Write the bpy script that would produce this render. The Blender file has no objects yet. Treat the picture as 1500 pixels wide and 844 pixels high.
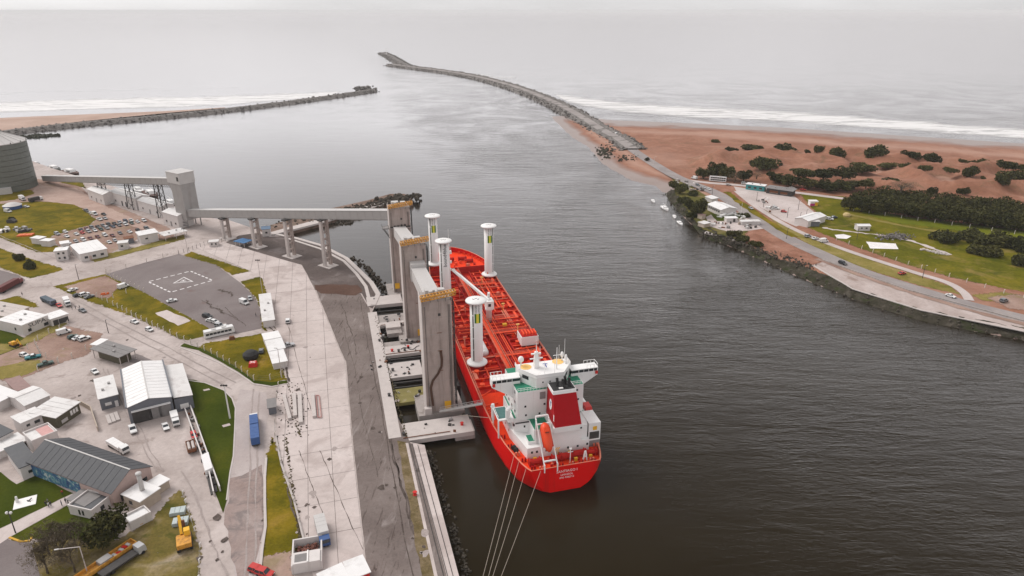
import bpy, bmesh, math, random
import numpy as np
from mathutils import Vector, Matrix
from mathutils.geometry import tessellate_polygon

random.seed(7); rng = np.random.default_rng(7)
sc = bpy.context.scene; C = sc.collection
# ---------------------------------------------------------------- camera
CAMH = 128.0; FPX = 1000.0; PITCH = math.atan((422.0-15.0)/FPX)
cd = bpy.data.cameras.new('camera'); cam = bpy.data.objects.new('camera', cd); C.objects.link(cam)
cd.sensor_width = 36.0; cd.lens = 24.0; cd.clip_start = 1.0; cd.clip_end = 90000.0
cam.location = (0, 0, CAMH); cam.rotation_euler = (math.pi/2-PITCH, 0, 0); sc.camera = cam
# ---------------------------------------------------------------- sky
SUN_EL = math.radians(48); SUN_AZ = math.radians(-62)     # measured from +Y, negative towards -X
w = bpy.data.worlds.new('World'); sc.world = w; w.use_nodes = True
nt = w.node_tree; nt.nodes.clear()
sk = nt.nodes.new('ShaderNodeTexSky'); sk.sky_type = 'NISHITA'; sk.sun_disc = False
sk.sun_elevation = SUN_EL; sk.sun_rotation = SUN_AZ; sk.air_density = 1.0; sk.dust_density = 1.0; sk.ozone_density = 1.0
hs = nt.nodes.new('ShaderNodeHueSaturation'); hs.inputs['Saturation'].default_value = 0.10
# an even cloud sheet: noise on the view direction, the same all round
tc = nt.nodes.new('ShaderNodeTexCoord'); mp = nt.nodes.new('ShaderNodeMapping'); mp.inputs['Scale'].default_value = (1, 1, 5)
nz = nt.nodes.new('ShaderNodeTexNoise'); nz.inputs['Scale'].default_value = 2.2; nz.inputs['Detail'].default_value = 6
mr = nt.nodes.new('ShaderNodeMapRange'); mr.inputs[1].default_value = .3; mr.inputs[2].default_value = .7
mr.inputs[3].default_value = 0.80; mr.inputs[4].default_value = 1.1
mu = nt.nodes.new('ShaderNodeMix'); mu.data_type = 'RGBA'; mu.blend_type = 'MULTIPLY'; mu.inputs[0].default_value = 1
bg = nt.nodes.new('ShaderNodeBackground'); bg.inputs['Strength'].default_value = 0.105
wo = nt.nodes.new('ShaderNodeOutputWorld')
L = nt.links.new
L(sk.outputs[0], hs.inputs['Color']); L(tc.outputs['Generated'], mp.inputs[0]); L(mp.outputs[0], nz.inputs['Vector'])
L(nz.outputs['Fac'], mr.inputs[0]); L(mr.outputs[0], mu.inputs[7])
cs_ = nt.nodes.new('ShaderNodeMix'); cs_.data_type = 'RGBA'; cs_.inputs[0].default_value = .7; cs_.inputs[6].default_value = (0, 0, 0, 1)
cs_.inputs[7].default_value = (5.9, 5.8, 5.85, 1)            # the even grey of a closed cloud deck
L(hs.outputs[0], cs_.inputs[6]); L(cs_.outputs[2], mu.inputs[6])
L(mu.outputs[2], bg.inputs['Color']); L(bg.outputs[0], wo.inputs[0])
# ---------------------------------------------------------------- sun behind the overcast
sd = bpy.data.lights.new('sun', 'SUN'); sd.energy = 1.6; sd.angle = math.radians(30); sd.color = (1.0, .965, .93)
so = bpy.data.objects.new('sun', sd); C.objects.link(so)
sdir = Vector((math.sin(SUN_AZ)*math.cos(SUN_EL), math.cos(SUN_AZ)*math.cos(SUN_EL), math.sin(SUN_EL)))
so.rotation_euler = sdir.to_track_quat('Z', 'Y').to_euler(); so.location = (-300, 200, 400)
# ---------------------------------------------------------------- exposure
sc.view_settings.view_transform = 'Standard'; sc.view_settings.look = 'None'
sc.view_settings.exposure = 0.55; sc.view_settings.gamma = 1.0; sc.view_settings.use_curve_mapping = False
sc.render.resolution_x = 1024; sc.render.resolution_y = 576
try:
    sc.cycles.volume_bounces = 1; sc.cycles.diffuse_bounces = 2; sc.cycles.max_bounces = 6; sc.cycles.transparent_max_bounces = 12
except Exception: pass
# ================================================================ helpers
GZ = 3.0                                      # level of the quays and fields above the water
_c, _s = math.cos(PITCH), math.sin(PITCH)
def G(px, py, z=GZ):
    """point of the horizontal plane z that the photograph shows at (px, py)"""
    dx = (px-750.0)/FPX; dy = -(py-422.0)/FPX
    d = Vector((dx, _c+dy*_s, -_s+dy*_c)); t = (z-CAMH)/d.z
    return Vector((d.x*t, d.y*t, z))
SA = math.radians(14.8)
SD = Vector((-math.sin(SA), math.cos(SA), 0)); SN = Vector((math.cos(SA), math.sin(SA), 0)); SO = Vector((14.76, 160.0, 0))
def SP(u, v, z=GZ): return SO + SD*u + SN*v + Vector((0, 0, z))
def T(o, label=None, cat=None, group=None, kind=None):
    if label: o['label'] = label
    if cat: o['category'] = cat
    if group: o['group'] = group
    if kind: o['kind'] = kind
    return o
def empty(name, loc=(0, 0, 0), rz=0.0, label=None, cat=None, group=None):
    o = bpy.data.objects.new(name, None); C.objects.link(o); o.location = loc; o.rotation_euler = (0, 0, rz)
    o.empty_display_size = .5
    return T(o, label, cat, group)
def link(name, me, parent=None, mat=None):
    o = bpy.data.objects.new(name, me); C.objects.link(o)
    if parent is not None: o.parent = parent
    if mat is not None and not me.materials: me.materials.append(mat)
    return o
class MB:
    def __init__(s): s.v = []; s.f = []; s.m = []; s.mi = 0
    def add(s, vs, fs):
        b = len(s.v); s.v += [tuple(v) for v in vs]
        for f in fs: s.f.append(tuple(i+b for i in f)); s.m.append(s.mi)
        return s
    def box(s, x0, x1, y0, y1, z0, z1):
        return s.add([(x0,y0,z0),(x1,y0,z0),(x1,y1,z0),(x0,y1,z0),(x0,y0,z1),(x1,y0,z1),(x1,y1,z1),(x0,y1,z1)],
                     [(3,2,1,0),(4,5,6,7),(0,1,5,4),(1,2,6,5),(2,3,7,6),(3,0,4,7)])
    def rbox(s, cx, cy, z0, sx, sy, sz, rz=0, top=1.0):
        c, n = math.cos(rz), math.sin(rz); q = []
        for k, t in ((z0, 1.0), (z0+sz, top)):
            for a, b in ((-1,-1),(1,-1),(1,1),(-1,1)):
                x, y = a*sx/2*t, b*sy/2*t; q.append((cx+x*c-y*n, cy+x*n+y*c, k))
        return s.add(q, [(3,2,1,0),(4,5,6,7),(0,1,5,4),(1,2,6,5),(2,3,7,6),(3,0,4,7)])
    def beam(s, a, b, w, h=None, up=(0,0,1)):
        a = Vector(a); b = Vector(b); h = h or w; d = (b-a).normalized(); u = Vector(up)
        if abs(d.dot(u)) > .98: u = Vector((1,0,0))
        r = d.cross(u).normalized(); u = r.cross(d); q = []
        for p in (a, b):
            for i, j in ((-1,-1),(1,-1),(1,1),(-1,1)): q.append(p+r*(i*w/2)+u*(j*h/2))
        return s.add(q, [(3,2,1,0),(4,5,6,7),(0,1,5,4),(1,2,6,5),(2,3,7,6),(3,0,4,7)])
    def cyl(s, a, b, r0, r1=None, n=10, cap=True):
        a = Vector(a); b = Vector(b); r1 = r0 if r1 is None else r1; d = (b-a).normalized()
        u = Vector((0,0,1)) if abs(d.z) < .9 else Vector((1,0,0)); r = d.cross(u).normalized(); u = r.cross(d); q = []
        for p, R in ((a, r0), (b, r1)):
            for i in range(n):
                t = 2*math.pi*i/n; q.append(p+r*(math.cos(t)*R)+u*(math.sin(t)*R))
        f = [(i, (i+1) % n, n+(i+1) % n, n+i) for i in range(n)]
        if cap: f += [tuple(range(n-1, -1, -1)), tuple(range(n, 2*n))]
        return s.add(q, f)
    def lathe(s, cx, cy, prof, n=20):
        q = []; f = []
        for r, z in prof:
            for i in range(n):
                t = 2*math.pi*i/n; q.append((cx+math.cos(t)*r, cy+math.sin(t)*r, z))
        for k in range(len(prof)-1):
            for i in range(n): f.append((k*n+i, k*n+(i+1) % n, (k+1)*n+(i+1) % n, (k+1)*n+i))
        f.append(tuple(range(n-1, -1, -1))); f.append(tuple(range((len(prof)-1)*n, len(prof)*n)))
        return s.add(q, f)
    def prism(s, poly, z0, z1):
        n = len(poly); q = [(p[0], p[1], z0) for p in poly]+[(p[0], p[1], z1) for p in poly]
        f = [(i, (i+1) % n, n+(i+1) % n, n+i) for i in range(n)]
        for t in tessellate_polygon([[Vector((p[0], p[1], 0)) for p in poly]]):
            f.append(tuple(t)); f.append(tuple(n+i for i in t))
        return s.add(q, f)
    def xprism(s, prof, y0, y1):
        """side profile (x,z) swept along y"""
        n = len(prof); q = [(p[0], y0, p[1]) for p in prof]+[(p[0], y1, p[1]) for p in prof]
        f = [(i, (i+1) % n, n+(i+1) % n, n+i) for i in range(n)]
        for t in tessellate_polygon([[Vector((p[0], p[1], 0)) for p in prof]]):
            f.append(tuple(t)); f.append(tuple(n+i for i in t))
        return s.add(q, f)
    def quad(s, *p): return s.add(p, [tuple(range(len(p)))])
    def mesh(s, name, mats, smooth=False, recalc=True):
        me = bpy.data.meshes.new(name); me.from_pydata(s.v, [], s.f)
        if not isinstance(mats, (list, tuple)): mats = [mats]
        for m in mats: me.materials.append(m)
        if len(mats) > 1: me.polygons.foreach_set('material_index', s.m)
        if recalc:
            b = bmesh.new(); b.from_mesh(me); bmesh.ops.recalc_face_normals(b, faces=b.faces); b.to_mesh(me); b.free()
        if smooth: me.polygons.foreach_set('use_smooth', [True]*len(me.polygons))
        me.update(); return me
    def build(s, name, mats, parent=None, smooth=False, recalc=True):
        return link(name, s.mesh(name, mats, smooth, recalc), parent)
def copy_tree(o, parent=None):
    c = o.copy(); C.objects.link(c)
    if parent is not None: c.parent = parent
    for ch in list(o.children): copy_tree(ch, c)
    return c
# ---------------------------------------------------------------- materials
def lin(r, g, b):
    f = lambda c: ((c/255.0+.055)/1.055)**2.4 if c > 10 else c/255.0/12.92
    return (f(r), f(g), f(b), 1)
def _new(name):
    m = bpy.data.materials.new(name); m.use_nodes = True; n = m.node_tree; return m, n, n.nodes['Principled BSDF'], n.links.new
def ramp(n, stops):
    r = n.nodes.new('ShaderNodeValToRGB'); e = r.color_ramp.elements
    while len(e) < len(stops): e.new(.5)
    for k, (p, c) in enumerate(stops): e[k].position = p; e[k].color = (c[0], c[1], c[2], 1)
    return r
def noise(n, l, vec, scale, detail=6, rough=.55, dist=0):
    t = n.nodes.new('ShaderNodeTexNoise'); t.inputs['Scale'].default_value = scale; t.inputs['Detail'].default_value = detail
    t.inputs['Roughness'].default_value = rough; t.inputs['Distortion'].default_value = dist; l(vec, t.inputs['Vector']); return t.outputs['Fac']
def mapr(n, l, v, a, b, c=0., d=1.):
    t = n.nodes.new('ShaderNodeMapRange'); t.inputs[1].default_value = a; t.inputs[2].default_value = b
    t.inputs[3].default_value = c; t.inputs[4].default_value = d; l(v, t.inputs[0]); return t.outputs[0]
def mixc(n, l, fac, a, b, mode='MIX'):
    t = n.nodes.new('ShaderNodeMix'); t.data_type = 'RGBA'; t.blend_type = mode
    for k, v in ((0, fac), (6, a), (7, b)):
        if isinstance(v, bpy.types.NodeSocket): l(v, t.inputs[k])
        else: t.inputs[k].default_value = v if k == 0 else (v[0], v[1], v[2], 1)
    return t.outputs[2]
def pos(n): return n.nodes.new('ShaderNodeNewGeometry').outputs['Position']
def GM(name, stops, scale=.06, fine=(1.2, .25), stain=None, stain2=None, rough=.9, bump=0., stretch=None, rot=0.):
    """ground: colour patches, finer grain, stains"""
    m, n, b, l = _new(name); p = pos(n)
    if stretch:
        mpn = n.nodes.new('ShaderNodeMapping'); mpn.inputs['Rotation'].default_value = (0, 0, rot); mpn.inputs['Scale'].default_value = stretch
        l(p, mpn.inputs[0]); ps = mpn.outputs[0]
    else: ps = p
    r = ramp(n, stops); l(noise(n, l, p, scale, 8, .6, .4), r.inputs[0]); col = r.outputs[0]
    f = mapr(n, l, noise(n, l, p, fine[0], 5, .65), .25, .75, 1-fine[1], 1+fine[1])
    col = mixc(n, l, 1.0, col, f, 'MULTIPLY')
    for st in (stain, stain2):
        if st:
            k = mapr(n, l, noise(n, l, ps, st[1], 7, .62, .8), st[2], st[2]+.12, 0, st[3]); col = mixc(n, l, k, col, st[0])
    l(col, b.inputs['Base Color']); b.inputs['Roughness'].default_value = rough; b.inputs['Specular IOR Level'].default_value = .04
    if bump:
        bp = n.nodes.new('ShaderNodeBump'); bp.inputs['Strength'].default_value = 1; bp.inputs['Distance'].default_value = bump
        l(noise(n, l, p, fine[0]*.6, 6), bp.inputs['Height']); l(bp.outputs[0], b.inputs['Normal'])
    return m
def OM(name, c, rough=.6, metal=0., var=.12, scale=.8, dirt=None, spec=.4, emit=None, streak=False):
    """objects: one colour with mottling and optional dirt patches"""
    m, n, b, l = _new(name); co = n.nodes.new('ShaderNodeTexCoord').outputs['Object']
    if streak:
        mpn = n.nodes.new('ShaderNodeMapping'); mpn.inputs['Scale'].default_value = (1, 1, .12); l(co, mpn.inputs[0]); cs = mpn.outputs[0]
    else: cs = co
    f = mapr(n, l, noise(n, l, co, scale, 6, .6), .25, .75, 1-var, 1+var)
    col = mixc(n, l, 1.0, c, f, 'MULTIPLY')
    if dirt:
        k = mapr(n, l, noise(n, l, cs, dirt[1], 7, .65, .5), dirt[2], dirt[2]+.18, 0, dirt[3]); col = mixc(n, l, k, col, dirt[0])
    l(col, b.inputs['Base Color']); b.inputs['Roughness'].default_value = rough; b.inputs['Metallic'].default_value = metal
    b.inputs['Specular IOR Level'].default_value = spec
    return m
def leafmat(name, c1, c2, c3):
    m, n, b, l = _new(name); p = pos(n)
    r = ramp(n, [(.3, c1), (.5, c2), (.7, c3)]); l(noise(n, l, p, .55, 4, .7), r.inputs[0])
    oi = n.nodes.new('ShaderNodeObjectInfo'); f = mapr(n, l, oi.outputs['Random'], 0, 1, .7, 1.55); col = mixc(n, l, 1., r.outputs[0], f, 'MULTIPLY')
    col = mixc(n, l, mapr(n, l, oi.outputs['Random'], .2, .9, 0, .35), col, (.075,.058,.020)); l(col, b.inputs['Base Color']); b.inputs['Roughness'].default_value = .8; b.inputs['Specular IOR Level'].default_value = .1
    return m
# ---------------------------------------------------------------- ground sheets
def dense(pts, step, jit, closed=True):
    out = []; n = len(pts)
    for i in range(n if closed else n-1):
        a, b = pts[i], pts[(i+1) % n]; k = max(1, int((b-a).length/step))
        for j in range(k):
            p = a.lerp(b, j/k)
            if jit: p = p+Vector((random.uniform(-jit, jit), random.uniform(-jit, jit), 0))
            out.append(p)
    if not closed: out.append(pts[-1])
    return out
def sheet(name, px, z, mat, jit=0., world=False, kind='structure', parent=None, step=3.0):
    pts = [Vector((p[0], p[1], z)) for p in px] if world else [G(p[0], p[1], z) for p in px]
    if jit: pts = dense(pts, step, jit)
    tri = tessellate_polygon([[Vector((p.x, p.y, 0)) for p in pts]])
    me = bpy.data.meshes.new(name); me.from_pydata([tuple(p) for p in pts], [], [tuple(t) for t in tri]); me.materials.append(mat); me.update()
    b = bmesh.new(); b.from_mesh(me); bmesh.ops.recalc_face_normals(b, faces=b.faces)
    if b.faces and sum(f.normal.z for f in b.faces) < 0: bmesh.ops.reverse_faces(b, faces=b.faces)
    b.to_mesh(me); b.free()
    o = link(name, me, parent)
    if kind: o['kind'] = kind
    return o
_soft = {}
def soft(mat):
    """same ground with a ragged border: the sheet thins out to nothing over its outer ring"""
    if mat.name in _soft: return _soft[mat.name]
    m = mat.copy(); n = m.node_tree; l = n.links.new; b = n.nodes['Principled BSDF']; at = n.nodes.new('ShaderNodeAttribute'); at.attribute_name = 'edge'
    f = mapr(n, l, noise(n, l, pos(n), .7, 5, .7), .3, .7, -.5, .5); ad = n.nodes.new('ShaderNodeMath'); ad.operation = 'ADD'; l(at.outputs['Fac'], ad.inputs[0]); l(f, ad.inputs[1])
    l(mapr(n, l, ad.outputs[0], .38, .60, 0, 1), b.inputs['Alpha']); _soft[mat.name] = m; return m
def soft_sheet(name, px, z, mat, ring=.9, kind='structure'):
    pts = dense([G(p[0], p[1], z) for p in px], 2.2, .35); N = len(pts); area = sum(pts[i].x*pts[(i+1) % N].y-pts[(i+1) % N].x*pts[i].y for i in range(N)); sg = 1 if area > 0 else -1
    nn = []
    for i in range(N): d = pts[(i+2) % N]-pts[i-2]; d.z = 0; d.normalize(); nn.append(Vector((d.y, -d.x, 0))*sg)
    out = [p+k*ring for p, k in zip(pts, nn)]; inn = [p-k*ring for p, k in zip(pts, nn)]
    tri = tessellate_polygon([[Vector((p.x, p.y, 0)) for p in inn]]); v = [tuple(p) for p in inn]+[tuple(p) for p in out]
    f = [tuple(t) for t in tri]+[(i, (i+1) % N, N+(i+1) % N, N+i) for i in range(N)]
    me = bpy.data.meshes.new(name); me.from_pydata(v, [], f); me.materials.append(soft(mat)); me.update()
    b = bmesh.new(); b.from_mesh(me)
    for fc in b.faces:
        fc.normal_update()
        if fc.normal.z < 0: fc.normal_flip()
    b.to_mesh(me); b.free(); at = me.attributes.new('edge', 'FLOAT', 'POINT'); at.data.foreach_set('value', [1.0]*N+[0.0]*N)
    o = link(name, me); o['kind'] = kind; return o
def smooth_line(pts, n=6):
    out = []
    for i in range(len(pts)-1):
        p0 = pts[max(i-1, 0)]; p1 = pts[i]; p2 = pts[i+1]; p3 = pts[min(i+2, len(pts)-1)]
        for k in range(n):
            t = k/n
            out.append(.5*((2*p1)+(p2-p0)*t+(2*p0-5*p1+4*p2-p3)*t*t+(3*p1-p0-3*p2+p3)*t**3))
    out.append(pts[-1]); return out
def normals2d(pts):
    ns = []
    for i in range(len(pts)):
        d = pts[min(i+1, len(pts)-1)]-pts[max(i-1, 0)]; d.z = 0; d.normalize(); ns.append(Vector((d.y, -d.x, 0)))
    return ns
def ribbon(name, px, width, z, mat, kind='structure', n=6, off=0., jit=0.):
    """road or path of even width along a smoothed line"""
    pts = smooth_line([G(p[0], p[1], z) for p in px], n); ns = normals2d(pts); m = MB(); q = []
    for p, k in zip(pts, ns):
        j = random.uniform(-jit, jit)
        q += [p+k*(off-width/2+j), p+k*(off+width/2+random.uniform(-jit, jit))]
    m.add(q, [(2*i, 2*i+1, 2*i+3, 2*i+2) for i in range(len(pts)-1)])
    o = m.build(name, mat, recalc=False); b = bmesh.new(); b.from_mesh(o.data)
    if sum(f.normal.z for f in b.faces) < 0: bmesh.ops.reverse_faces(b, faces=b.faces)
    b.to_mesh(o.data); b.free()
    if kind: o['kind'] = kind
    return o
def sweep(pts, prof, jit=0.):
    """cross-section prof [(offset, z)] swept along world points; offset + is to the right of travel"""
    ns = normals2d(pts); m = MB(); q = []; k = len(prof)
    for p, nn in zip(pts, ns):
        for o, z in prof:
            j = Vector((random.uniform(-jit, jit), random.uniform(-jit, jit), random.uniform(-jit, jit)*.6)) if jit else Vector((0,0,0))
            q.append(Vector((p.x, p.y, 0))+nn*o+Vector((0, 0, z))+j)
    m.add(q, [(i*k+j, i*k+j+1, (i+1)*k+j+1, (i+1)*k+j) for i in range(len(pts)-1) for j in range(k-1)])
    return m
# rocks: lumps of 20 triangles, hundreds in one mesh
_t = (1+5**.5)/2
ICO = np.array([(-1,_t,0),(1,_t,0),(-1,-_t,0),(1,-_t,0),(0,-1,_t),(0,1,_t),(0,-1,-_t),(0,1,-_t),(_t,0,-1),(_t,0,1),(-_t,0,-1),(-_t,0,1)])/1.9
ICF = np.array([(0,11,5),(0,5,1),(0,1,7),(0,7,10),(0,10,11),(1,5,9),(5,11,4),(11,10,2),(10,7,6),(7,1,8),(3,9,4),(3,4,2),(3,2,6),(3,6,8),(3,8,9),(4,9,5),(2,4,11),(6,2,10),(8,6,7),(9,8,1)])
def rocks(name, centres, sizes, mat, parent=None, label=None, cat=None):
    n = len(centres); V = np.zeros((n, 12, 3))
    for i in range(n):
        a = rng.uniform(0, 6.28); R = np.array([[math.cos(a), -math.sin(a), 0], [math.sin(a), math.cos(a), 0], [0, 0, 1]])
        V[i] = (ICO*rng.uniform(.6, 1.25, (12, 1)))@R.T*(sizes[i]*rng.uniform(.6, 1.1, 3))+np.array(centres[i])
    F = (ICF[None]+np.arange(n)[:, None, None]*12).reshape(-1, 3)
    me = bpy.data.meshes.new(name); me.from_pydata(V.reshape(-1, 3).tolist(), [], F.tolist()); me.materials.append(mat); me.update()
    o = link(name, me, parent); o['kind'] = 'stuff'
    return T(o, label, cat)
# leaves: many small quads through a lumpy volume
def leaf_mesh(name, lobes, count, size, mat, flat=.5):
    """lobes: [(x,y,z,rx,ry,rz)]"""
    vol = np.array([l[3]*l[4]*l[5] for l in lobes])**.7; pick = rng.choice(len(lobes), count, p=vol/vol.sum())
    d = rng.normal(size=(count, 3)); d /= np.linalg.norm(d, axis=1)[:, None]
    r = rng.uniform(.55, 1.04, count)**.6; Lb = np.array(lobes)[pick]
    c = Lb[:, :3]+d*r[:, None]*Lb[:, 3:]
    c = c[c[:, 2] > .05]; d = d[:len(c)]; count = len(c)
    nrm = d+rng.normal(scale=.6, size=(count, 3)); nrm /= np.linalg.norm(nrm, axis=1)[:, None]
    t = np.cross(nrm, rng.normal(size=(count, 3))); t /= np.linalg.norm(t, axis=1)[:, None]; bt = np.cross(nrm, t)
    s = (size*rng.uniform(.6, 1.4, count))[:, None]
    q = np.stack([c-t*s-bt*s*flat, c+t*s-bt*s*flat, c+t*s*.7+bt*s*flat, c-t*s*.7+bt*s*flat], 1).reshape(-1, 3)
    me = bpy.data.meshes.new(name); me.from_pydata(q.tolist(), [], np.arange(count*4).reshape(-1, 4).tolist()); me.materials.append(mat); me.update()
    return me
def text_mesh(name, s, size, mat, align='CENTER', depth=.02):
    cu = bpy.data.curves.new(name, 'FONT'); cu.body = s; cu.size = size; cu.align_x = align; cu.align_y = 'CENTER'; cu.extrude = depth; cu.resolution_u = 2
    o = bpy.data.objects.new(name, cu); C.objects.link(o); bpy.context.view_layer.update()
    me = bpy.data.meshes.new_from_object(o.evaluated_get(bpy.context.evaluated_depsgraph_get())); bpy.data.objects.remove(o)
    me.materials.clear(); me.materials.append(mat); return me
# ================================================================ materials
rgb = lambda r, g, b: (r, g, b, 1)
m_conc = GM('concrete_paving', [(.3, (.34,.285,.265)), (.5, (.44,.375,.35)), (.7, (.52,.45,.425))], .045, (.9, .12), ((.20,.155,.135), .16, .57, .55), ((.58,.51,.485), .06, .56, .5), rough=.9)
m_slab = GM('pale_slab', [(.3, (.47,.40,.375)), (.55, (.55,.475,.45)), (.75, (.60,.53,.505))], .035, (.8, .08), ((.20,.15,.13), .4, .63, .6), ((.36,.295,.275), .07, .50, .6), rough=.9)
m_asph = GM('worn_asphalt', [(.3, (.13,.103,.094)), (.55, (.19,.155,.142)), (.75, (.25,.21,.195))], .05, (1.5, .16), ((.06,.043,.036), .30, .58, .85), ((.34,.295,.28), .10, .58, .55), rough=.9, stretch=(3.2, .55, 1), rot=-SA)
m_dark = GM('dark_dock_asphalt', [(.3, (.085,.068,.062)), (.55, (.125,.10,.093)), (.75, (.19,.16,.15))], .05, (1.2, .15), ((.26,.225,.215), .10, .57, .6), ((.05,.038,.033), .3, .6, .6), rough=.88)
m_heli = GM('helipad_asphalt', [(.3, (.17,.14,.137)), (.6, (.22,.188,.182)), (.8, (.265,.23,.222))], .04, (1.6, .10), ((.15,.085,.07), .09, .60, .55), rough=.9)
m_road = GM('old_concrete_road', [(.3, (.38,.32,.305)), (.55, (.445,.385,.37)), (.75, (.50,.44,.425))], .045, (1.4, .08), ((.24,.19,.175), .16, .60, .5), rough=.9)
m_dirt = GM('bare_brown_earth', [(.3, (.23,.145,.115)), (.55, (.33,.225,.185)), (.75, (.40,.30,.25))], .05, (.9, .16), ((.20,.165,.06), .11, .56, .5), rough=.95)
m_redd = GM('red_brown_earth', [(.3, (.19,.085,.055)), (.55, (.30,.15,.105)), (.75, (.38,.22,.165))], .08, (.8, .2), ((.10,.085,.03), .2, .6, .6), rough=.95, bump=.15)
m_gras = GM('rough_grass', [(.3, (.075,.068,.005)), (.5, (.14,.110,.008)), (.65, (.21,.145,.014)), (.82, (.32,.19,.06))], .09, (1.3, .25), ((.05,.062,.005), .11, .54, .65), rough=.95, bump=.12)
m_lawn = GM('mown_lawn', [(.3, (.030,.044,.004)), (.55, (.050,.064,.006)), (.8, (.085,.085,.009))], .05, (1.5, .2), ((.13,.115,.03), .12, .66, .6), rough=.95, bump=.06)
m_fiel = GM('green_field', [(.3, (.060,.066,.004)), (.5, (.115,.108,.007)), (.7, (.185,.145,.016))], .04, (.6, .26), ((.25,.175,.06), .06, .55, .7), ((.045,.060,.006), .05, .56, .65), rough=.95, bump=.15)
m_verg = GM('dry_verge', [(.3, (.15,.13,.025)), (.55, (.24,.19,.06)), (.75, (.34,.25,.13))], .08, (1, .2), ((.10,.105,.02), .15, .55, .6), rough=.95)
m_yard = GM('scrap_yard_ground', [(.3, (.10,.085,.02)), (.5, (.17,.13,.04)), (.65, (.27,.21,.12)), (.8, (.36,.30,.24))], .11, (1.4, .25), ((.055,.07,.012), .13, .54, .7), rough=.95, bump=.1)
m_plaz = GM('pale_plaza', [(.3, (.42,.355,.33)), (.6, (.52,.45,.43)), (.8, (.58,.52,.49))], .06, (1.1, .10), ((.33,.26,.23), .11, .57, .5), rough=.92)
m_white = OM('white_paint', rgb(.78,.75,.73), .5, var=.05, dirt=(rgb(.5,.45,.42), .5, .62, .4))
m_line = GM('road_line_white', [(.3, (.66,.62,.61)), (.7, (.80,.77,.76))], .3, (2, .15))
m_cons = OM('tower_concrete', rgb(.38,.31,.28), .85, var=.16, scale=.25, dirt=(rgb(.14,.105,.088), .25, .47, .75), streak=True)
m_conl = OM('pale_concrete', rgb(.50,.445,.42), .85, var=.08, scale=.4, dirt=(rgb(.30,.26,.24), .5, .60, .5))
m_cond = OM('stained_concrete', rgb(.34,.30,.28), .9, var=.14, scale=.4, dirt=(rgb(.14,.115,.10), .35, .53, .7))
m_moss = OM('mossy_concrete', rgb(.20,.17,.055), .9, var=.2, scale=.3, dirt=(rgb(.42,.37,.33), .3, .56, .8))
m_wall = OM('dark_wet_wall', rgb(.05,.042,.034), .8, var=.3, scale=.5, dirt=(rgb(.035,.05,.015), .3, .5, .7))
m_rust = OM('rust', rgb(.17,.065,.03), .85, var=.25, scale=1.5)
m_rock = GM('breakwater_rock', [(.3, (.09,.08,.075)), (.5, (.17,.155,.145)), (.7, (.28,.26,.245))], .35, (2., .3), rough=.9)
m_rubb = GM('dark_rubble', [(.3, (.035,.03,.024)), (.55, (.08,.068,.055)), (.8, (.17,.15,.13))], .4, (2., .3), rough=.9)
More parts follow.
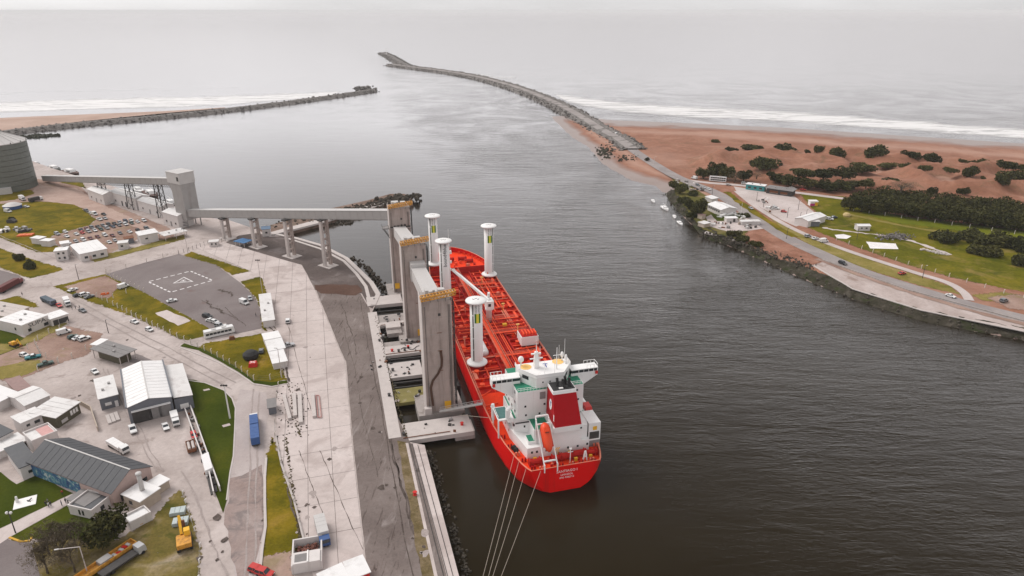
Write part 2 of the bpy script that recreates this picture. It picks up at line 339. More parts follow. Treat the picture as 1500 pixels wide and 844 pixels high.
# ---------------------------------------------------------------- water
def water_mat():
    m, n, b, l = _new('muddy_water'); p = pos(n)
    def wave(scale, sx, sy, rot, det=3, dist=.6):
        mpn = n.nodes.new('ShaderNodeMapping'); mpn.inputs['Scale'].default_value = (sx, sy, 1); mpn.inputs['Rotation'].default_value = (0, 0, rot)
        l(p, mpn.inputs[0]); return noise(n, l, mpn.outputs[0], scale, det, .6, dist)
    big = wave(.06, .45, 1.7, .12, 4); mid = wave(.19, .42, 1.8, .12, 4); small = wave(.75, .6, 1.5, .2, 3)
    def math_(op, a, c):
        t = n.nodes.new('ShaderNodeMath'); t.operation = op
        for k, v in ((0, a), (1, c)):
            if isinstance(v, bpy.types.NodeSocket): l(v, t.inputs[k])
            else: t.inputs[k].default_value = v
        return t.outputs[0]
    h = math_('ADD', math_('MULTIPLY', big, .95), math_('ADD', math_('MULTIPLY', mid, .5), math_('MULTIPLY', small, .26)))
    # the lee of the quay and of the hull lies calm: mask by distance from the quay line
    sx = n.nodes.new('ShaderNodeSeparateXYZ'); mpq = n.nodes.new('ShaderNodeMapping'); mpq.vector_type = 'POINT'
    mpq.inputs['Location'].default_value = (-SO.x, -SO.y, 0); l(p, mpq.inputs[0])
    rq = n.nodes.new('ShaderNodeVectorRotate'); rq.rotation_type = 'Z_AXIS'; rq.inputs['Angle'].default_value = -SA; l(mpq.outputs[0], rq.inputs['Vector']); l(rq.outputs[0], sx.inputs[0])
    vv = math_('ADD', sx.outputs[0], math_('MULTIPLY', math_('SUBTRACT', noise(n, l, p, .03, 3), .5), 60))
    calm0 = mapr(n, l, vv, 12, 75, .07, 1.0)
    far = mapr(n, l, sx.outputs[1], 450, 900, 0, 1); calm = math_('MAXIMUM', calm0, math_('MULTIPLY', far, .35))
    patch = mapr(n, l, noise(n, l, p, .011, 5, .62, 1.6), .36, .64, .30, 1.25)
    bp = n.nodes.new('ShaderNodeBump'); bp.inputs['Distance'].default_value = 1.0; off = mapr(n, l, sx.outputs[1], 500, 1100, 1, .4); l(math_('MULTIPLY', math_('MULTIPLY', calm, patch), off), bp.inputs['Strength']); l(h, bp.inputs['Height'])
    r = ramp(n, [(.35, (.014,.0100,.005)), (.65, (.024,.018,.010))]); l(noise(n, l, p, .004, 5, .6, .8), r.inputs[0])
    # dark silty body under a sky-mirroring surface
    n.nodes.remove(b); di = n.nodes.new('ShaderNodeBsdfDiffuse'); gl = n.nodes.new('ShaderNodeBsdfGlossy'); gl.inputs['Roughness'].default_value = .13; gl.inputs['Color'].default_value = (.835, .818, .825, 1)
    fr = n.nodes.new('ShaderNodeFresnel'); fr.inputs['IOR'].default_value = 1.33; l(r.outputs[0], di.inputs['Color'])
    for s_ in (gl, fr): l(bp.outputs[0], s_.inputs['Normal'])
    fac = n.nodes.new('ShaderNodeMath'); fac.operation = 'MULTIPLY_ADD'; fac.use_clamp = True; l(fr.outputs[0], fac.inputs[0]); fac.inputs[1].default_value = 2.55; fac.inputs[2].default_value = -.072
    mx = n.nodes.new('ShaderNodeMixShader'); l(fac.outputs[0], mx.inputs[0]); l(di.outputs[0], mx.inputs[1]); l(gl.outputs[0], mx.inputs[2])
    l(mx.outputs[0], n.nodes['Material Output'].inputs['Surface'])
    return m
m_wat = water_mat()
W = MB()
xs = [-60000, -9000, -2500, -800, 0, 800, 2500, 9000, 60000]; ys = [-3000, -200, 300, 800, 2500, 9000, 30000, 62000]
W.add([(x, y, 0) for y in ys for x in xs], [(j*9+i, j*9+i+1, (j+1)*9+i+1, (j+1)*9+i) for j in range(len(ys)-1) for i in range(8)])
T(W.build('water', m_wat, recalc=False), kind='structure')
# ---------------------------------------------------------------- surf
def surf_mat():
    m, n, b, l = _new('sea_foam'); p = pos(n); mpn = n.nodes.new('ShaderNodeMapping'); mpn.inputs['Scale'].default_value = (.22, 1.0, 1); l(p, mpn.inputs[0])
    at = n.nodes.new('ShaderNodeAttribute'); at.attribute_name = 'edge'
    f = noise(n, l, mpn.outputs[0], .075, 8, .72, .9); ad = n.nodes.new('ShaderNodeMath'); ad.operation = 'ADD'; l(f, ad.inputs[0]); l(at.outputs['Fac'], ad.inputs[1])
    k = mapr(n, l, ad.outputs[0], .82, 1.08, 0, .9)
    l(k, b.inputs['Alpha']); b.inputs['Base Color'].default_value = (.80, .78, .77, 1); b.inputs['Roughness'].default_value = .7
    return m
m_foam = surf_mat()
def surf(up, lo, peak, strength=.42):
    U = smooth_line([G(x, y, .12) for x, y in up], 8); Lw = smooth_line([G(x, y, .12) for x, y in lo], 8); N = 9
    m = MB(); ed = []
    for a, b in zip(U, Lw):
        for j in range(N):
            t = j/(N-1); m.v.append(tuple(a.lerp(b, t))); s = t/peak if t < peak else (1-t)/(1-peak); ed.append(strength*(min(1, s*1.6)-.12))
    m.f = [(i*N+j, i*N+j+1, (i+1)*N+j+1, (i+1)*N+j) for i in range(len(U)-1) for j in range(N-1)]; m.m = [0]*len(m.f)
    o = m.build('surf', m_foam, recalc=False); at = o.data.attributes.new('edge', 'FLOAT', 'POINT'); at.data.foreach_set('value', ed)
    return o
T(surf([(800,132),(900,143),(1000,150),(1120,155),(1260,166),(1420,178),(1650,196),(1950,220)], [(848,158),(905,169),(1000,177),(1120,183),(1260,192),(1420,203),(1650,221),(1950,246)], .55, .64), 'white surf breaking along the right hand beach', 'surf', kind='stuff')
T(surf([(-260,152),(-80,147),(60,141),(200,137),(350,134),(505,131)], [(-260,181),(-80,174),(60,168),(180,165),(310,160),(480,143)], .6, .64), 'white surf breaking along the left hand beach', 'surf', kind='stuff')
T(surf([(900,138),(1000,145),(1120,149),(1260,158),(1420,169),(1650,186)], [(905,146),(1000,153),(1120,158),(1260,167),(1420,179),(1650,196)], .5, .34), 'thin outer line of breakers off the right hand beach', 'surf', kind='stuff')
T(surf([(-260,140),(-80,136),(60,131),(200,128),(350,126)], [(-260,149),(-80,145),(60,139),(200,135),(350,132)], .5, .32), 'thin outer line of breakers off the left hand beach', 'surf', kind='stuff')
T(surf([(670,104),(700,106),(730,109),(757,111)], [(672,110),(700,114),(728,118),(755,117)], .5, .46), 'small patch of surf against the long breakwater', 'surf', kind='stuff')
T(surf([(748,141),(758,140),(768,141),(775,144)], [(756,150),(762,152),(769,152),(774,152)], .5, .42), 'foam in the lee of the long breakwater', 'surf', kind='stuff')
# ---------------------------------------------------------------- right bank: sand, beach and dunes
def seg_dist(P2, line):
    d = np.full(len(P2), 1e9)
    for a, b in zip(line[:-1], line[1:]):
        a = np.array(a[:2]); b = np.array(b[:2]); ab = b-a; t = np.clip(((P2-a)@ab)/(ab@ab), 0, 1); d = np.minimum(d, np.linalg.norm(P2-a-t[:, None]*ab, axis=1))
    return d
def inside(P2, poly):
    r = np.zeros(len(P2), bool); n = len(poly)
    for i in range(n):
        x1, y1 = poly[i][:2]; x2, y2 = poly[(i+1) % n][:2]
        with np.errstate(divide='ignore', invalid='ignore'):
            c = ((y1 > P2[:, 1]) != (y2 > P2[:, 1])) & (P2[:, 0] < (x2-x1)*(P2[:, 1]-y1)/(y2-y1+1e-12)+x1)
        r ^= c
    return r
def vnoise(P2, scale, seed=0):
    rg = np.random.default_rng(seed); tab = rg.uniform(size=(64, 64)); q = P2/scale; i = np.floor(q).astype(int); f = q-i; f = f*f*(3-2*f)
    g = lambda a, b: tab[(i[:, 0]+a) % 64, (i[:, 1]+b) % 64]
    return (g(0,0)*(1-f[:,0])+g(1,0)*f[:,0])*(1-f[:,1])+(g(0,1)*(1-f[:,0])+g(1,1)*f[:,0])*f[:,1]
g0 = lambda L_: [G(x, y, 0) for x, y in L_]
OCEAN = g0([(862,172),(900,176),(1000,180),(1150,187),(1300,197),(1500,210),(1800,232),(2300,275)])
BANK = g0([(2300,700),(1700,548),(1500,500),(1350,471),(1250,439),(1165,405),(1110,380),(1062,359),(1032,349),(1010,328),(985,302),(972,284)])
RBEACH = g0([(972,284),(960,273),(925,265),(896,249),(880,239),(862,216),(838,202),(815,180),(795,158)])
LANDR = OCEAN+BANK+RBEACH+g0([(830,156)])
DUNE = [G(x, y)for x, y in [(1005,232),(1100,216),(1250,222),(1400,232),(1600,245),(2000,280),(2000,330),(1600,318),(1420,305),(1290,290),(1220,272),(1130,268),(1085,262),(1020,258)]]
def landh(P2):
    do = seg_dist(P2, OCEAN); db = seg_dist(P2, BANK); dr = seg_dist(P2, RBEACH); ins = inside(P2, LANDR)
    h = np.minimum(np.minimum(.024*do, .5*db-1.2), .085*dr); h = np.minimum(h, 3.0)
    dd = seg_dist(P2, DUNE+[DUNE[0]]); mk = np.clip(dd/18, 0, 1)*inside(P2, DUNE)
    a = np.abs(vnoise(P2, 34, 3)-.5)*2; b_ = np.abs(vnoise(P2+500, 17, 4)-.5)*2
    h = h+mk*((1-a)**1.5*9.5+(1-b_)**2*3.0-2.0)+np.clip(do/60, 0, 1)*(vnoise(P2, 9, 6)-.5)*.25*np.clip((3.0-h)*5+mk, 0, 1)
    return np.where(ins, h, -np.clip(np.minimum(do, np.minimum(db, dr))*.15, 0, 3)-.1)
X = np.arange(10, 1250, 4.0); Y = np.arange(200, 905, 4.0); XX, YY = np.meshgrid(X, Y); P2 = np.stack([XX.ravel(), YY.ravel()], 1); hh = landh(P2)
nx, ny = len(X), len(Y); I = (np.arange(ny-1)[:, None]*nx+np.arange(nx-1)[None]).ravel()
F = np.stack([I, I+1, I+1+nx, I+nx], 1); F = F[hh[F].max(1) > -1.2]
def sand_mat():
    m, n, b, l = _new('beach_sand'); p = pos(n); sx = n.nodes.new('ShaderNodeSeparateXYZ'); l(p, sx.inputs[0])
    r = ramp(n, [(.3, (.195,.080,.046)), (.5, (.265,.118,.072)), (.7, (.35,.18,.12))]); l(noise(n, l, p, .03, 9, .72, .9), r.inputs[0])
    f = mapr(n, l, noise(n, l, p, .30, 6, .7), .25, .75, .80, 1.18); col = mixc(n, l, 1., r.outputs[0], f, 'MULTIPLY')
    gp = n.nodes.new('ShaderNodeMath'); gp.operation = 'MULTIPLY'; l(mapr(n, l, noise(n, l, p, .045, 8, .72, 1.2), .54, .66, 0, .6), gp.inputs[0]); l(mapr(n, l, sx.outputs[2], 2.7, 3.3, 0, 1), gp.inputs[1]); col = mixc(n, l, gp.outputs[0], col, (.115,.078,.036))
    zz = n.nodes.new('ShaderNodeMath'); zz.operation = 'ADD'; l(sx.outputs[2], zz.inputs[0]); l(mapr(n, l, noise(n, l, p, .012, 4), .3, .7, -.45, .45), zz.inputs[1])
    wet = mapr(n, l, zz.outputs[0], .75, 1.5, 1., 0.); col = mixc(n, l, wet, col, (.25,.18,.155))
    dry = mapr(n, l, zz.outputs[0], 1.45, 2.2, 0, 1); band = mapr(n, l, zz.outputs[0], 2.2, 2.9, 1, 0); mm = n.nodes.new('ShaderNodeMath'); mm.operation = 'MULTIPLY'; l(dry, mm.inputs[0]); l(band, mm.inputs[1])
    mm2 = n.nodes.new('ShaderNodeMath'); mm2.operation = 'MULTIPLY'; l(mm.outputs[0], mm2.inputs[0]); mm2.inputs[1].default_value = .6; col = mixc(n, l, mm2.outputs[0], col, (.44,.275,.21))
    l(col, b.inputs['Base Color']); l(mapr(n, l, wet, 0, 1, .95, .3), b.inputs['Roughness']); b.inputs['Specular IOR Level'].default_value = .3
    bp = n.nodes.new('ShaderNodeBump'); bp.inputs['Distance'].default_value = .25; bp.inputs['Strength'].default_value = .6; l(noise(n, l, p, .3, 6, .65), bp.inputs['Height']); l(bp.outputs[0], b.inputs['Normal'])
    return m
m_sand = sand_mat()
me = bpy.data.meshes.new('sand_terrain'); me.from_pydata(np.column_stack([P2, hh]).tolist(), [], F.tolist()); me.materials.append(m_sand)
me.polygons.foreach_set('use_smooth', [True]*len(me.polygons)); me.update(); T(link('sand_terrain', me), kind='structure')
def ground_z(x, y): return float(landh(np.array([[x, y]]))[0])
# river bank: dark slope with a pale crest
bank = dense(smooth_line([Vector(p) for p in BANK], 6), 3.0, 0, False)
o = sweep(bank, [(-2.2, -1.5), (.6, -.2), (2.2, .9), (4.4, 2.2), (5.6, 2.95), (7.2, 3.05), (9.5, 2.8)], .35).build('river_bank', GM('bank_rubble', [(.35, (.028,.026,.016)), (.6, (.06,.052,.04)), (.8, (.14,.12,.10))], .25, (1.2, .3), ((.03,.042,.012), .12, .5, .7), bump=.3), recalc=True); T(o, kind='structure')
pc = []; ps = []
for p, nn in zip(bank, normals2d(bank)):
    for k in range(3):
        t = random.random(); q = p+nn*(-1+7*t); pc.append((q.x+random.uniform(-1, 1), q.y+random.uniform(-1, 1), -.2+3.2*t)); ps.append(random.uniform(.35, .9))
rocks('bank_stones', pc, ps, m_rubb, None, 'dark rubble along the right river bank', 'rubble')
# ---------------------------------------------------------------- breakwaters
def jetty(name, px, prof, label, rk, crest=None):
    pts = dense(smooth_line([G(x, y, z) for x, y, z in px], 10), 6, 0, False)
    root = empty(name, tuple(Vector((pts[0].x, pts[0].y, 0))), 0, label, 'breakwater'); inv = Vector((-pts[0].x, -pts[0].y, 0))
    loc = [p+inv for p in pts]
    sweep(loc, prof, .5).build('core', m_rock, root)
    if crest: sweep(loc, crest).build('crest_road', m_jroad, root)
    cs = []; sz = []; ns = normals2d(loc); (o0, z0), (o1, z1) = prof[0], prof[1]; (o2, z2), (o3, z3) = prof[-2], prof[-1]
    for p, nn in zip(loc, ns):
        for k in range(rk):
            t = random.random(); a = (o0+(o1-o0)*t, z0+(z1-z0)*t) if k % 2 else (o3+(o2-o3)*t, z3+(z2-z3)*t)
            q = p+nn*a[0]+Vector((random.uniform(-3, 3), random.uniform(-3, 3), 0)); cs.append((q.x, q.y, a[1]+.2)); sz.append(random.uniform(1.0, 2.2))
    rocks('armour_stone', cs, sz, m_rock, root)
    return root, pts
m_jroad = GM('breakwater_roadway', [(.3, (.26,.23,.22)), (.7, (.36,.325,.31))], .05, (1, .12))
jetty('breakwater', [(926,219,3.3),(905,203.5,3.3),(880,190,3.3),(850,171,3.3),(815,152,3.3),(775,135,3.3),(735,122,3.3),(690,111,3.3),(640,103,3.3),(600,98,3.3),(572,94,3.3)],
      [(-17,-1), (-8,3.6), (-6,4.2), (6,4.2), (8,4.4), (9,5.6), (10.5,5.4), (19,-1)], 'long curving stone breakwater with a roadway on top', 10, [(-5.5,4.32),(5.5,4.32)])
jetty('breakwater_spur', [(600,98,3.3),(585,90,3.3),(572,82,3.3),(561,77,3.3)], [(-20,-1), (-7,4), (7,4), (20,-1)], 'grey stone spur at the seaward tip of the long breakwater', 12)
jl, jpts = jetty('breakwater', [(-160,212,2),(20,192,2),(120,181,2),(220,172,2),(320,162,2),(420,150,2),(500,139,2),(546,132,2)],
      [(-12,-1), (-4,3.6), (4,3.6), (12,-1)], 'low straight rubble breakwater on the left reaching from the beach', 10)
# mound of blocks at the left breakwater's head
hp = G(532,131,2); cs = [(random.gauss(0, 9), random.gauss(0, 9), random.uniform(1, 6)) for _ in range(90)]
rocks('armour_stone', [(c[0]+hp.x-jl.location.x, c[1]+hp.y-jl.location.y, c[2]) for c in cs], [random.uniform(1.5, 3.2) for _ in cs], m_rock, jl)
# left beach behind that breakwater
b1 = smooth_line([G(x, y, 0) for x, y in [(-420,190),(-160,178),(0,170),(120,166),(240,162),(330,157)]], 6); b2 = smooth_line([G(x, y, 0) for x, y in [(-420,225),(-160,210),(0,194),(120,180),(240,168),(330,160)]], 6)
m = MB()
for a, b in zip(b1, b2):
    for t, z in ((0, -.5), (.25, .4), (.6, 1.2), (1, 1.7)): q = a.lerp(b, t); m.v.append((q.x, q.y, z))
m.f = [(i*4+j, i*4+j+1, i*4+j+5, i*4+j+4) for i in range(len(b1)-1) for j in range(3)]; m.m = [0]*len(m.f)
T(m.build('beach', GM('pale_beach', [(.3,(.36,.245,.195)),(.7,(.50,.37,.31))], .02, (.4,.1)), recalc=False, smooth=True), kind='structure')
# low dark reed islet
cs = []; sz = []
for _ in range(160):
    t = random.random(); q = G(30+56*t, 201-3*t+random.uniform(-2, 2)*(1-abs(2*t-1)), .4); cs.append(tuple(q)); sz.append(random.uniform(1.2, 2.6))
T(rocks('reed_islet', cs, sz, OM('reed_dark', rgb(.035,.036,.022), .95, var=.4)), 'low dark reed islet behind the grey silo', 'islet')
# beacon on the spur
p = G(566,80,4); m = MB(); m.cyl((0,0,0),(0,0,3),1.6,1.4).cyl((0,0,3),(0,0,13),.7,.5).cyl((0,0,13),(0,0,14.6),1.1,1.1)
o = m.build('beacon', m_white); o.location = p; T(o, 'small pale light beacon at the tip of the breakwater', 'beacon')
# ================================================================ left bank: quay and ground zones
LAND = [(760,1120),(700,935),(672,844),(622,652),(597,647),(590,640),(545,458),(557,431),(545,413),(528,396),(507,377),(471,359),(433,348),(412,344),(395,346),(378,337),(337,323),(300,318),(283,312),(262,304),(240,299),(200,284),(160,271),(125,263),(110,257),(75,246),(50,237),(20,226),(-100,203),(-700,203),(-900,1120)]
lp = [G(x, y) for x, y in LAND]
sheet('ground', [(p.x, p.y) for p in lp], GZ, m_conc, world=True)
m = MB()
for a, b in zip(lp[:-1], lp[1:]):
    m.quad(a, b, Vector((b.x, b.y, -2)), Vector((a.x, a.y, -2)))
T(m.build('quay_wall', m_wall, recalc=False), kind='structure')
Z = [GZ+.02*i for i in range(1, 14)]
# concrete slabs of the pale apron, each one its own piece
APRON = [(285,362),(328,355),(442,389),(460,422),(471,449),(497,513),(505,530),(517,665),(534,820),(541,880),(470,880),(445,800),(431,735),(408,664),(404,600),(408,565),(424,558),(412,500),(398,470),(390,425),(384,408),(366,397)]
def clip(poly, p, nrm):
    out = []
    for i in range(len(poly)):
        a, b = poly[i], poly[(i+1) % len(poly)]; da, db = (a-p).dot(nrm), (b-p).dot(nrm)
        if da >= 0: out.append(a)
        if (da >= 0) != (db >= 0): out.append(a.lerp(b, da/(da-db)))
    return out
ap = [G(x, y) for x, y in APRON]
aro = sheet('quay_apron', APRON, Z[0], m_asph)
A1 = (G(532,805)-G(469,660)).normalized(); A1 = (G(517,665)-G(534,820)).normalized(); A2 = Vector((A1.y, -A1.x, 0)); oo = G(517,665)
us = [(p-oo).dot(A1) for p in ap]; vs = [(p-oo).dot(A2) for p in ap]
u = min(us); row = 0
while u < max(us):
    v = max(vs)
    while v > min(vs):
        c = [oo+A1*(u+a)+A2*(v-b) for a, b in ((.06,.06),(12.3,.06),(12.3,6.9),(.06,6.9))]
        po = ap                                    # clip the apron outline to this slab
        for i in range(4):
            a, b = c[i], c[(i+1) % 4]; e = (b-a); nn = Vector((-e.y, e.x, 0))
            if nn.dot((c[0]+c[2])/2-a) < 0: nn = -nn
            po = clip(po, a, nn)
            if len(po) < 3: break
        if len(po) >= 3:
            ar = abs(sum(po[i].x*po[(i+1) % len(po)].y-po[(i+1) % len(po)].x*po[i].y for i in range(len(po))))/2
            if ar > 1.5:
                s = sheet('slab', [(p.x, p.y) for p in po], GZ+.08+random.uniform(0, .02), m_slab, world=True, kind=None, parent=aro)
        v -= 6.96
    u += 12.36; row += 1
sheet('asphalt_apron', [(445,391),(462,422),(473,449),(499,513),(507,530),(519,665),(536,820),(543,880),(652,880),(602,650),(572,590),(545,470),(541,452),(528,430),(460,424),(445,391)], Z[1], m_asph, .07)
sheet('dock_asphalt', [(330,356),(442,388),(463,424),(530,430),(541,450),(546,452),(555,432),(528,398),(507,379),(471,361),(433,350),(412,346),(395,347),(378,341),(350,345)], Z[2], m_dark)
sheet('wet_patch', [(458,418),(490,416),(525,418),(532,426),(520,432),(470,430)], Z[3], GM('rust_brown_stain', [(.3, (.075,.04,.03)), (.7, (.13,.075,.055))], .08, (1, .2), rough=.6), .8)
sheet('helipad', [(154,402),(211,385),(262,372),(268,374),(315,387),(352,414),(374,436),(381,453),(384,481),(346,489),(310,483),(282,467),(247,448),(211,428)], Z[2], m_heli)
# helipad marking: dashed square and triangle
hm = [G(217,413), G(279,397.5), G(311.5,411), G(250,428.5)]; m = MB()
for i in range(4):
    a, b = hm[i], hm[(i+1) % 4]; n_ = int((b-a).length/3.2); e = (b-a).normalized(); q = Vector((-e.y, e.x, 0))*.38
    for k in range(n_):
        s0 = a.lerp(b, (k+.12)/n_); s1 = a.lerp(b, (k+.72)/n_); m.quad(*[Vector((v.x, v.y, Z[4])) for v in (s0-q, s1-q, s1+q, s0+q)])
tr = [G(253,415.5), G(269.5,406), G(283.5,412.8)]
cen = (tr[0]+tr[1]+tr[2])/3
for i in range(3):
    a, b = tr[i], tr[(i+1) % 3]; ai, bi = a.lerp(cen, .2), b.lerp(cen, .2); m.quad(*[Vector((v.x, v.y, Z[4])) for v in (a, b, bi, ai)])
for a, b in (((.18,.32),(.18,.68)), ((.42,.32),(.42,.68)), ((.18,.5),(.42,.5))):
    f_ = lambda s, t: tr[0].lerp(tr[2], t).lerp(tr[1], s*1.0); a_, b_ = f_(*a), f_(*b); e = (b_-a_).normalized(); q = Vector((-e.y, e.x, 0))*.3
    m.quad(*[Vector((v.x, v.y, Z[5])) for v in (a_-q, b_-q, b_+q, a_+q)])
T(m.build('helipad_marking', m_line, recalc=False), kind='structure')
for nm, px, zi, mt, j in [
 ('field', [(-60,298),(0,299),(55,295),(112,299),(141,322),(131,330),(77,345),(70,352),(88,364),(84,369),(55,370),(0,348),(-60,335)], 2, m_gras, .5),
 ('dirt_yard', [(-60,288),(0,285),(50,262),(113,268),(129,285),(250,335),(256,352),(202,350),(160,372),(95,366),(72,350),(79,345),(131,330),(141,322),(112,299),(55,295),(0,299),(-60,298)], 1, m_dirt, .4),
 ('dirt_track', [(0,283),(48,280),(56,268),(64,272),(112,276),(150,300),(246,343),(236,346),(140,312),(108,300),(60,294),(0,297)], 3, GM('pale_track', [(.3,(.36,.25,.21)),(.7,(.46,.34,.29))], .1, (1,.1), ((.26,.17,.13),.2,.58,.6)), .6),
 ('grass_verge', [(-60,285),(0,281),(46,278),(50,284),(20,293),(0,295),(-60,297)], 4, m_gras, .5),
 ('grass_verge', [(84,264),(120,267),(126,276),(112,272),(90,268)], 4, m_gras, .5),
 ('grass_verge', [(130,378),(150,374),(200,362),(240,351),(270,344),(271,350),(235,360),(180,374),(140,384)], 4, m_verg, .4),
 ('grass_verge', [(-40,362),(0,364),(22,372),(60,384),(88,392),(92,396),(60,404),(45,408),(30,403),(0,392),(-40,385)], 2, m_gras, .4),
 ('dark_yard', [(-60,392),(0,396),(25,402),(38,410),(30,420),(0,430),(-60,440)], 1, m_heli, .2),
 ('grass_strip', [(268,374),(281,369),(367,397),(340,403),(316,388)], 3, m_gras, .2),
 ('grass_strip', [(353,413),(383,405),(389,425),(394,452),(390,486),(384,481),(382,453),(375,436)], 3, m_gras, .3),
 ('concrete_strip', [(341,403),(366,398),(381,404),(353,412)], 4, m_slab, 0),
 ('lot', [(78,420),(125,408),(154,402),(211,428),(247,448),(282,467),(310,483),(303,494),(290,501),(265,497),(200,466),(130,441)], 1, m_gras, .3),
 ('dirt_lot', [(94,420),(154,404),(180,417),(170,424),(160,437),(126,434)], 3, m_dirt, .6),
 ('gravel_patch', [(226,459),(245,454),(280,470),(260,477)], 4, m_slab, .4),
 ('gravel_patch', [(265,501),(330,485),(346,489),(384,482),(384,488),(330,498),(300,507),(285,508)], 3, m_conc, .2),
 ('grass_lot', [(300,503),(383,489),(391,500),(405,525),(421,556),(398,561),(372,559),(346,538),(306,518),(290,510)], 4, m_gras, .3),
 ('grass_verge', [(264,507),(290,513),(320,528),(350,545),(372,561),(398,565),(421,561),(421,557),(398,560),(372,557),(346,537),(300,512),(270,503)], 5, m_lawn, .1),
 ('lawn', [(264,556),(284,556),(300,561),(328,572),(340,584),(344,596),(344,620),(342,668),(337,693),(332,733),(327,752),(316,724),(303,662),(288,612),(273,578)], 3, m_lawn, .15),
 ('grass_strip', [(398,640),(404,650),(412,680),(431,735),(446,795),(452,812),(428,806),(427,850),(381,850),(384,806),(389,772),(388,735),(388,700),(390,673)], 3, m_gras, .3),
 ('dirt_lot', [(381,838),(384,815),(427,808),(428,850),(381,860)], 4, m_dirt, .5),
 ('dirt_lot', [(-60,500),(0,512),(28,500),(52,492),(60,487),(100,478),(150,489),(141,508),(128,520),(85,533),(30,556),(20,560),(0,556),(-60,590)], 1, m_dirt, .5),
 ('grass_strip', [(-40,520),(0,520),(35,505),(60,497),(90,480),(100,474),(86,472),(60,478),(40,492),(20,505),(-40,500)], 3, m_verg, .5),
 ('grass_strip', [(-40,470),(0,468),(8,468),(12,484),(38,496),(48,492),(40,505),(0,520),(-40,520)], 2, m_lawn, .3),
 ('dirt_lot', [(-40,545),(20,533),(42,527),(58,527),(58,540),(30,552),(0,556),(-40,566)], 4, m_verg, .5),
 ('grass_strip', [(-40,445),(0,440),(25,433),(52,444),(56,450),(48,450),(20,452),(0,462),(-40,470)], 2, m_gras, .5),
 ('asphalt_yard', [(168,528),(200,518),(243,536),(222,545),(212,534)], 2, m_heli, .2),
 ('lawn', [(-40,690),(0,692),(24,709),(57,694),(106,723),(0,774),(-40,790)], 2, m_lawn, .2),
 ('lawn', [(14,787),(107,735),(134,760),(175,790),(130,790),(45,790),(30,793),(17,794)], 2, m_lawn, .3),
 ('path', [(-40,796),(0,775),(106,723),(109,734),(14,787),(-5,800)], 4, m_slab, .05),
 ('asphalt_road', [(-60,806),(0,785),(16,792),(46,796),(60,850),(64,900),(-60,900)], 3, m_heli, .1),
 ('scrap_yard', [(46,796),(110,790),(175,790),(189,780),(225,760),(245,735),(262,718),(268,724),(272,735),(294,802),(290,900),(60,900),(58,850)], 1, m_yard, .4),
 ('road', [(345,596),(352,570),(390,575),(395,600),(386,640),(388,700),(386,770),(381,840),(378,900),(352,900),(345,844),(330,760),(338,700)], 2, m_road, .1),
 ('worn_road', [(328,757),(334,735),(338,700),(352,698),(384,680),(388,735),(386,775),(378,810),(366,840),(362,880),(350,880),(343,830),(335,790)], 3, GM('worn_red_road', [(.3,(.25,.185,.165)),(.6,(.32,.25,.23)),(.8,(.40,.34,.32))], .1, (1,.15), ((.17,.145,.14),.18,.52,.7)), .4)]:
    (soft_sheet(nm, px, Z[zi], mt) if mt in (m_gras,m_verg,m_dirt,m_yard) else sheet(nm, px, Z[zi], mt, j))
# repair tiles, kerbs
def kerb(px, w_=.35, h_=.18, mat=None, name='kerb', z=GZ):
    pts = dense([G(x, y, z) for x, y in px], 6, 0, False); o = sweep(pts, [(-w_/2, z-.05), (-w_/2, z+h_), (w_/2, z+h_), (w_/2, z-.05)]).build(name, mat or m_conl, recalc=False); T(o, kind='structure'); return o
kerb([(264,556),(300,561),(328,572),(340,584),(345,598),(344,630),(342,668),(337,693),(332,733)], .4, .15)
kerb([(264,509),(320,531),(350,548),(372,563),(398,567),(424,562)], .5, .2)
kerb([(390,672),(388,700),(388,735),(389,772),(384,806),(381,838)], .7, .4)
kerb([(404,640),(412,680),(431,735),(446,795),(451,810)], .5, .5)
kerb([(14,788),(30,794),(44,793),(47,788)], .5, .3, OM('yellow_kerb_paint', rgb(.55,.30,.02), .7, var=.2))
for px in [(327,540),(331,622)]: sheet('paving_patch', [(px[0]-6,px[1]+1),(px[0]+5,px[1]-2),(px[0]+7,px[1]+1),(px[0]-4,px[1]+4)] if px[1] > 600 else [(297,571),(306,569),(308,571),(299,573)], Z[6], m_slab)

# cracks, tyre tracks and oil runs: dark marks with a shape of their own
m_crack = GM('crack_tar', [(.3,(.065,.05,.043)),(.7,(.14,.112,.10))], .5, (2,.3)); m_track = GM('tyre_track', [(.3,(.31,.26,.245)),(.7,(.37,.315,.295))], .3, (2,.2))
def wander(x0, y0, x1, y1, w_, amp, mat, z, name='crack', n_=26):
    pts = []; a, b = G(x0,y0,z), G(x1,y1,z); d_ = (b-a).normalized(); s_ = Vector((d_.y,-d_.x,0)); off = 0
    m = MB(); k = 0
    for i in range(n_+1):
        off = off*.85+random.uniform(-amp,amp); p = a.lerp(b,i/n_)+s_*off; ww = w_*random.uniform(.25,1.3); m.v += [tuple(p-s_*ww/2), tuple(p+s_*ww/2)]
    m.f = [(2*i,2*i+1,2*i+3,2*i+2) for i in range(n_)]; m.m = [0]*n_
    T(m.build(name, mat, recalc=False), kind='structure')
for q in ((528,440,604,844,.35,.3),(505,480,548,700,.2,.4),(555,520,600,760,.5,.5),(570,640,622,844,.6,.5),(500,440,520,520,.4,.4)): wander(*q, m_crack, GZ+.065)
for q in ((438,660,475,763,.22,.15),(469,660,532,805,.2,.15),(420,470,455,600,.18,.2),(406,640,440,800,.5,.5),(388,430,402,470,.6,.5),(395,470,420,560,.8,.6),(300,440,330,460,1.0,.8),(318,425,345,432,1.6,1.0),(295,440,350,470,.35,.3),(330,450,360,478,.4,.3)): wander(*q, m_crack, GZ+.125)
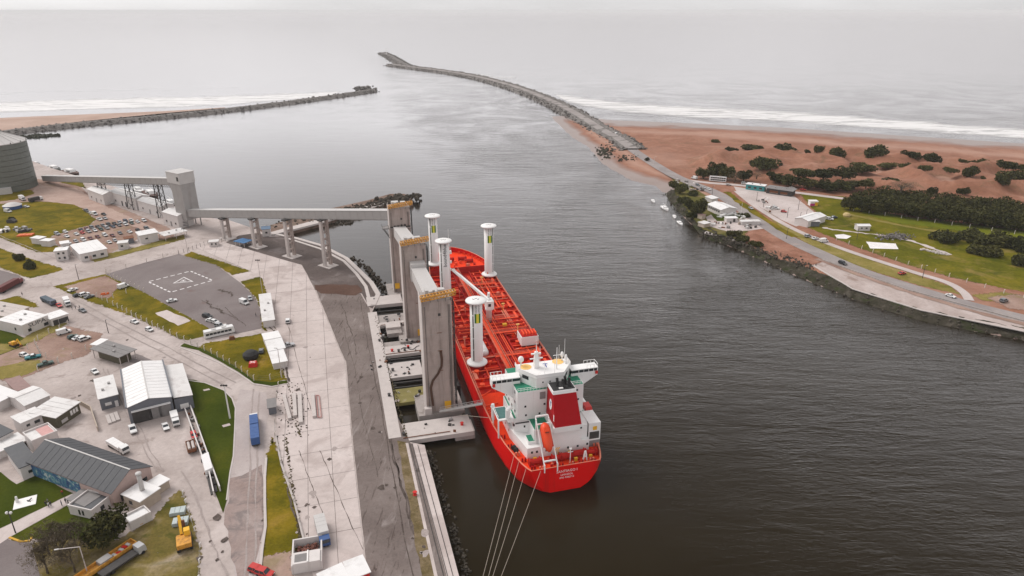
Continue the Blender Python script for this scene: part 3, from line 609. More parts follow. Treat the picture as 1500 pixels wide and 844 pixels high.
for q in ((95,440,340,570,.5,.25),(105,436,345,560,.5,.25),(372,570,360,844,.5,.2),(380,575,372,844,.5,.2),(150,540,230,690,.4,.3),(158,540,240,690,.4,.3),(0,345,95,385,.5,.3),(265,690,330,844,.5,.3)): wander(*q, m_track, GZ+.122, 'tyre_track')
for k in range(46):
    x, y = random.choice(((570,700),(560,600),(540,520),(600,800),(470,640),(450,520),(460,740),(345,455),(220,500),(200,660),(110,560),(320,800))); c = G(x+random.gauss(0,18),y+random.gauss(0,28),GZ+.128); n_ = 9; r_ = random.uniform(.3,1.3); a0 = random.uniform(0,6)
    m = MB(); m.add([(c.x+math.cos(a0+6.283*i/n_)*r_*random.uniform(.5,1.3),c.y+math.sin(a0+6.283*i/n_)*r_*random.uniform(.5,1.5),c.z) for i in range(n_)],[tuple(range(n_))]); T(m.build('oil_stain', m_crack if k % 3 else m_track, recalc=False), kind='structure')
# ================================================================ loading pier, towers and conveyors
m_stel = OM('grey_steel', rgb(.26,.245,.24), .6, .2, var=.12, dirt=(rgb(.15,.085,.06), .8, .63, .5))
m_dste = OM('dark_steel', rgb(.055,.05,.048), .7, .1, var=.3)
m_clad = OM('grey_cladding', rgb(.33,.31,.30), .6, var=.08, scale=.3, dirt=(rgb(.22,.19,.18), .3, .56, .5), streak=True)
m_clal = OM('pale_cladding', rgb(.50,.475,.46), .55, var=.06, scale=.3, dirt=(rgb(.36,.32,.30), .25, .58, .5))
m_oran = OM('orange_paint', rgb(.58,.27,.035), .65, var=.25, scale=1.5, dirt=(rgb(.16,.07,.03), 1.0, .50, .8))
m_yell = OM('yellow_paint', rgb(.75,.40,.02), .6, var=.1)
m_blk = OM('black_rubber', rgb(.022,.021,.021), .8, var=.3)
m_glas = OM('dark_glass', rgb(.028,.032,.036), .15, var=.2, spec=.6)
m_red = OM('red_enamel', rgb(.55,.02,.015), .45, var=.1)
m_blue = OM('blue_tarpaulin', rgb(.045,.10,.26), .7, var=.15, scale=1.2)
# --- pier of cross slabs over the water
pier = empty('loading_pier', SP(0,0,0), SA, 'stained concrete loading pier of cross slabs between quay and red ship', 'pier')
def slab(u0, u1, v0, v1, zt, th, mt, name='deck_slab'):
    return MB().box(v0, v1, u0, u1, zt-th, zt).build(name, mt, pier)
slab(31.5,41.6,-43.6,-19.6,3.0,1.5,m_conl); slab(31.8,38.5,-25.6,-19.2,2.96,3.4,m_cond,'end_block')
slab(55,64.5,-42,-31,2.7,1.2,m_moss); slab(72.5,84,-42.2,-30,3.0,1.3,m_conl); slab(90.5,98.5,-42.4,-23,3.0,1.3,m_conl)
slab(99,104,-42.4,-33,2.2,.9,m_cond,'sunk_slab'); slab(108,111.5,-40,-34,4.0,1.8,m_cond,'plinth'); slab(112,117.5,-40,-34,4.9,2.7,m_conl,'plinth')
slab(118.5,122,-43,-28,3.05,1.2,m_conl); slab(122.6,131,-43,-26,2.5,1.0,m_cond); slab(141,151.5,-46,-30,3.3,1.6,m_conl)
for u0, u1 in ((44.5,58),(101,116),(152,167)): slab(u0,u1,-35.5,-20,3.02,3.6,m_cond,'tower_pad')
slab(34,134,-46.4,-42.45,3.14,4.6,m_conl,'quay_beam')
for u0, u1 in ((58.4,100.6),(116.4,151.6)): slab(u0,u1,-22.6,-20.4,2.9,1.0,m_cond,'walkway')
for k in range(27):
    u_ = 33+k*5.1; MB().cyl((-20.6,u_,-2.5),(-20.6,u_,2.4),.55,n=8).build('pile', m_wall, pier)
    if k % 2: MB().cyl((-41,u_,-2.5),(-41,u_,2.0),.6,n=8).build('pile', m_wall, pier)
for u0 in (60,66,72,78,84,118,124,130,136,142):
    m = MB(); m.box(-19.9,-18.9,u0,u0+3.2,-.8,3.4)
    for j in range(3): m.cyl((-18.8,u0+.5+j*1.1,-.6),(-18.8,u0+.5+j*1.1,3.2),.4,n=7)
    m.build('fender', m_blk, pier)
m = MB()
for u0 in (62,70,78,86,94):
    m.beam((-22.3,u0,3),(-21.0,u0+7,9.5),.3).beam((-21.0,u0,3),(-22.3,u0+7,9.5),.3).beam((-22,u0,3),(-22,u0,10),.28)
m.beam((-22,58,10),(-22,100,10),.4); m.build('gantry_lattice', m_dste, pier)
for i, (u_, v_, col) in enumerate([(94,-39.5,m_red),(93,-37,m_dste),(93.2,-34.6,m_dste),(95.5,-33,m_red),(35,-41.6,m_dste),(36,-22.6,m_red),(78,-40.8,m_dste),(104,-43.6,m_dste),(60,-43.8,m_dste)]):
    m = MB(); m.lathe(0,0,[(.55,0),(.42,.15),(.32,.5),(.62,.72),(.55,.9)],10); b = m.build('mooring_bollard', col); b.location = SP(u_,v_,3.02 if u_ > 65 or v_ > -42 else 3.16)
    T(b, ['red bollard on the bare slab between the two nearer towers','leftmost dark bollard on the slab between the two nearer towers','dark bollard between two red ones on the pier slab','small red bollard beside the dark one on the pier slab','dark bollard on the left end of the front pier slab','red bollard on the right end of the front pier slab','dark bollard on the pale slab behind the mossy one','dark bollard on the quay beam beside the middle tower','dark bollard on the quay beam beside the mossy slab'][i], 'bollard', 'mooring bollards on the loading pier')
# clutter on the pier slabs: pipes, grating frames, rubbish
for k in range(70):
    u_, v_ = random.choice(((36,-30),(78,-37),(94,-32),(120,-36),(126,-35),(60,-37),(102,-30),(148,-38),(84,-44),(110,-44))); u_ += random.uniform(-4,4); v_ += random.uniform(-5,5)
    MB().rbox(v_,u_,2.9,random.uniform(.2,1.4),random.uniform(.2,1.0),random.uniform(.25,1.0),random.uniform(0,3)).build('clutter', random.choice((m_dste,m_dste,m_stel,m_rust,m_blk)), pier)
for u_ in (66.5,70,86,88.4,132.5,136):
    MB().beam((-42,u_,2.0),(-24,u_,1.7),.5,.6).build('cross_girder', m_dste, pier)
for u_ in (33,91.5,119): MB().cyl((-42,u_,3.25),(-27,u_,3.25),.14,n=6).build('pipe', m_rust, pier)
# hose lying on the slab
m = MB(); hp_ = [(-36+.5*k, 94.5+1.3*math.sin(k*.55)) for k in range(16)]
for a, b in zip(hp_[:-1], hp_[1:]): m.cyl((a[0],a[1],.1),(b[0],b[1],.1),.14,n=6,cap=False)
o = m.build('hose', m_blk); o.location = SP(0,0,3.0); o.rotation_euler = (0,0,SA); T(o, 'black hose snaking over the pier slab behind the nearest tower', 'hose')
# --- the three towers
def boom(parent, x0, x1, z, tilt):
    m = MB(); n_ = 11
    for y in (-.9, 1.1):
        for dz in (0, 1.2): m.beam((x0,y,z+dz),(x1,y,z+dz+tilt),.24)
        for k in range(n_+1):
            t = k/n_; x = x0+(x1-x0)*t; m.beam((x,y,z+tilt*t),(x,y,z+1.2+tilt*t),.2)
            if k < n_: t2 = (k+1)/n_; m.beam((x,y,z+tilt*t),(x0+(x1-x0)*t2,y,z+1.2+tilt*t2),.18)
    for k in range(n_+1):
        t = k/n_; x = x0+(x1-x0)*t; m.beam((x,-.9,z+1.2+tilt*t),(x,1.1,z+1.2+tilt*t),.2)
    return m.build('loading_boom', m_oran, parent)
def tower(u0, hgt, label, head=False, pipe=False, yb=None):
    r = empty('loading_tower', SP(u0,-27.7,3.02), SA, label, 'tower', 'concrete grain loading towers on the pier')
    m = MB(); m.box(-4.75,4.75,0,7,0,hgt); sh = m.build('shaft', m_cons, r)
    for k in range(1, 7):                                       # pour joints
        z = hgt*k/7; MB().box(-4.78,4.78,-.03,7.03,z-.05,z+.05).build('pour_joint', m_cond, sh)
    MB().box(-4.95,-4.72,-.15,7.1,0,hgt+.9).build('lit_side_sheet', m_conl, r)  # added pale sheet: light falling on this side face put into the colour
    MB().box(-4.7,4.9,-.1,7.1,hgt,hgt+.55).build('parapet', m_cond, r)
    boom(r, -5.0, 6.0, hgt+.6, 1.3)
    m = MB(); m.rbox(-1.5,4.5,hgt+.5,3.2,2.6,2.0).rbox(2.2,5,hgt+.5,2.2,2,1.6).cyl((-1.4,2.6,hgt+1),(-1.4,2.6,hgt+2.6),.7); m.build('winch_house', m_clal, r)
    MB().box(.3,1.1,-.06,.1,hgt-5.2,hgt-4.3).build('opening', m_dste, r)
    m = MB()                                                     # stair lattice on the ship side
    for y in (.8, 3.6):
        m.beam((5.6,y,0),(5.6,y,hgt-1),.22); m.beam((4.8,y,hgt-2),(5.6,y,hgt-2),.2)
    for k in range(int(hgt/2.5)):
        z = k*2.5; m.beam((5.6,.8,z),(5.6,3.6,z+2.5),.2).beam((4.8,.8,z+2.5),(5.7,.8,z+2.5),.14).beam((4.8,3.6,z+2.5),(5.7,3.6,z+2.5),.14)
    m.build('stair_lattice', m_dste, r)
    for x_ in (-3.9,3.6,4.0): MB().cyl((x_,-.14,.3),(x_,-.14,hgt-1.5),.07,n=5).build('conduit', m_dste, r)
    for k in range(14): MB().box(-4.5,-3.4,-.02,.0,hgt*(k+.5)/14,hgt*(k+.5)/14+.08).build('stain_band', m_cond, r)
    for x_ in (-4.4,-2,.4,2.8,4.5): MB().beam((x_,-.3,hgt-.2),(x_,-.3,hgt+1.0),.1).build('rail_post', m_dste, r)
    MB().beam((-4.6,-.3,hgt+.95),(4.7,-.3,hgt+.95),.09).build('top_rail', m_dste, r)
    for z in (hgt*.38, hgt*.56, hgt*.72): MB().box(-.3,1.2,-.05,.1,z,z+.22).build('bracket', m_rust, r)
    if yb: MB().box(yb,yb+2.1,-.6,.0,.9 if not head else 2,3.5 if not head else 4.6).build('yellow_cabinet', m_yell, r)
    if head:
        MB().box(-5.1,5.0,-.4,7.2,hgt-9.4,hgt-8.9).build('ledge', m_cond, r); MB().box(-8.2,-4.96,1,5,hgt-9.6,hgt-9.1).build('side_platform', m_stel, r)
        m = MB(); m.beam((-8,1.2,hgt-9.1),(-5,1.2,hgt-14),.25).beam((-8,4.8,hgt-9.1),(-5,4.8,hgt-14),.25)
        for x, y in ((-8.1,1.1),(-8.1,4.9),(-5.3,1.1)): m.beam((x,y,hgt-9.1),(x,y,hgt-8),.1)
        m.beam((-8.1,1.1,hgt-8),(-8.1,4.9,hgt-8),.1).beam((-8.1,1.1,hgt-8),(-5.1,1.1,hgt-8),.1); m.build('brace', m_dste, r)
        MB().box(-4.5,4.6,-.12,0,hgt-8.8,hgt-8.2).build('machinery_band', m_dste, r)
        for x in (-2.6,-1.0,.6,2.2): MB().rbox(x,-.5,hgt-8.9,.7,.5,1.2+.4*(x > 0)).build('motor', m_dste, r)
    if pipe:
        m = MB(); pts = [(.6,22.5),(.9,19.5),(.7,17),(-.5,14.5),(-2.4,12),(-3.2,9.4),(-3.0,6),(-2.7,2.6)]
        for a, b in zip(pts[:-1], pts[1:]): m.cyl((a[0],-.18,a[1]),(b[0],-.18,b[1]),.40,n=8)
        m.build('rusty_chute', OM('chute_rust', rgb(.085,.045,.03), .9, var=.3), r)
        MB().box(-5.7,-3.3,-1.6,-.02,.0,2.4).build('side_block', m_conl, r)
    return r
tower(46, 40.2, 'nearest concrete tower with a rusty bent chute down its face', False, True, 1.2)
tower(104, 39.6, 'middle concrete tower with a grey gallery leaving its upper face', False, False, -.2)
tower(155, 40.8, 'far concrete tower with a ledge and side platform below its head', True, False, -4.2)
# --- galleries
def gallery(name, a, b, w, h, label, bays, mat, roof, cat='conveyor', panels=True):
    a = Vector(a); b = Vector(b); r = empty(name, a, 0, label, cat); d = b-a; L_ = d.length; r.rotation_mode = 'QUATERNION'
    ex = d.normalized(); ey = Vector((0,0,1)).cross(ex).normalized(); ez = ex.cross(ey); r.rotation_quaternion = Matrix((ex, ey, ez)).transposed().to_quaternion()
    MB().box(0,L_,-w/2,w/2,0,h-.1).build('core', m_clad, r)
    st = L_/bays
    pm = MB().box(.04,st-.04,-.06,.06,.1,h-.35).mesh('panel', mat); rm = MB().box(.02,st-.02,-w/2-.2,w/2+.2,0,.14).mesh('roof_sheet', roof)
    for k in range(bays):
        for y in (-w/2-.03, w/2+.03):
            o = link('panel', pm, r); o.location = (k*st, y, 0)
        o = link('roof_sheet', rm, r); o.location = (k*st, 0, h-.1)
    MB().box(0,L_,-w/2+.2,w/2-.2,-.35,-.02).build('floor_girder', m_stel, r)
    return r
def W3(x, y, z): return (x, y, z)
gallery('conveyor_gallery', (-203,410.5,9.2), (-56.5,312,36.4), 4.2, 4.4, 'long sloping grey gallery on concrete frames rising to the far tower', 34, m_clad, m_clal)
gallery('conveyor_gallery', SP(157,-28.2,30.5), SP(106.5,-28.2,38.6), 5.2, 4.6, 'short grey gallery from the far tower to the middle tower', 12, m_clal, m_clal)
gallery('conveyor_gallery', SP(103.6,-26.6,29.5), SP(48.5,-27.8,37.9), 5.2, 4.8, 'short grey gallery from the middle tower to the nearest tower', 13, m_clal, m_clal)
o = MB().box(-2.9,2.9,-4.2,0,0,7.2).build('gallery_hood', m_clal); o.location = SP(103.9,-26.7,29.2); o.rotation_euler = (0,0,SA); T(o, 'boxy grey hood where the gallery leaves the middle tower', 'hood')
# --- concrete frames under the long gallery
ga = math.atan2(-15.5, 23.7)
for i, (x, y, h_) in enumerate([(-97.2,338.5,24.9),(-120.8,353.4,20.6),(-145.1,369.6,16.4),(-168.4,384.9,12.2)]):
    r = empty('gallery_support', (x, y, GZ+.06), ga, ['tallest concrete frame under the gallery, nearest the bay','second tallest concrete frame under the gallery','third concrete frame under the gallery, beside the white hut','shortest concrete frame under the gallery, by the guard hut'][i], 'support', 'concrete frames under the long gallery')
    MB().prism([(-4.4,-3.2),(4.6,-3.6),(4.8,3.3),(-4.2,3.6)],0,.25).build('foot_pad', m_conl, r)
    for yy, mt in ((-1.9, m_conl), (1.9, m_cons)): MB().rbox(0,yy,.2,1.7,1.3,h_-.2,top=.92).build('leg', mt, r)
    k = 3.5
    while k < h_-1: MB().box(-.5,.5,-1.3,1.3,k,k+.9).build('rung', m_cons, r); k += 3.6
    MB().box(-1.4,1.4,-2.9,2.9,h_,h_+.7).build('crosshead', m_dste, r)
# --- transfer tower, lattice gallery and silo
ct = empty('transfer_tower', (-203,410.5,GZ), ga, 'grey clad transfer tower with an overhanging head where two conveyors meet', 'tower')
MB().box(-4,6,-3.4,6,5,27.6).build('shaft', m_clad, ct); MB().box(-6.8,6.2,-3.8,6.4,27.5,34).build('head', m_clal, ct); MB().box(-7,6.4,-4,6.6,34,34.4).build('roof', m_clal, ct)
MB().box(3.6,5.4,-3.95,-3.7,29.5,32).build('dark_window', m_dste, ct); MB().box(-4.3,-4,-3.4,6,5,27.6).build('side_sheet', m_clal, ct)
m = MB().add([(-6.6,-3.7,27.5),(-4,-3.3,27.5),(-4,-3.3,21),(-6.6,6,27.5),(-4,6,27.5),(-4,6,21)],[(0,1,2),(3,5,4),(0,2,5,3)]); m.build('chute_brace', m_clad, ct)
m = MB()
for x in (-5.8,0,5.8):
    for y in (-3.2,5.8): MB().beam((x,y,0),(x,y,5.2),.5).build('base_post', m_stel, ct)
for z in (1.6,3.4): MB().beam((-5.8,-3.3,z),(5.8,-3.3,z),.9,.5).build('base_beam', m_stel, ct)
lg = gallery('conveyor_gallery', (-366,528,4.2), (-210,415.6,28.2), 4.0, 4.0, 'grey roofed conveyor on lattice trestles from the silo to the transfer tower', 28, m_clad, m_clal)
m = MB()
for k in range(40): m.beam((95+k*2.5,-2.1,-.3),(95+k*2.5,-2.1,-1.5),.14).beam((95+k*2.5,-2.1,-1.5),(97.5+k*2.5,-2.1,-.3),.12)
m.beam((95,-1.9,-1.5),(195,-1.9,-1.5),.2); m.build('lower_truss', m_dste, lg)
for i, (x, y, h_) in enumerate([(-225.8,427.5,22.6),(-257.3,450,17.6),(-289.9,473.4,12.8)]):
    r = empty('lattice_trestle', (x, y, GZ), ga, ['tallest steel lattice trestle, nearest the transfer tower','middle steel lattice trestle between the white warehouses','shortest steel lattice trestle at the first white warehouse'][i], 'trestle', 'lattice trestles under the inclined conveyor')
    for sx in (-2.6, 2.6):
        for sy in (-1.2, 1.2): MB().beam((sx*1.25,sy*1.5,0),(sx,sy,h_),.42).build('leg', m_dste, r)
        m = MB(); q = int(h_/4.2)
        for k in range(q): m.beam((sx,-1.3,h_*k/q),(sx,1.3,h_*(k+1)/q),.2).beam((sx,1.3,h_*k/q),(sx,-1.3,h_*(k+1)/q),.2)
        m.build('bracing', m_dste, r)
    m = MB(); m.beam((-2.8,0,h_*.66),(2.8,0,h_*.66),.25); m.build('tie', m_dste, r)
MBs = MB(); n_ = 56; prof = []
silo = empty('grain_silo', (-386,509,GZ), 0, 'large grey green round grain silo with a pale cone roof', 'silo')
R_ = 22.0
for k in range(9):                                              # rings of wall sheet
    m = MB(); z0 = 34.6*k/9; m.lathe(0,0,[(R_,z0),(R_+.12,z0+.3),(R_,z0+3.7)],n_); m.build('wall_ring', OM('silo_sheet', rgb(.135,.142,.125), .5, .15, var=.07, scale=.5) if k == 0 else bpy.data.materials['silo_sheet'], silo, smooth=False)
m = MB(); m.lathe(0,0,[(R_+.35,34.4),(R_+.3,34.9),(3.2,43.2),(3.2,43.6)],n_); rf = m.build('roof', OM('silo_roof', rgb(.52,.49,.47), .5, var=.06, dirt=(rgb(.3,.27,.26), .15, .58, .5)), silo)
for k in range(22):
    a = 2*math.pi*k/22; MB().beam((math.cos(a)*R_,math.sin(a)*R_,35.15),(math.cos(a)*3.2,math.sin(a)*3.2,43.4),.16,.22).build('roof_rib', m_clal, rf)
m = MB(); m.rbox(0,0,43.4,5,5,4.6).beam((-2,-2.6,43.5),(3,-5,48.5),.3).beam((2.6,2,43.5),(5,-2,49),.3).beam((0,0,48),(9,-4,46),.8); m.build('headhouse', m_dste, silo)
for k in range(16):
    a = 2*math.pi*k/16; MB().cyl((math.cos(a)*(R_+.2),math.sin(a)*(R_+.2),34.6),(math.cos(a)*(R_+.2),math.sin(a)*(R_+.2),35.6),.3,n=6).build('vent', m_dste, silo)
MB().rbox(14,-19,0,9,4,4.5,rz=.55).build('fan_house', m_clal, silo)
# --- finger pier in the bay
fp = [(393,346),(425,338),(478,324),(530,309),(560,302),(590,298),(605,297),(604,289),(592,284),(572,284),(540,293),(478,307),(430,320),(385,333),(378,337)]
m = MB(); m.prism([(p.x,p.y) for p in (G(x,y,2.6) for x,y in fp)],-2,2.6); o = m.build('finger_pier', GM('old_pier_top', [(.3,(.12,.075,.055)),(.55,(.22,.155,.125)),(.8,(.34,.27,.235))], .06, (.8,.25), ((.06,.05,.03),.1,.54,.8))); T(o, kind='structure')
m = MB(); m.prism([(p.x,p.y) for p in (G(x,y,3) for x,y in [(396,345),(470,326),(540,306),(572,297),(574,294),(536,301),(468,321),(394,341)])],2.0,3.1); T(m.build('pier_apron', m_conl), kind='structure')
cs = []; sz = []
for _ in range(420):
    t = random.random()**.6; a = G(400,335,2.4).lerp(G(600,290,2.4), t); a += Vector((random.uniform(-9,9),random.uniform(-6,9),0)); cs.append((a.x,a.y,a.z+random.uniform(-.5,1.0)*(.4+t))); sz.append(random.uniform(.6,2.2)*(.5+t*.7))
rocks('pier_rubble', cs, sz, m_rubb, None, 'dark rubble and weeds on the ruined finger pier in the bay', 'rubble')
cs = [tuple(G(486+random.uniform(-30,30),326+random.uniform(-3,3)-(0),.2)) for _ in range(60)]
rocks('pier_rubble', cs, [random.uniform(.6,1.8) for _ in cs], m_rubb, None, 'dark fallen rubble in the water beside the tallest gallery frame', 'rubble')
# --- curved dock edge wall, quay edge strips and rails
for px, w_, h_ in (([(405,344),(433,349.5),(471,360.5),(507,379),(527,398),(544,415),(554,432),(547,448)], 2.2, .5), ([(420,349),(470,365),(504,383),(522,401),(536,420),(541,440)], 1.6, .25)):
    kerb(px, w_, h_, m_conl, 'dock_edge')
cs = []
for _ in range(90):
    t = random.random(); a = G(512,378,0).lerp(G(563,433,0), t); cs.append((a.x+random.uniform(-1,2.5)+3*math.sin(t*3.1), a.y+random.uniform(-1,2), random.uniform(-.2,1.4)))
rocks('dock_rubble', cs, [random.uniform(.5,1.2) for _ in cs], m_rubb, None, 'dark rubble below the curved dock edge', 'rubble')
o = sheet('quay_edge', [(622,654),(604,650),(656,850),(664,890),(688,890),(674,850)], GZ+.16, m_slab)
o = sheet('quay_edge', [(594,649),(598,649),(641,844),(650,890),(643,890),(636,844)], GZ+.12, m_slab)
o = sheet('rail_bed', [(598,649),(606,650),(660,850),(670,890),(648,890),(639,844)], GZ+.10, m_asph)
for px in ([(600,650),(654,860)], [(604,650),(660,860)], [(612,652),(668,860)]):
    m = MB(); a, b = G(*px[0], GZ+.2), G(*px[1], GZ+.2); m.beam(a, b, .14, .16); T(m.build('crane_rail', m_dste), kind='structure')
sheet('mossy_joint', [(582,645),(594,648),(637,846),(640,890),(626,890)], GZ+.09, GM('joint_moss', [(.3,(.10,.075,.03)),(.6,(.20,.15,.09)),(.8,(.30,.25,.21))], .25, (1.5,.3)), .25)
cs = []
for _ in range(220):
    t = random.random(); a = G(626,660,0).lerp(G(682,850,0), t); cs.append((a.x+random.gauss(.5,.7), a.y, random.uniform(-.2,.5)))
rocks('wall_foot_stones', cs, [random.uniform(.2,.6) for _ in cs], m_rubb, None, 'weedy stones at the foot of the quay wall', 'rubble')
m = MB(); m.lathe(0,0,[(.6,0),(.5,.2),(.35,.7),(.65,.95),(.6,1.1)],10); o = m.build('mooring_bollard', m_red); o.location = G(608,725,GZ+.1); T(o, 'red and white bollard beside the moss at the asphalt edge', 'bollard', 'mooring bollards on the quay'); link('band', MB().lathe(0,0,[(.36,.35),(.37,.5),(.36,.65)],10).mesh('band', m_white), o)
# ================================================================ the red tanker
m_hull = OM('hull_red', rgb(.70,.006,.005), .5, var=.07, scale=.15, dirt=(rgb(.33,.018,.012), .16, .53, .75), streak=True, spec=.06)
m_boot = OM('boot_topping', rgb(.22,.035,.022), .7, var=.25, scale=.4)
m_deck = OM('deck_red', rgb(.55,.014,.005), .75, var=.2, scale=.3, dirt=(rgb(.24,.007,.006), .14, .46, .9), spec=.12)
m_dkor = OM('deck_orange_red', rgb(.78,.045,.008), .75, var=.14, scale=.35, dirt=(rgb(.42,.02,.012), .2, .57, .6), spec=.12)
m_gear = OM('deck_gear_red', rgb(.42,.016,.012), .6, var=.2, scale=.8, spec=.12)
m_pipe = OM('pipe_red', rgb(.80,.085,.03), .5, var=.15, scale=.6, spec=.12)
m_rail = OM('rail_pink', rgb(.66,.19,.12), .6, var=.15)
m_swht = OM('ship_white', rgb(.80,.78,.765), .42, var=.03, scale=.3, dirt=(rgb(.52,.43,.38), .35, .57, .45), streak=True)
m_sgrn = OM('deck_green', rgb(.018,.20,.115), .6, var=.14, scale=.5)
m_fred = OM('funnel_red', rgb(.38,.004,.008), .5, var=.06, spec=.12)
m_ybl = OM('cream_yellow', rgb(.85,.52,.16), .6, var=.1)
m_lime = OM('emblem_yellow', rgb(.72,.70,.07), .5, var=.03); m_dgr = OM('emblem_green', rgb(.03,.17,.02), .5, var=.03)
m_nav = OM('logo_blue', rgb(.03,.05,.28), .5, var=.03); m_ink = OM('dark_lettering', rgb(.035,.035,.04), .5, var=.03)
m_orng = OM('lifeboat_orange', rgb(.70,.055,.008), .4, var=.06)
SHX = SP(0,.6,0)
ship = empty('tanker', SHX, SA, 'bright red tanker with four white sail columns moored at the loading pier', 'ship')
ST = [(0,10.2,4.6,8.5),(1.2,11.0,6.6,8.5),(4,12.0,9.4,8.45),(8,13.0,12.0,8.4),(15,14.3,13.8,8.3),(25,15.3,15.1,8.2),(38,15.8,15.8,8.1),(60,15.8,15.8,8.0),(100,15.8,15.8,8.0),(140,15.8,15.8,8.1),(152,15.7,15.2,8.4),(158,15.4,14.2,8.9),(162,15.0,13.0,11.3),(168,13.6,10.6,11.5),(174,11.2,7.6,11.8),(179,8.4,4.6,12.1),(183,5.2,2.0,12.4),(185.6,2.0,.4,12.6),(186.6,.15,.1,12.7)]
def hw(u):
    for a, b in zip(ST[:-1], ST[1:]):
        if a[0] <= u <= b[0]: t = (u-a[0])/(b[0]-a[0]); return a[1]+(b[1]-a[1])*t
    return 0
m = MB(); rows = []
for u_, d_, w_, z_ in ST:
    pr = [(w_*.5,-5),(w_*.86,-1.2),(w_,0),(w_+(d_-w_)*.38,1.3),(w_+(d_-w_)*.78,4.2),(d_,z_-1.2),(d_,z_)]; rows.append([(-x,u_,z) for x, z in pr[::-1]]+[(x,u_,z) for x, z in pr])
k = len(rows[0])
for r in rows: m.v += r
for i in range(len(rows)-1):
    for j in range(k-1): m.f.append((i*k+j,i*k+j+1,(i+1)*k+j+1,(i+1)*k+j)); m.m.append(1 if j in (4,5,6,7,8) else 0)
for j in range(6):                                              # transom
    m.f.append((j, j+1, k-2-j, k-1-j)); m.m.append(1 if j >= 4 else 0)
hull = m.build('hull', [m_hull, m_boot], ship)
for p in hull.data.polygons: p.use_smooth = abs(p.normal.y) < .9
# inner bulwark, decks
def deckpoly(u0, u1, inset=.35, step=4):
    us_ = [u0]+[s[0] for s in ST if u0 < s[0] < u1]+[u1]; return [(hw(u_)-inset, u_) for u_ in us_]+[(-(hw(u_)-inset), u_) for u_ in us_[::-1]]
MB().prism(deckpoly(.3,46),6.9,7.3).build('poop_deck', m_dkor, ship); MB().prism(deckpoly(46,161),6.9,7.32).build('main_deck', m_deck, ship); MB().prism(deckpoly(161,186),9.6,10.1).build('forecastle_deck', m_dkor, ship)
MB().box(-15.0,15.0,160.6,161.0,7.3,10.6).build('forecastle_bulkhead', m_gear, ship)  # darker red puts the shade at the forecastle break into the colour
for sg in (-1, 1):                                              # bulwark cap and side rails
    pts = [Vector((sg*(hw(s[0])-.15), s[0], s[3])) for s in ST]; m = MB()
    for a, b in zip(pts[:-1], pts[1:]): m.beam(a, b, .42, .12)
    m.build('bulwark_cap', m_rail, ship)
    m = MB(); u_ = 36.0
    while u_ < 158:
        x = sg*(hw(u_)-.5); m.beam((x,u_,7.9),(x,u_,9.2),.09); u_ += 2.4
    for z in (8.6, 9.2): m.beam((sg*15.3,36,z),(sg*15.3,150,z),.10)
    m.build('side_railing', m_rail, ship)
MB().beam((-10.1,.15,8.5),(10.1,.15,8.5),.3,.12).build('bulwark_cap', m_rail, ship)
# deck structure
u_ = 49.0
while u_ < 160:
    for sg in (-1, 1):
        a, b = (-15.2, -4.4) if sg < 0 else (4.2, 15.2); g_ = MB().box(a,b,u_,u_+.34,7.3,8.25).build('deck_girder', m_deck, ship); MB().box(a,b,u_-.05,u_+.39,8.25,8.33).build('flange', m_pipe, g_)
    u_ += 5.4
for v_, w_ in ((-9.6,.34),(-4.2,.5),(4.0,.5),(9.4,.34)): MB().box(v_,v_+w_,46,160,7.3,8.42).build('longitudinal_girder', m_pipe if abs(v_) > 5 else m_gear, ship)
cw = MB().box(-2.9,-1.3,42,160,9.7,9.85).build('catwalk', m_pipe, ship)
m = MB()
for v_ in (-2.95,-1.25):
    m.beam((v_,42,10.85),(v_,160,10.85),.14); m.beam((v_,42,10.3),(v_,160,10.3),.08)
    for q in range(60): m.beam((v_,42+q*2,9.8),(v_,42+q*2,10.85),.1)
m.build('handrail', m_rail, cw)
m = MB()
for q in range(16):
    for v_ in (-2.8,-1.4): m.beam((v_,44+q*7.6,7.3),(v_,44+q*7.6,9.7),.25)
m.build('trestle', m_gear, cw)
for v_, z, r_ in ((-.6,8.9,.30),(.3,8.9,.30),(1.2,8.9,.30),(2.1,8.9,.24),(2.8,8.9,.24),(-.2,9.8,.18),(1.6,9.8,.18)): MB().cyl((v_,48,z),(v_,152 if r_ > .2 else 140,z),r_,n=7).build('cargo_pipe', m_pipe if r_ < .28 else m_gear, ship)
for q in range(14): MB().box(-1,3.4,50+q*7.5,50.4+q*7.5,7.3,8.7).build('pipe_support', m_gear, ship)
for sg in (1,):                                                 # starboard fore-and-aft lines with pale gratings
    for v_ in (8.0,8.9,9.6): MB().cyl((v_,84,9.1),(v_,108,9.1),.22,n=6).build('pipe', m_rail, ship)
    MB().box(5.2,5.7,108,156,8.6,9.0).build('pipe_tray', m_pipe, ship); MB().box(7.6,8.3,112,150,8.6,8.95).build('pipe_tray', m_pipe, ship)
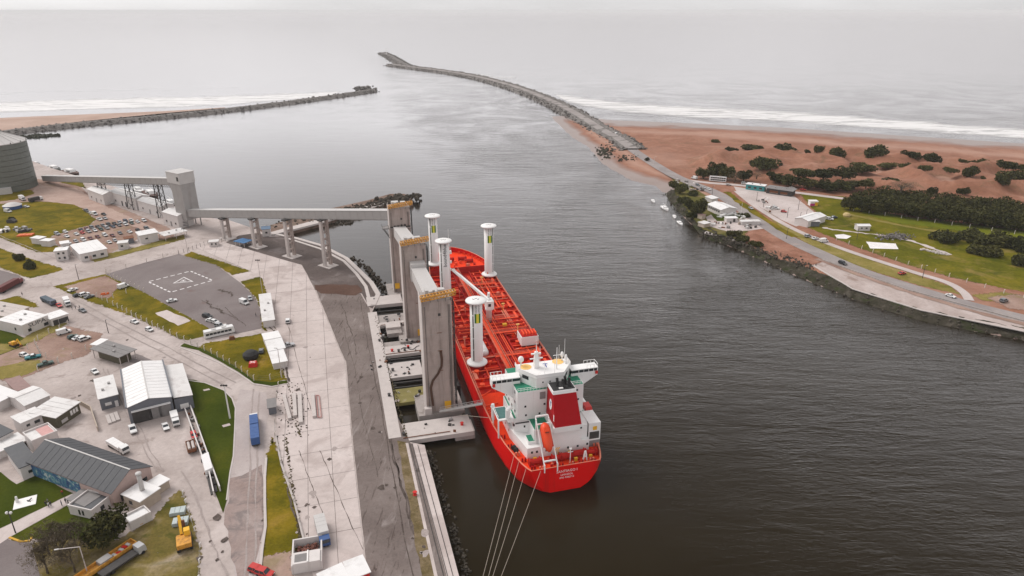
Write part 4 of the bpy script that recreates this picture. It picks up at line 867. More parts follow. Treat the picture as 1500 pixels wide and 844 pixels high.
# manifold amidships
for q, u_ in enumerate((88.5,89.9,91.3,92.7,94.1,95.5)):
    p_ = MB(); p_.cyl((-13.5,u_,9.3),(13.5,u_,9.3),.26,n=7)
    for v_ in (-13.5,13.5): p_.cyl((v_,u_,8.8),(v_,u_,9.8),.45,n=8)
    p_.build('manifold_pipe', m_pipe if q % 2 else m_gear, ship)
for sg in (-1,1): MB().box(*sorted((sg*10.4,sg*14.8)),87.2,97,8.2,8.45).build('drip_tray', m_gear, ship)
for u_ in (85.6,98.2,66.4,121.5,138): 
    c_ = MB().box(-4.5,13,u_,u_+1.1,9.6,9.75).build('cross_catwalk', m_pipe, ship); h_ = MB()
    for y_ in (u_,u_+1.1):
        h_.beam((-4.5,y_,10.6),(13,y_,10.6),.1)
        for q in range(12): h_.beam((-4.5+q*1.55,y_,9.7),(-4.5+q*1.55,y_,10.6),.08)
    h_.build('handrail', m_rail, c_)
for q in range(24):                                             # ribs between hull and towers, seen beside the nearest column
    MB().box(-15.3,-11.2,66+q*1.9,66.6+q*1.9,7.3,8.0).build('hose_saddle', m_gear, ship)
# tank hatches, vents, valves
for q in range(34):
    v_ = random.choice((-13.2,-11.5,-7.2,-6,6.6,7.2,11.4,13)); u_ = 50+q*3.2; m = MB()
    if q % 3 == 0: m.cyl((v_,u_,7.3),(v_,u_,8.7),.8,.8,10).cyl((v_,u_,8.7),(v_,u_,8.9),.95,.95,10); nm, mt = 'tank_hatch', m_pipe
    elif q % 3 == 1: m.cyl((v_,u_,7.3),(v_,u_,10.4),.16,.16,6).cyl((v_,u_,10.4),(v_,u_,11.2),.42,.2,8); nm, mt = 'vent_post', m_rail
    else: m.rbox(v_,u_,7.3,1.5,1.1,1.0).rbox(v_,u_,8.3,.7,.6,.5); nm, mt = 'valve_block', m_dkor
    m.build(nm, mt, ship)
for q in range(150):
    v_ = random.uniform(-14.5,14.5); u_ = random.uniform(48,158)
    if abs(v_) < 4.6: continue
    MB().rbox(v_,u_,7.3,random.uniform(.3,1.6),random.uniform(.3,1.4),random.uniform(.4,1.5),random.uniform(0,1)).build('deck_fitting', random.choice((m_pipe,m_rail,m_gear,m_dkor,m_dkor,m_gear)), ship)
for v_, u_ in ((8.6,107.5),(9.2,86),(-13,112),(6.6,140),(-13.4,80)):
    m = MB(); m.cyl((v_,u_,7.3),(v_,u_,12.2),.2,.14,6).rbox(v_,u_,12.2,1.3,.5,.45); m.build('deck_light', m_ybl if v_ > 0 else m_rail, ship)
for q in range(26):
    u_ = 52+q*4.0; sg = 1 if q % 2 else -1; a, b = sorted((sg*random.uniform(3.6,5),sg*random.uniform(9,14.5))); z_ = random.uniform(8.6,9.3); MB().cyl((a,u_,z_),(b,u_+random.choice((0,0,.8)),z_),random.choice((.14,.2,.26)),n=6).build('branch_pipe', random.choice((m_pipe,m_gear,m_rail)), ship)
for q in range(9):
    u_ = 55+q*11; MB().box(-14.6,-13.4,u_,u_+6,8.0,8.25).build('walkway_grating', random.choice((m_rail,m_pipe)), ship); MB().box(12.6,13.6,u_+2,u_+8,8.4,8.6).build('walkway_grating', m_pipe, ship)
bx = MB().box(7.6,14.4,74.5,81,8.6,12.2).build('deck_house', m_swht, ship); MB().box(7.9,14.1,74.8,80.7,12.2,12.5).build('top_rack', m_gear, bx)
for q in range(5): MB().rbox(8.9+q*1.2,77.5,12.5,.5,3.5,.7).build('rack_box', m_pipe, bx)
for v_ in (7.9,14.1): MB().box(v_-.2,v_+.2,75,80.6,7.3,8.6).build('leg', m_gear, bx)
m = MB(); m.cyl((-7.6,71,9.4),(-7.6,79.5,9.4),1.55,n=14).cyl((-7.6,70.5,9.4),(-7.6,71,9.4),.9,1.5,12).cyl((-7.6,79.5,9.4),(-7.6,80.2,9.4),1.5,.8,12); m.build('white_tank', m_swht, ship, True)
m = MB(); m.rbox(5.6,93,8.5,1.7,1.4,1.5); m.build('yellow_box', m_yell, ship)
# hose crane
cr = MB().lathe(.6,99.5,[(1.35,7.3),(1.2,13.8),(1.6,14),(1.6,15)],14).build('crane', m_swht, ship, True)
MB().rbox(.7,99.2,15,3.0,4.4,3.6).build('cab', m_swht, cr); MB().box(-.2,.9,96.9,97.1,16.4,17.6).build('window', m_glas, cr)
MB().beam((.4,98.5,18.6),(-9.2,127,22.5),.95,1.0).build('jib', m_swht, cr); MB().beam((.6,100.5,18.4),(.6,99.3,21.6),.9,.9).build('a_frame', m_swht, cr); MB().cyl((.6,99.3,21.5),(-9.2,126.5,23.1),.07,n=5).build('luffing_rope', m_dste, cr)
# --- four sail columns
mtx_b4b = text_mesh('lettering', 'bound4blue', 2.25, m_ink)
mtx_sm = [text_mesh('lettering', s, .62, m_ink) for s in ('WIND ASSISTED', 'SHIPPING FUND')]
def rotor(v_, u_, side, kind):
    m = MB(); m.lathe(0,0,[(2.9,0),(2.5,.5),(2.3,1.8)],14); r = m.build('sail_column', m_deck, ship); r.location = (v_,u_,7.3)
    MB().lathe(0,0,[(3.55,1.8),(3.75,2.0),(3.75,2.35),(3.4,2.6),(2.7,3.1)],28).build('lower_disc', m_swht, r, True)
    MB().lathe(0,0,[(2.25,2.6),(2.2,3.4),(2.2,26.2)],28).build('mast_body', m_swht, r, True)
    MB().lathe(0,0,[(2.9,25.9),(3.7,26.2),(3.75,26.5),(3.6,26.75),(1.2,26.95)],28).build('upper_disc', m_swht, r, True)
    for a, b in ((-.9,.1),(.1,.5),(.8,-.3)): MB().rbox(a,b,26.9,.9,.35,.12,a).build('top_fitting', m_stel, r)
    th = math.radians(43*side); nx, ny = math.sin(th), -math.cos(th)
    for q in range(5):                                          # suction slot in lengths
        z0 = 3.6+q*4.5; c_ = Vector((nx*2.18, ny*2.18, 0)); MB().rbox(c_.x,c_.y,z0,.42,.16,4.2,th).build('suction_slot', m_dste, r)
    def patch(x0, x1, z0, z1, mt, nm):                          # flush sheet bent round the aft face
        mm = MB(); n_ = 4; R2 = 2.225
        for q in range(n_+1):
            x = x0+(x1-x0)*q/n_; y = -math.sqrt(R2*R2-x*x); mm.v += [(x,y,z0),(x,y,z1)]
        mm.f = [(2*q,2*q+2,2*q+3,2*q+1) for q in range(n_)]; mm.m = [0]*n_; return mm.build(nm, mt, r)
    if kind == 'b':
        o = link('lettering', mtx_b4b, r); o.location = (.15,-2.24,20.3); o.rotation_euler = (math.pi/2, -math.pi/2, 0)
    else:
        for x0, x1, mt in ((-1.0,-.42,m_dgr),(-.42,.5,m_lime),(.5,1.1,m_dgr)): patch(x0,x1,18.6,22.2,mt,'emblem')
        for x, t_ in ((-.45,mtx_sm[0]),(.62,mtx_sm[1])):
            o = link('lettering', t_, r); o.location = (x,-math.sqrt(2.235**2-x*x)-.02,24.2); o.rotation_euler = (math.pi/2, -math.pi/2, 0); o.scale = (.8,.8,.8)
    return r
rotor(-11.8,65,-1,'e'); rotor(-11.8,134,-1,'b'); rotor(-11.8,165.2,-1,'e').location.z = 10.0; rotor(12.6,151,1,'e')
m = MB(); m.cyl((-9,137,7.3),(-9,137,31),.5,.3,8).rbox(-9,137,26.5,2.2,1.2,1.3).cyl((-9,137,31),(-9,137,38),.1,.05,5).rbox(-8.6,137,22,1.4,1,1).rbox(-9,137,18.5,1.6,1.2,.9); m.build('signal_mast', m_swht, ship)
# forecastle gear
for v_, u_ in ((-6,168),(6,168),(-3,172),(3.4,172)):
    m = MB(); m.cyl((v_-1.6,u_,11.1),(v_+1.6,u_,11.1),.85,n=10).rbox(v_-1.9,u_,10.1,.4,1.8,1.9).rbox(v_+1.9,u_,10.1,.4,1.8,1.9); m.build('windlass', m_gear, ship)
for q in range(16):
    t = q/15; u_ = 163+20*t; sg = 1 if q % 2 else -1; v_ = sg*max(.6, hw(u_)-1.5); m = MB()
    for dx in (-.35,.35): m.cyl((v_+dx,u_,10.1),(v_+dx,u_,11.2),.25,n=7)
    m.build('deck_bollard', m_pipe, ship)
for q in range(18): MB().rbox(random.uniform(-9,11),random.uniform(162,174),10.1,random.uniform(.4,1.3),random.uniform(.4,1.2),random.uniform(.5,1.6)).build('deck_fitting', random.choice((m_rail,m_gear,m_pipe)), ship)
# --- accommodation
P1 = [(-11.6,30),(-11.6,18.5),(-9.4,7.2),(9.6,7.2),(11.4,15),(11.4,30)]
h1 = MB().prism(P1,7.3,10.9).build('poop_house', m_swht, ship); MB().prism([(x*.985,y+.1) for x, y in P1],10.9,10.96).build('deck_paint', m_swht, h1)
h2 = MB().prism([(-10.8,30),(-10.8,16.6),(-6.8,15),(-6.8,9.4),(-2,8.2),(9.2,8.2),(10.8,14.6),(10.8,30)],10.96,15.4).build('boat_deck_house', m_swht, ship)
MB().prism([(-10.6,29.8),(-10.6,16.8),(-6.6,14.9),(-6.6,9.6),(-1.95,8.4),(-1.95,15),(10.6,15),(10.6,29.8)],15.4,15.46).build('deck_paint', m_sgrn, h2)
MB().box(-8.6,-5.2,9,12.6,10.96,11.9).build('hatch_house', m_swht, h1); MB().box(-8.4,-5.4,9.2,12.4,11.9,11.96).build('hatch_top', m_sgrn, h1)
acc = MB().box(-10.2,10.2,15.2,30,15.46,25).build('accommodation_block', m_swht, ship); MB().box(-10.1,10.1,15.3,30,25,25.06).build('bridge_deck', m_sgrn, acc)
for v_, z in ((-7.6,17),(-3.4,17),(-7.8,20),(-2.6,23.4),(-1.9,20),(6.6,17),(8.6,20),(8.2,23.2),(6.4,23.2)): MB().box(v_-.28,v_+.28,15.1,15.3,z-.3,z+.3).build('porthole', m_glas, acc)
MB().box(-3.4,-1.7,15.05,15.3,21.9,24.2).build('door_recess', m_stel, acc)
for y_ in (18,21.5,25,28):
    for z in (17.2,20.4,23.6): MB().box(-10.3,-10.1,y_-.4,y_+.4,z-.4,z+.4).build('porthole', m_glas, acc)
for v_, z in ((-8,9.4),(-6.5,9.4),(-3.6,9.4),(3,9.2),(6,9.2),(9,9.4)): MB().box(v_-.3,v_+.3,7.1,7.3,z-.35,z+.35).build('porthole', m_glas, h1)
for v_, u_, z in ((-11.4,20,9.4),(-11.4,24,9.4),(-10.9,16.7,13.2),(-7.9,15.6,13)): MB().rbox(v_,u_,z-.35,.5,.5,.7).build('porthole', m_glas, h1)
WH = [(-8,25.6),(-8,21.6),(-4.2,16.2),(4.2,16.2),(8,21.6),(8,25.6)]
whl = MB().prism(WH,25.06,28.3).build('wheelhouse', m_swht, ship); MB().prism([(x*1.03,y-.2 if y < 20 else y) for x, y in WH],28.3,28.5).build('roof', m_swht, whl)
for a, b in zip(WH[:-1], WH[1:]):
    m = MB(); m.beam((a[0]*1.02,a[1],28.95),(b[0]*1.02,b[1],28.95),.12,.9); m.build('roof_bulwark', m_swht, whl)
for a, b in (((-8,21.6),(-4.2,16.2)),((4.2,16.2),(8,21.6))):
    a = Vector((*a,0)); b = Vector((*b,0)); p0 = a.lerp(b,.2); p1 = a.lerp(b,.55); n_ = Vector(((b-a).y,-(b-a).x,0)).normalized()*.05
    MB().beam(p0+n_+Vector((0,0,27.3)),p1+n_+Vector((0,0,27.3)),.1,1.1).build('window', m_glas, whl)
for v_ in (-2.2,0,2.4): MB().box(v_-.2,v_+.2,16.1,16.25,26.6,27).build('porthole', m_glas, whl)
for sg in (-1, 1):
    wg = MB().box(*sorted((sg*8.0,sg*16.6)),20.2,23,24.6,25.0).build('bridge_wing', m_swht, ship)
    x0, x1 = sorted((sg*8.0,sg*16.6)); MB().box(x0,x1,22.8,23.05,25.0,27.0).build('front_screen', m_swht, wg); MB().box(x0,x1,20.2,20.4,25.0,25.95).build('aft_screen', m_swht, wg); MB().box(x0,x1,20.0,23.2,27.0,27.25).build('roof', m_swht, wg)
    MB().box(x0+.2,x1-.2,20.28,20.36,25.95,27.0).build('window_band', m_glas, wg); MB().box(*sorted((sg*16.35,sg*16.62)),20.2,23,25.0,27.0).build('end_screen', m_swht, wg)
    for q in range(4): MB().box(*sorted((sg*(10.4+q*1.6),sg*(10.55+q*1.6))),20.22,20.25,25.95,27.0).build('mullion', m_swht, wg)
    m = MB().add([(sg*16.5,20.22,24.6),(sg*10.2,20.22,24.6),(sg*10.2,20.22,20.6),(sg*16.5,20.5,24.6),(sg*10.2,20.5,24.6),(sg*10.2,20.5,20.6)],[(0,1,2),(5,4,3),(0,2,5,3),(1,4,5,2),(0,3,4,1)]); m.build('bracket', m_swht, wg)
    MB().rbox(sg*16.1,19.9,25.1,.7,.4,.9).build('side_light', m_red if sg < 0 else m_red, wg)
    m = MB()
    for q in range(4):
        for y_ in (20.1,23.1): m.beam((sg*(13+q*1.15),y_,27.25),(sg*(13+q*1.15),y_,28.3),.09)
    for y_ in (20.1,23.1): m.beam((sg*13,y_,28.3),(sg*16.5,y_,28.3),.09)
    m.beam((sg*16.5,20.1,28.3),(sg*16.5,23.1,28.3),.09); m.build('handrail', m_swht, wg)
m = MB()
for q in range(22): m.beam((-10.1+q*.96,15.3,25.1),(-10.1+q*.96,15.3,26.2),.08)
for z in (25.65,26.2): m.beam((-10.1,15.3,z),(10.1,15.3,z),.09)
m.build('bridge_deck_railing', m_swht, acc)
# roof gear: yellow rings, T emblem, masts, domes
for v_, u_ in ((-5.4,23.4),(5.0,24.2)): MB().lathe(v_,u_,[(1.75,28.5),(1.75,28.56)],20).build('yellow_ring', m_ybl, whl)
o = link('emblem', text_mesh('emblem', 'T', 2.6, m_nav), whl); o.location = (.6,22.4,28.7); o.rotation_euler = (math.radians(12),0,0)
m = MB(); m.rbox(-2.4,22.5,28.5,1.6,1.6,5.2,top=.6).beam((-4.4,22.5,31.5),(-.4,22.5,31.5),.3).beam((-4,22.5,33.1),(-1,22.5,33.1),.5,.34).cyl((-2.4,22.5,33.7),(-2.4,22.5,37.6),.14,.06,6); m.build('radar_mast', m_swht, whl)
m = MB(); m.cyl((3.2,20,28.5),(3.2,20,35.6),.22,.1,7).beam((2,20,33.1),(4.4,20,33.1),.16); m.build('signal_mast', m_swht, whl)
for v_, u_, r_ in ((-6.6,24.6,.9),(6.4,24.4,.55),(7,22.5,.4)):
    m = MB(); m.cyl((v_,u_,28.5),(v_,u_,30.1),.2,.2,6).lathe(v_,u_,[(r_*.6,29.8),(r_,30.3),(r_,30.8),(r_*.7,31.4),(r_*.2,31.65)],12); m.build('radome', m_swht, whl, True)
for v_, u_, z in ((7.4,25,35.6),(5.6,25,33.7),(-7.4,22,32.7),(-.5,25,34.1),(1.6,17,34.1),(-1.2,18,32.9)): MB().cyl((v_,u_,28.5),(v_,u_,z),.09,.05,5).build('whip_aerial', m_swht, whl)
# funnel
fc = MB().box(-1.9,7.0,6.2,15,15.46,17.2).build('funnel_casing', m_swht, ship); MB().box(-1.95,7.05,7.15,9,7.3,15.46).build('casing_wall', m_swht, fc)
MB().box(6.2,6.7,6.1,6.22,15.8,16.3).build('porthole', m_glas, fc)
def frus(b, t, z0, z1): return MB().add([(b[0],b[2],z0),(b[1],b[2],z0),(b[1],b[3],z0),(b[0],b[3],z0),(t[0],t[2],z1),(t[1],t[2],z1),(t[1],t[3],z1),(t[0],t[3],z1)],[(3,2,1,0),(4,5,6,7),(0,1,5,4),(1,2,6,5),(2,3,7,6),(3,0,4,7)])
fu = frus((-1.5,6.6,6.3,14.6),(-1.1,5.9,9.8,15.2),17.2,26).build('funnel', m_fred, ship)
frus((-1.14,5.94,9.75,15.25),(-1.1,5.9,9.95,15.2),26,27).build('white_band', m_swht, fu); MB().box(-.9,5.7,10.2,15,27,27.1).build('black_top', m_blk, fu)
for v_, u_ in ((1,12.4),(3.6,13),(2.4,11.4),(4.4,11.6)): MB().cyl((v_,u_,27),(v_,u_+.4,29.6),.42,.42,9).build('exhaust_pipe', m_blk, fu)
MB().rbox(1.6,10.9,27.1,1.2,.6,.3).build('top_fitting', m_white, fu)
o = MB(); n_ = 18
o.add([(0,math.cos(2*math.pi*q/n_)*1.15,math.sin(2*math.pi*q/n_)*1.7) for q in range(n_)],[tuple(range(n_))]); o = o.build('emblem', m_swht, fu); o.location = (-1.36,11.2,22.2); o.rotation_euler = (0,math.radians(2.5),0)
o = link('emblem_letter', text_mesh('emblem_letter','T',2.4,m_nav,depth=.01), fu); o.location = (-1.40,11.2,22.2); o.rotation_euler = (math.pi/2,0,-math.pi/2)
MB().box(-1.48,-1.42,7.4,8.0,18.6,20.6).build('emblem_bar', m_swht, fu)
# port boat platform, starboard stores
pf = MB().box(-15.0,-10.9,19.5,27,13.3,13.6).build('boat_platform', m_swht, ship); MB().box(-14.7,-11.2,20.4,26.6,13.6,13.66).build('deck_paint', OM('dull_green', rgb(.07,.17,.16), .6, var=.2), pf)
for x, y in ((-14.9,19.6),(-14.9,26.8)): MB().beam((x,y,7.3),(x,y,13.3),.4).build('post', m_swht, pf)
m = MB()
for q in range(6): m.beam((-14.9,19.6+q*1.45,13.6),(-14.9,19.6+q*1.45,14.8),.08)
m.beam((-14.9,19.6,14.8),(-14.9,26.9,14.8),.1); m.build('handrail', m_swht, pf)
m = MB(); m.cyl((-12.6,17.4,15.5),(-12.6,17.4,18.4),.7,.7,10).cyl((-12.6,17.4,18.4),(-11.4,17.4,19.2),.7,.7,10); m.build('ventilator', m_swht, ship)
MB().box(-12.6,-10.6,16.7,20,14.2,15.4).build('boat_deck_ledge', m_swht, ship); m = MB(); m.box(-11,-3.4,14.5,14.7,14.8,15.2); m.build('pipe_tray', m_dste, ship)
m = MB(); m.cyl((-14.2,30,7.3),(-14.2,30,12),.55,.5,9).cyl((-14.2,30,12),(-14.2,30,13),.75,.5,9); m.build('ventilator', m_swht, ship)
sb = MB().box(9.7,13.4,8.2,15,9.6,15.6).build('stores_house', m_swht, ship); MB().box(10,13,8.1,8.25,10.2,12.6).build('opening', m_dste, sb); MB().box(11,12.2,8.05,8.2,13.2,14.4).build('yellow_panel', m_yell, sb)
MB().box(8.6,9.7,8.4,14.8,10.9,12.2).build('engine_vent', m_dste, sb); MB().box(9.7,13.4,8.3,14.9,7.3,9.6).build('lower_wall', m_stel, sb)
m = MB(); m.beam((13.6,16,13.6),(13.6,25,13.6),.3).beam((13.6,16,7.3),(13.6,16,14.8),.3).beam((13.6,25,7.3),(13.6,25,14.8),.3); m.build('davit_frame', m_swht, ship); MB().box(10.4,14.4,15.6,26,13.2,13.5).build('boat_platform', m_swht, ship)
m = MB(); m.lathe(12.2,24.5,[(.7,13.5),(.8,14),(.8,16),(.5,17.2),(.2,17.5)],10); m.build('ventilator', m_swht, ship)
rb = MB(); rb.xprism([(16.6,14.2),(17.2,13.6),(20.6,13.6),(21.4,14.4),(20.4,15.1),(17.4,15.1)],-1,1); o = rb.build('rescue_boat', m_red); o.matrix_world = Matrix.Translation(SHX) @ Matrix.Rotation(SA,4,'Z') @ Matrix.Translation((13.1,0,.05)) @ Matrix(((0,1,0,0),(1,0,0,0),(0,0,1,0),(0,0,0,1))); T(o, 'small red rescue boat on the starboard boat platform of the tanker', 'rescue boat')
# --- free-fall lifeboat and its launching frame
for v_ in (-6.4,-2.6):
    m = MB(); m.beam((v_,9.6,19.8),(v_,-.1,9.2),.3); m.build('launch_rail', m_swht, ship); MB().beam((v_,-.1,7.3),(v_,-.1,10),.3).build('launch_post', m_swht, ship); MB().beam((v_,8.8,10.9),(v_,8.8,19.4),.3).build('launch_post', m_swht, ship)
for y_, z in ((9.6,19.8),(8.0,18.1),(.9,10.4)): MB().beam((-6.4,y_,z),(-2.6,y_,z),.36).build('launch_cross_bar', m_swht, ship)
lbm = MB(); prof = [(.25,-4.4),(.8,-3.9),(1.25,-2.8),(1.5,-1),(1.5,1.6),(1.3,2.9),(.8,3.7),(.3,4.0)]; n_ = 14
for r_, y_ in prof:
    for q in range(n_): t = 2*math.pi*q/n_; lbm.v.append((math.cos(t)*r_, y_, math.sin(t)*r_*(1.1 if math.sin(t) > 0 else .95)))
lbm.f = [(a*n_+q,a*n_+(q+1) % n_,(a+1)*n_+(q+1) % n_,(a+1)*n_+q) for a in range(len(prof)-1) for q in range(n_)]+[tuple(range(n_)),tuple(range((len(prof)-1)*n_,len(prof)*n_))]; lbm.m = [0]*len(lbm.f)
lb = empty('lifeboat', (0,0,0), 0, 'bright orange free fall lifeboat nose down at the tanker stern', 'lifeboat'); lb.matrix_world = Matrix.Translation(SHX) @ Matrix.Rotation(SA,4,'Z') @ Matrix.Translation((-4.5,4.6,16.0)) @ Matrix.Rotation(math.radians(46),4,'X')
lbm.build('hull', m_orng, lb, True); MB().rbox(0,1.6,1.3,1.5,1.6,.9,top=.8).build('wheel_house', m_orng, lb); MB().box(-.5,.5,.76,.85,1.5,2.0).build('window', m_glas, lb); MB().box(-1.55,1.55,-3,2.6,-.1,.08).build('fender_strip', m_gear, lb)
# --- aft mooring deck
for v_, u_, s_ in ((-8,4.2,1),(1.6,4.6,1.2),(5.4,4.9,1.2),(9.2,4.6,.9),(-1.2,4.4,.9)):
    m = MB(); m.cyl((v_-1.4*s_,u_,8.4),(v_+1.4*s_,u_,8.4),.8*s_,n=10).rbox(v_-1.6*s_,u_,7.3,.35,1.8,2.0).rbox(v_+1.6*s_,u_,7.3,.35,1.8,2.0).rbox(v_+2.1*s_,u_,7.3,.8,1,1.2); m.build('mooring_winch', m_gear, ship)
for q, (v_, u_) in enumerate([(-9,2.2),(-6.8,1.4),(-1,1.3),(2,1.3),(5,1.3),(8.4,1.6),(-10.6,6.4),(-11.6,9.6),(10.6,4.2),(12,8),(-12.8,14),(12.9,12),(-13.6,19)]):
    m = MB()
    for dx in (-.45,.45): m.cyl((v_+dx,u_,7.3),(v_+dx,u_,8.5),.3,n=8)
    m.build('deck_bollard', m_rail if q % 2 else m_fred, ship)
m = MB(); m.cyl((2.2,2.8,7.3),(2.2,2.8,11.8),.14,.1,6).beam((1.4,2.8,10.8),(3,2.8,10.8),.15).rbox(2.2,2.8,11.6,.7,.4,.5); m.build('stern_light_mast', m_swht, ship)
m = MB(); m.beam((6,2.4,7.3),(6.5,2.4,10.6),.35).beam((7.2,2.4,7.3),(6.7,2.4,10.6),.35).box(6.1,7.1,2.3,2.5,8.6,9.0); m.build('ensign_frame', m_swht, ship)
for v_ in (-1.3,-.6):
    m = MB(); m.cyl((v_,5.6,7.3),(v_,5.6,10.4),.12,n=6).cyl((v_,5.6,10.4),(v_+.5,5.6,10.9),.12,n=6); m.build('yellow_gooseneck', m_yell, ship)
for v_, u_ in ((4,3),(8.6,3.2),(3.2,6.4),(-7.4,6)): MB().rbox(v_,u_,7.3,.9,.6,1.1).build('yellow_locker', m_yell, ship)
for q in range(26): MB().rbox(random.uniform(-11,11),random.uniform(1.2,6.3),7.3,random.uniform(.3,1.0),random.uniform(.3,.9),random.uniform(.3,1.2)).build('deck_fitting', random.choice((m_rail,m_gear,m_fred,m_dkor)), ship)
for v_, u_ in ((-12.4,12.5),(-12.1,11.2)): MB().cyl((v_,u_,8),(v_+.9,u_+.5,8),.75,n=10).build('rope_drum', m_blk, ship)
m = MB()
for v_, u_ in ((-13.3,34),(-13.3,44)): m.beam((-15,u_,7.3),(-11,u_+3,7.35),.2,.9)
m.build('breakwater_plate', m_pipe, ship)
for q in range(3): MB().beam((-14.6,33+q*2.4,7.6),(-10.4,33.8+q*2.4,7.6),.35,.7).build('step_bar', m_pipe, ship)
for t_, z, s_ in (('SANTIAGO I',6.7,1.15),('LIMASSOL',5.5,.85),('IMO 9382712',4.5,.78)):
    o = link('stern_lettering', text_mesh('stern_lettering', t_, s_, m_swht), ship); o.location = (.3,-.03,z); o.rotation_euler = (math.pi/2,0,0)
# gangway to the pier
gw = empty('gangway', SP(44,-28.5,4.2), 0, 'pale railed gangway from the front pier slab up to the tanker deck', 'gangway')
a = Vector((0,0,0)); b = SP(38,-15.2,8.6)-SP(44,-28.5,4.2); MB().beam(a, b, 1.2, .25).build('tread_deck', m_clal, gw)
sd_ = Vector((b.y,-b.x,0)).normalized()*.6
for sg in (-1,1):
    m = MB(); m.beam(a+sd_*sg+Vector((0,0,1.1)), b+sd_*sg+Vector((0,0,1.1)), .1)
    for q in range(9): p = a.lerp(b,q/8)+sd_*sg; m.beam(p, p+Vector((0,0,1.1)), .09)
    m.build('handrail', m_clal, gw)
# mooring lines to a dolphin below the frame
dol = SP(-42,-14,0); m = MB(); m.rbox(dol.x,dol.y,-2,7,7,4.6,SA); T(m.build('mooring_dolphin', m_cond), 'concrete mooring dolphin astern of the tanker', 'dolphin')
for q, (u_, v_, px) in enumerate([(9.5,-12.6,(706,850)),(6.6,-11.9,(714,850)),(2.6,-10.9,(720,850)),(.8,-7.0,(732,850))]):
    a = SHX+SD*u_+SN*v_+Vector((0,0,8.3)); e = G(px[0],px[1],3.6); b = a+(e-a)*1.28; b.z = 2.7; m = MB(); prev = a
    for k in range(1,13):
        t = k/12; p = a.lerp(b,t); p.z -= .5*math.sin(math.pi*t); m.cyl(prev, p, .055, n=5, cap=False); prev = p
    T(m.build('mooring_line', OM('rope_fibre', rgb(.40,.34,.28), .9, var=.1) if q == 0 else bpy.data.materials['rope_fibre']), ['leftmost mooring line running from the tanker stern','second mooring line from the left at the tanker stern','third mooring line from the left at the tanker stern','rightmost mooring line running from the tanker transom'][q], 'mooring line', 'stern mooring lines of the tanker')
for q, (u1, v1, u2, v2) in enumerate([(30,-15,41,-22.5),(140,-15.6,143,-31)]):
    m = MB(); m.cyl(SHX+SD*u1+SN*v1+Vector((0,0,8)), SP(u2,v2,3.6), .09, n=5); T(m.build('breast_line', bpy.data.materials['rope_fibre']), ['short rope from the tanker side to the front pier slab','short rope from the tanker bow quarter to the far platform'][q], 'mooring line')
# ================================================================ buildings of the port
m_grw = OM('grey_blue_wall', rgb(.15,.155,.175), .7, var=.08, dirt=(rgb(.24,.22,.22), .3, .6, .4))
m_wrf = OM('white_sheet_roof', rgb(.66,.635,.62), .55, var=.05, scale=.4, dirt=(rgb(.40,.35,.33), .22, .52, .6))
m_brf = OM('bright_roof', rgb(.74,.72,.71), .5, var=.04, scale=.4, dirt=(rgb(.46,.42,.40), .2, .54, .55))
m_drf = OM('charcoal_roof', rgb(.065,.066,.072), .6, var=.12, scale=.5, dirt=(rgb(.10,.10,.10), .2, .55, .5))
m_grf = OM('mid_grey_roof', rgb(.20,.185,.18), .7, var=.12, dirt=(rgb(.12,.10,.095), .4, .6, .5))
m_rrf = OM('faded_red_roof', rgb(.27,.17,.155), .7, var=.15)
m_wwl = OM('white_wall', rgb(.62,.575,.555), .7, var=.06, dirt=(rgb(.42,.37,.34), .4, .6, .45), streak=True)
m_pwl = OM('pink_wall', rgb(.50,.37,.335), .75, var=.08, dirt=(rgb(.36,.25,.22), .4, .6, .4))
m_bwl = OM('beige_wall', rgb(.44,.36,.29), .75, var=.1)
m_owl = OM('olive_wall', rgb(.10,.088,.058), .8, var=.15)
m_teal = OM('teal_paint', rgb(.05,.26,.27), .6, var=.15)
def dpx(a, b, z): return (G(a[0],a[1],z)-G(b[0],b[1],z)).length
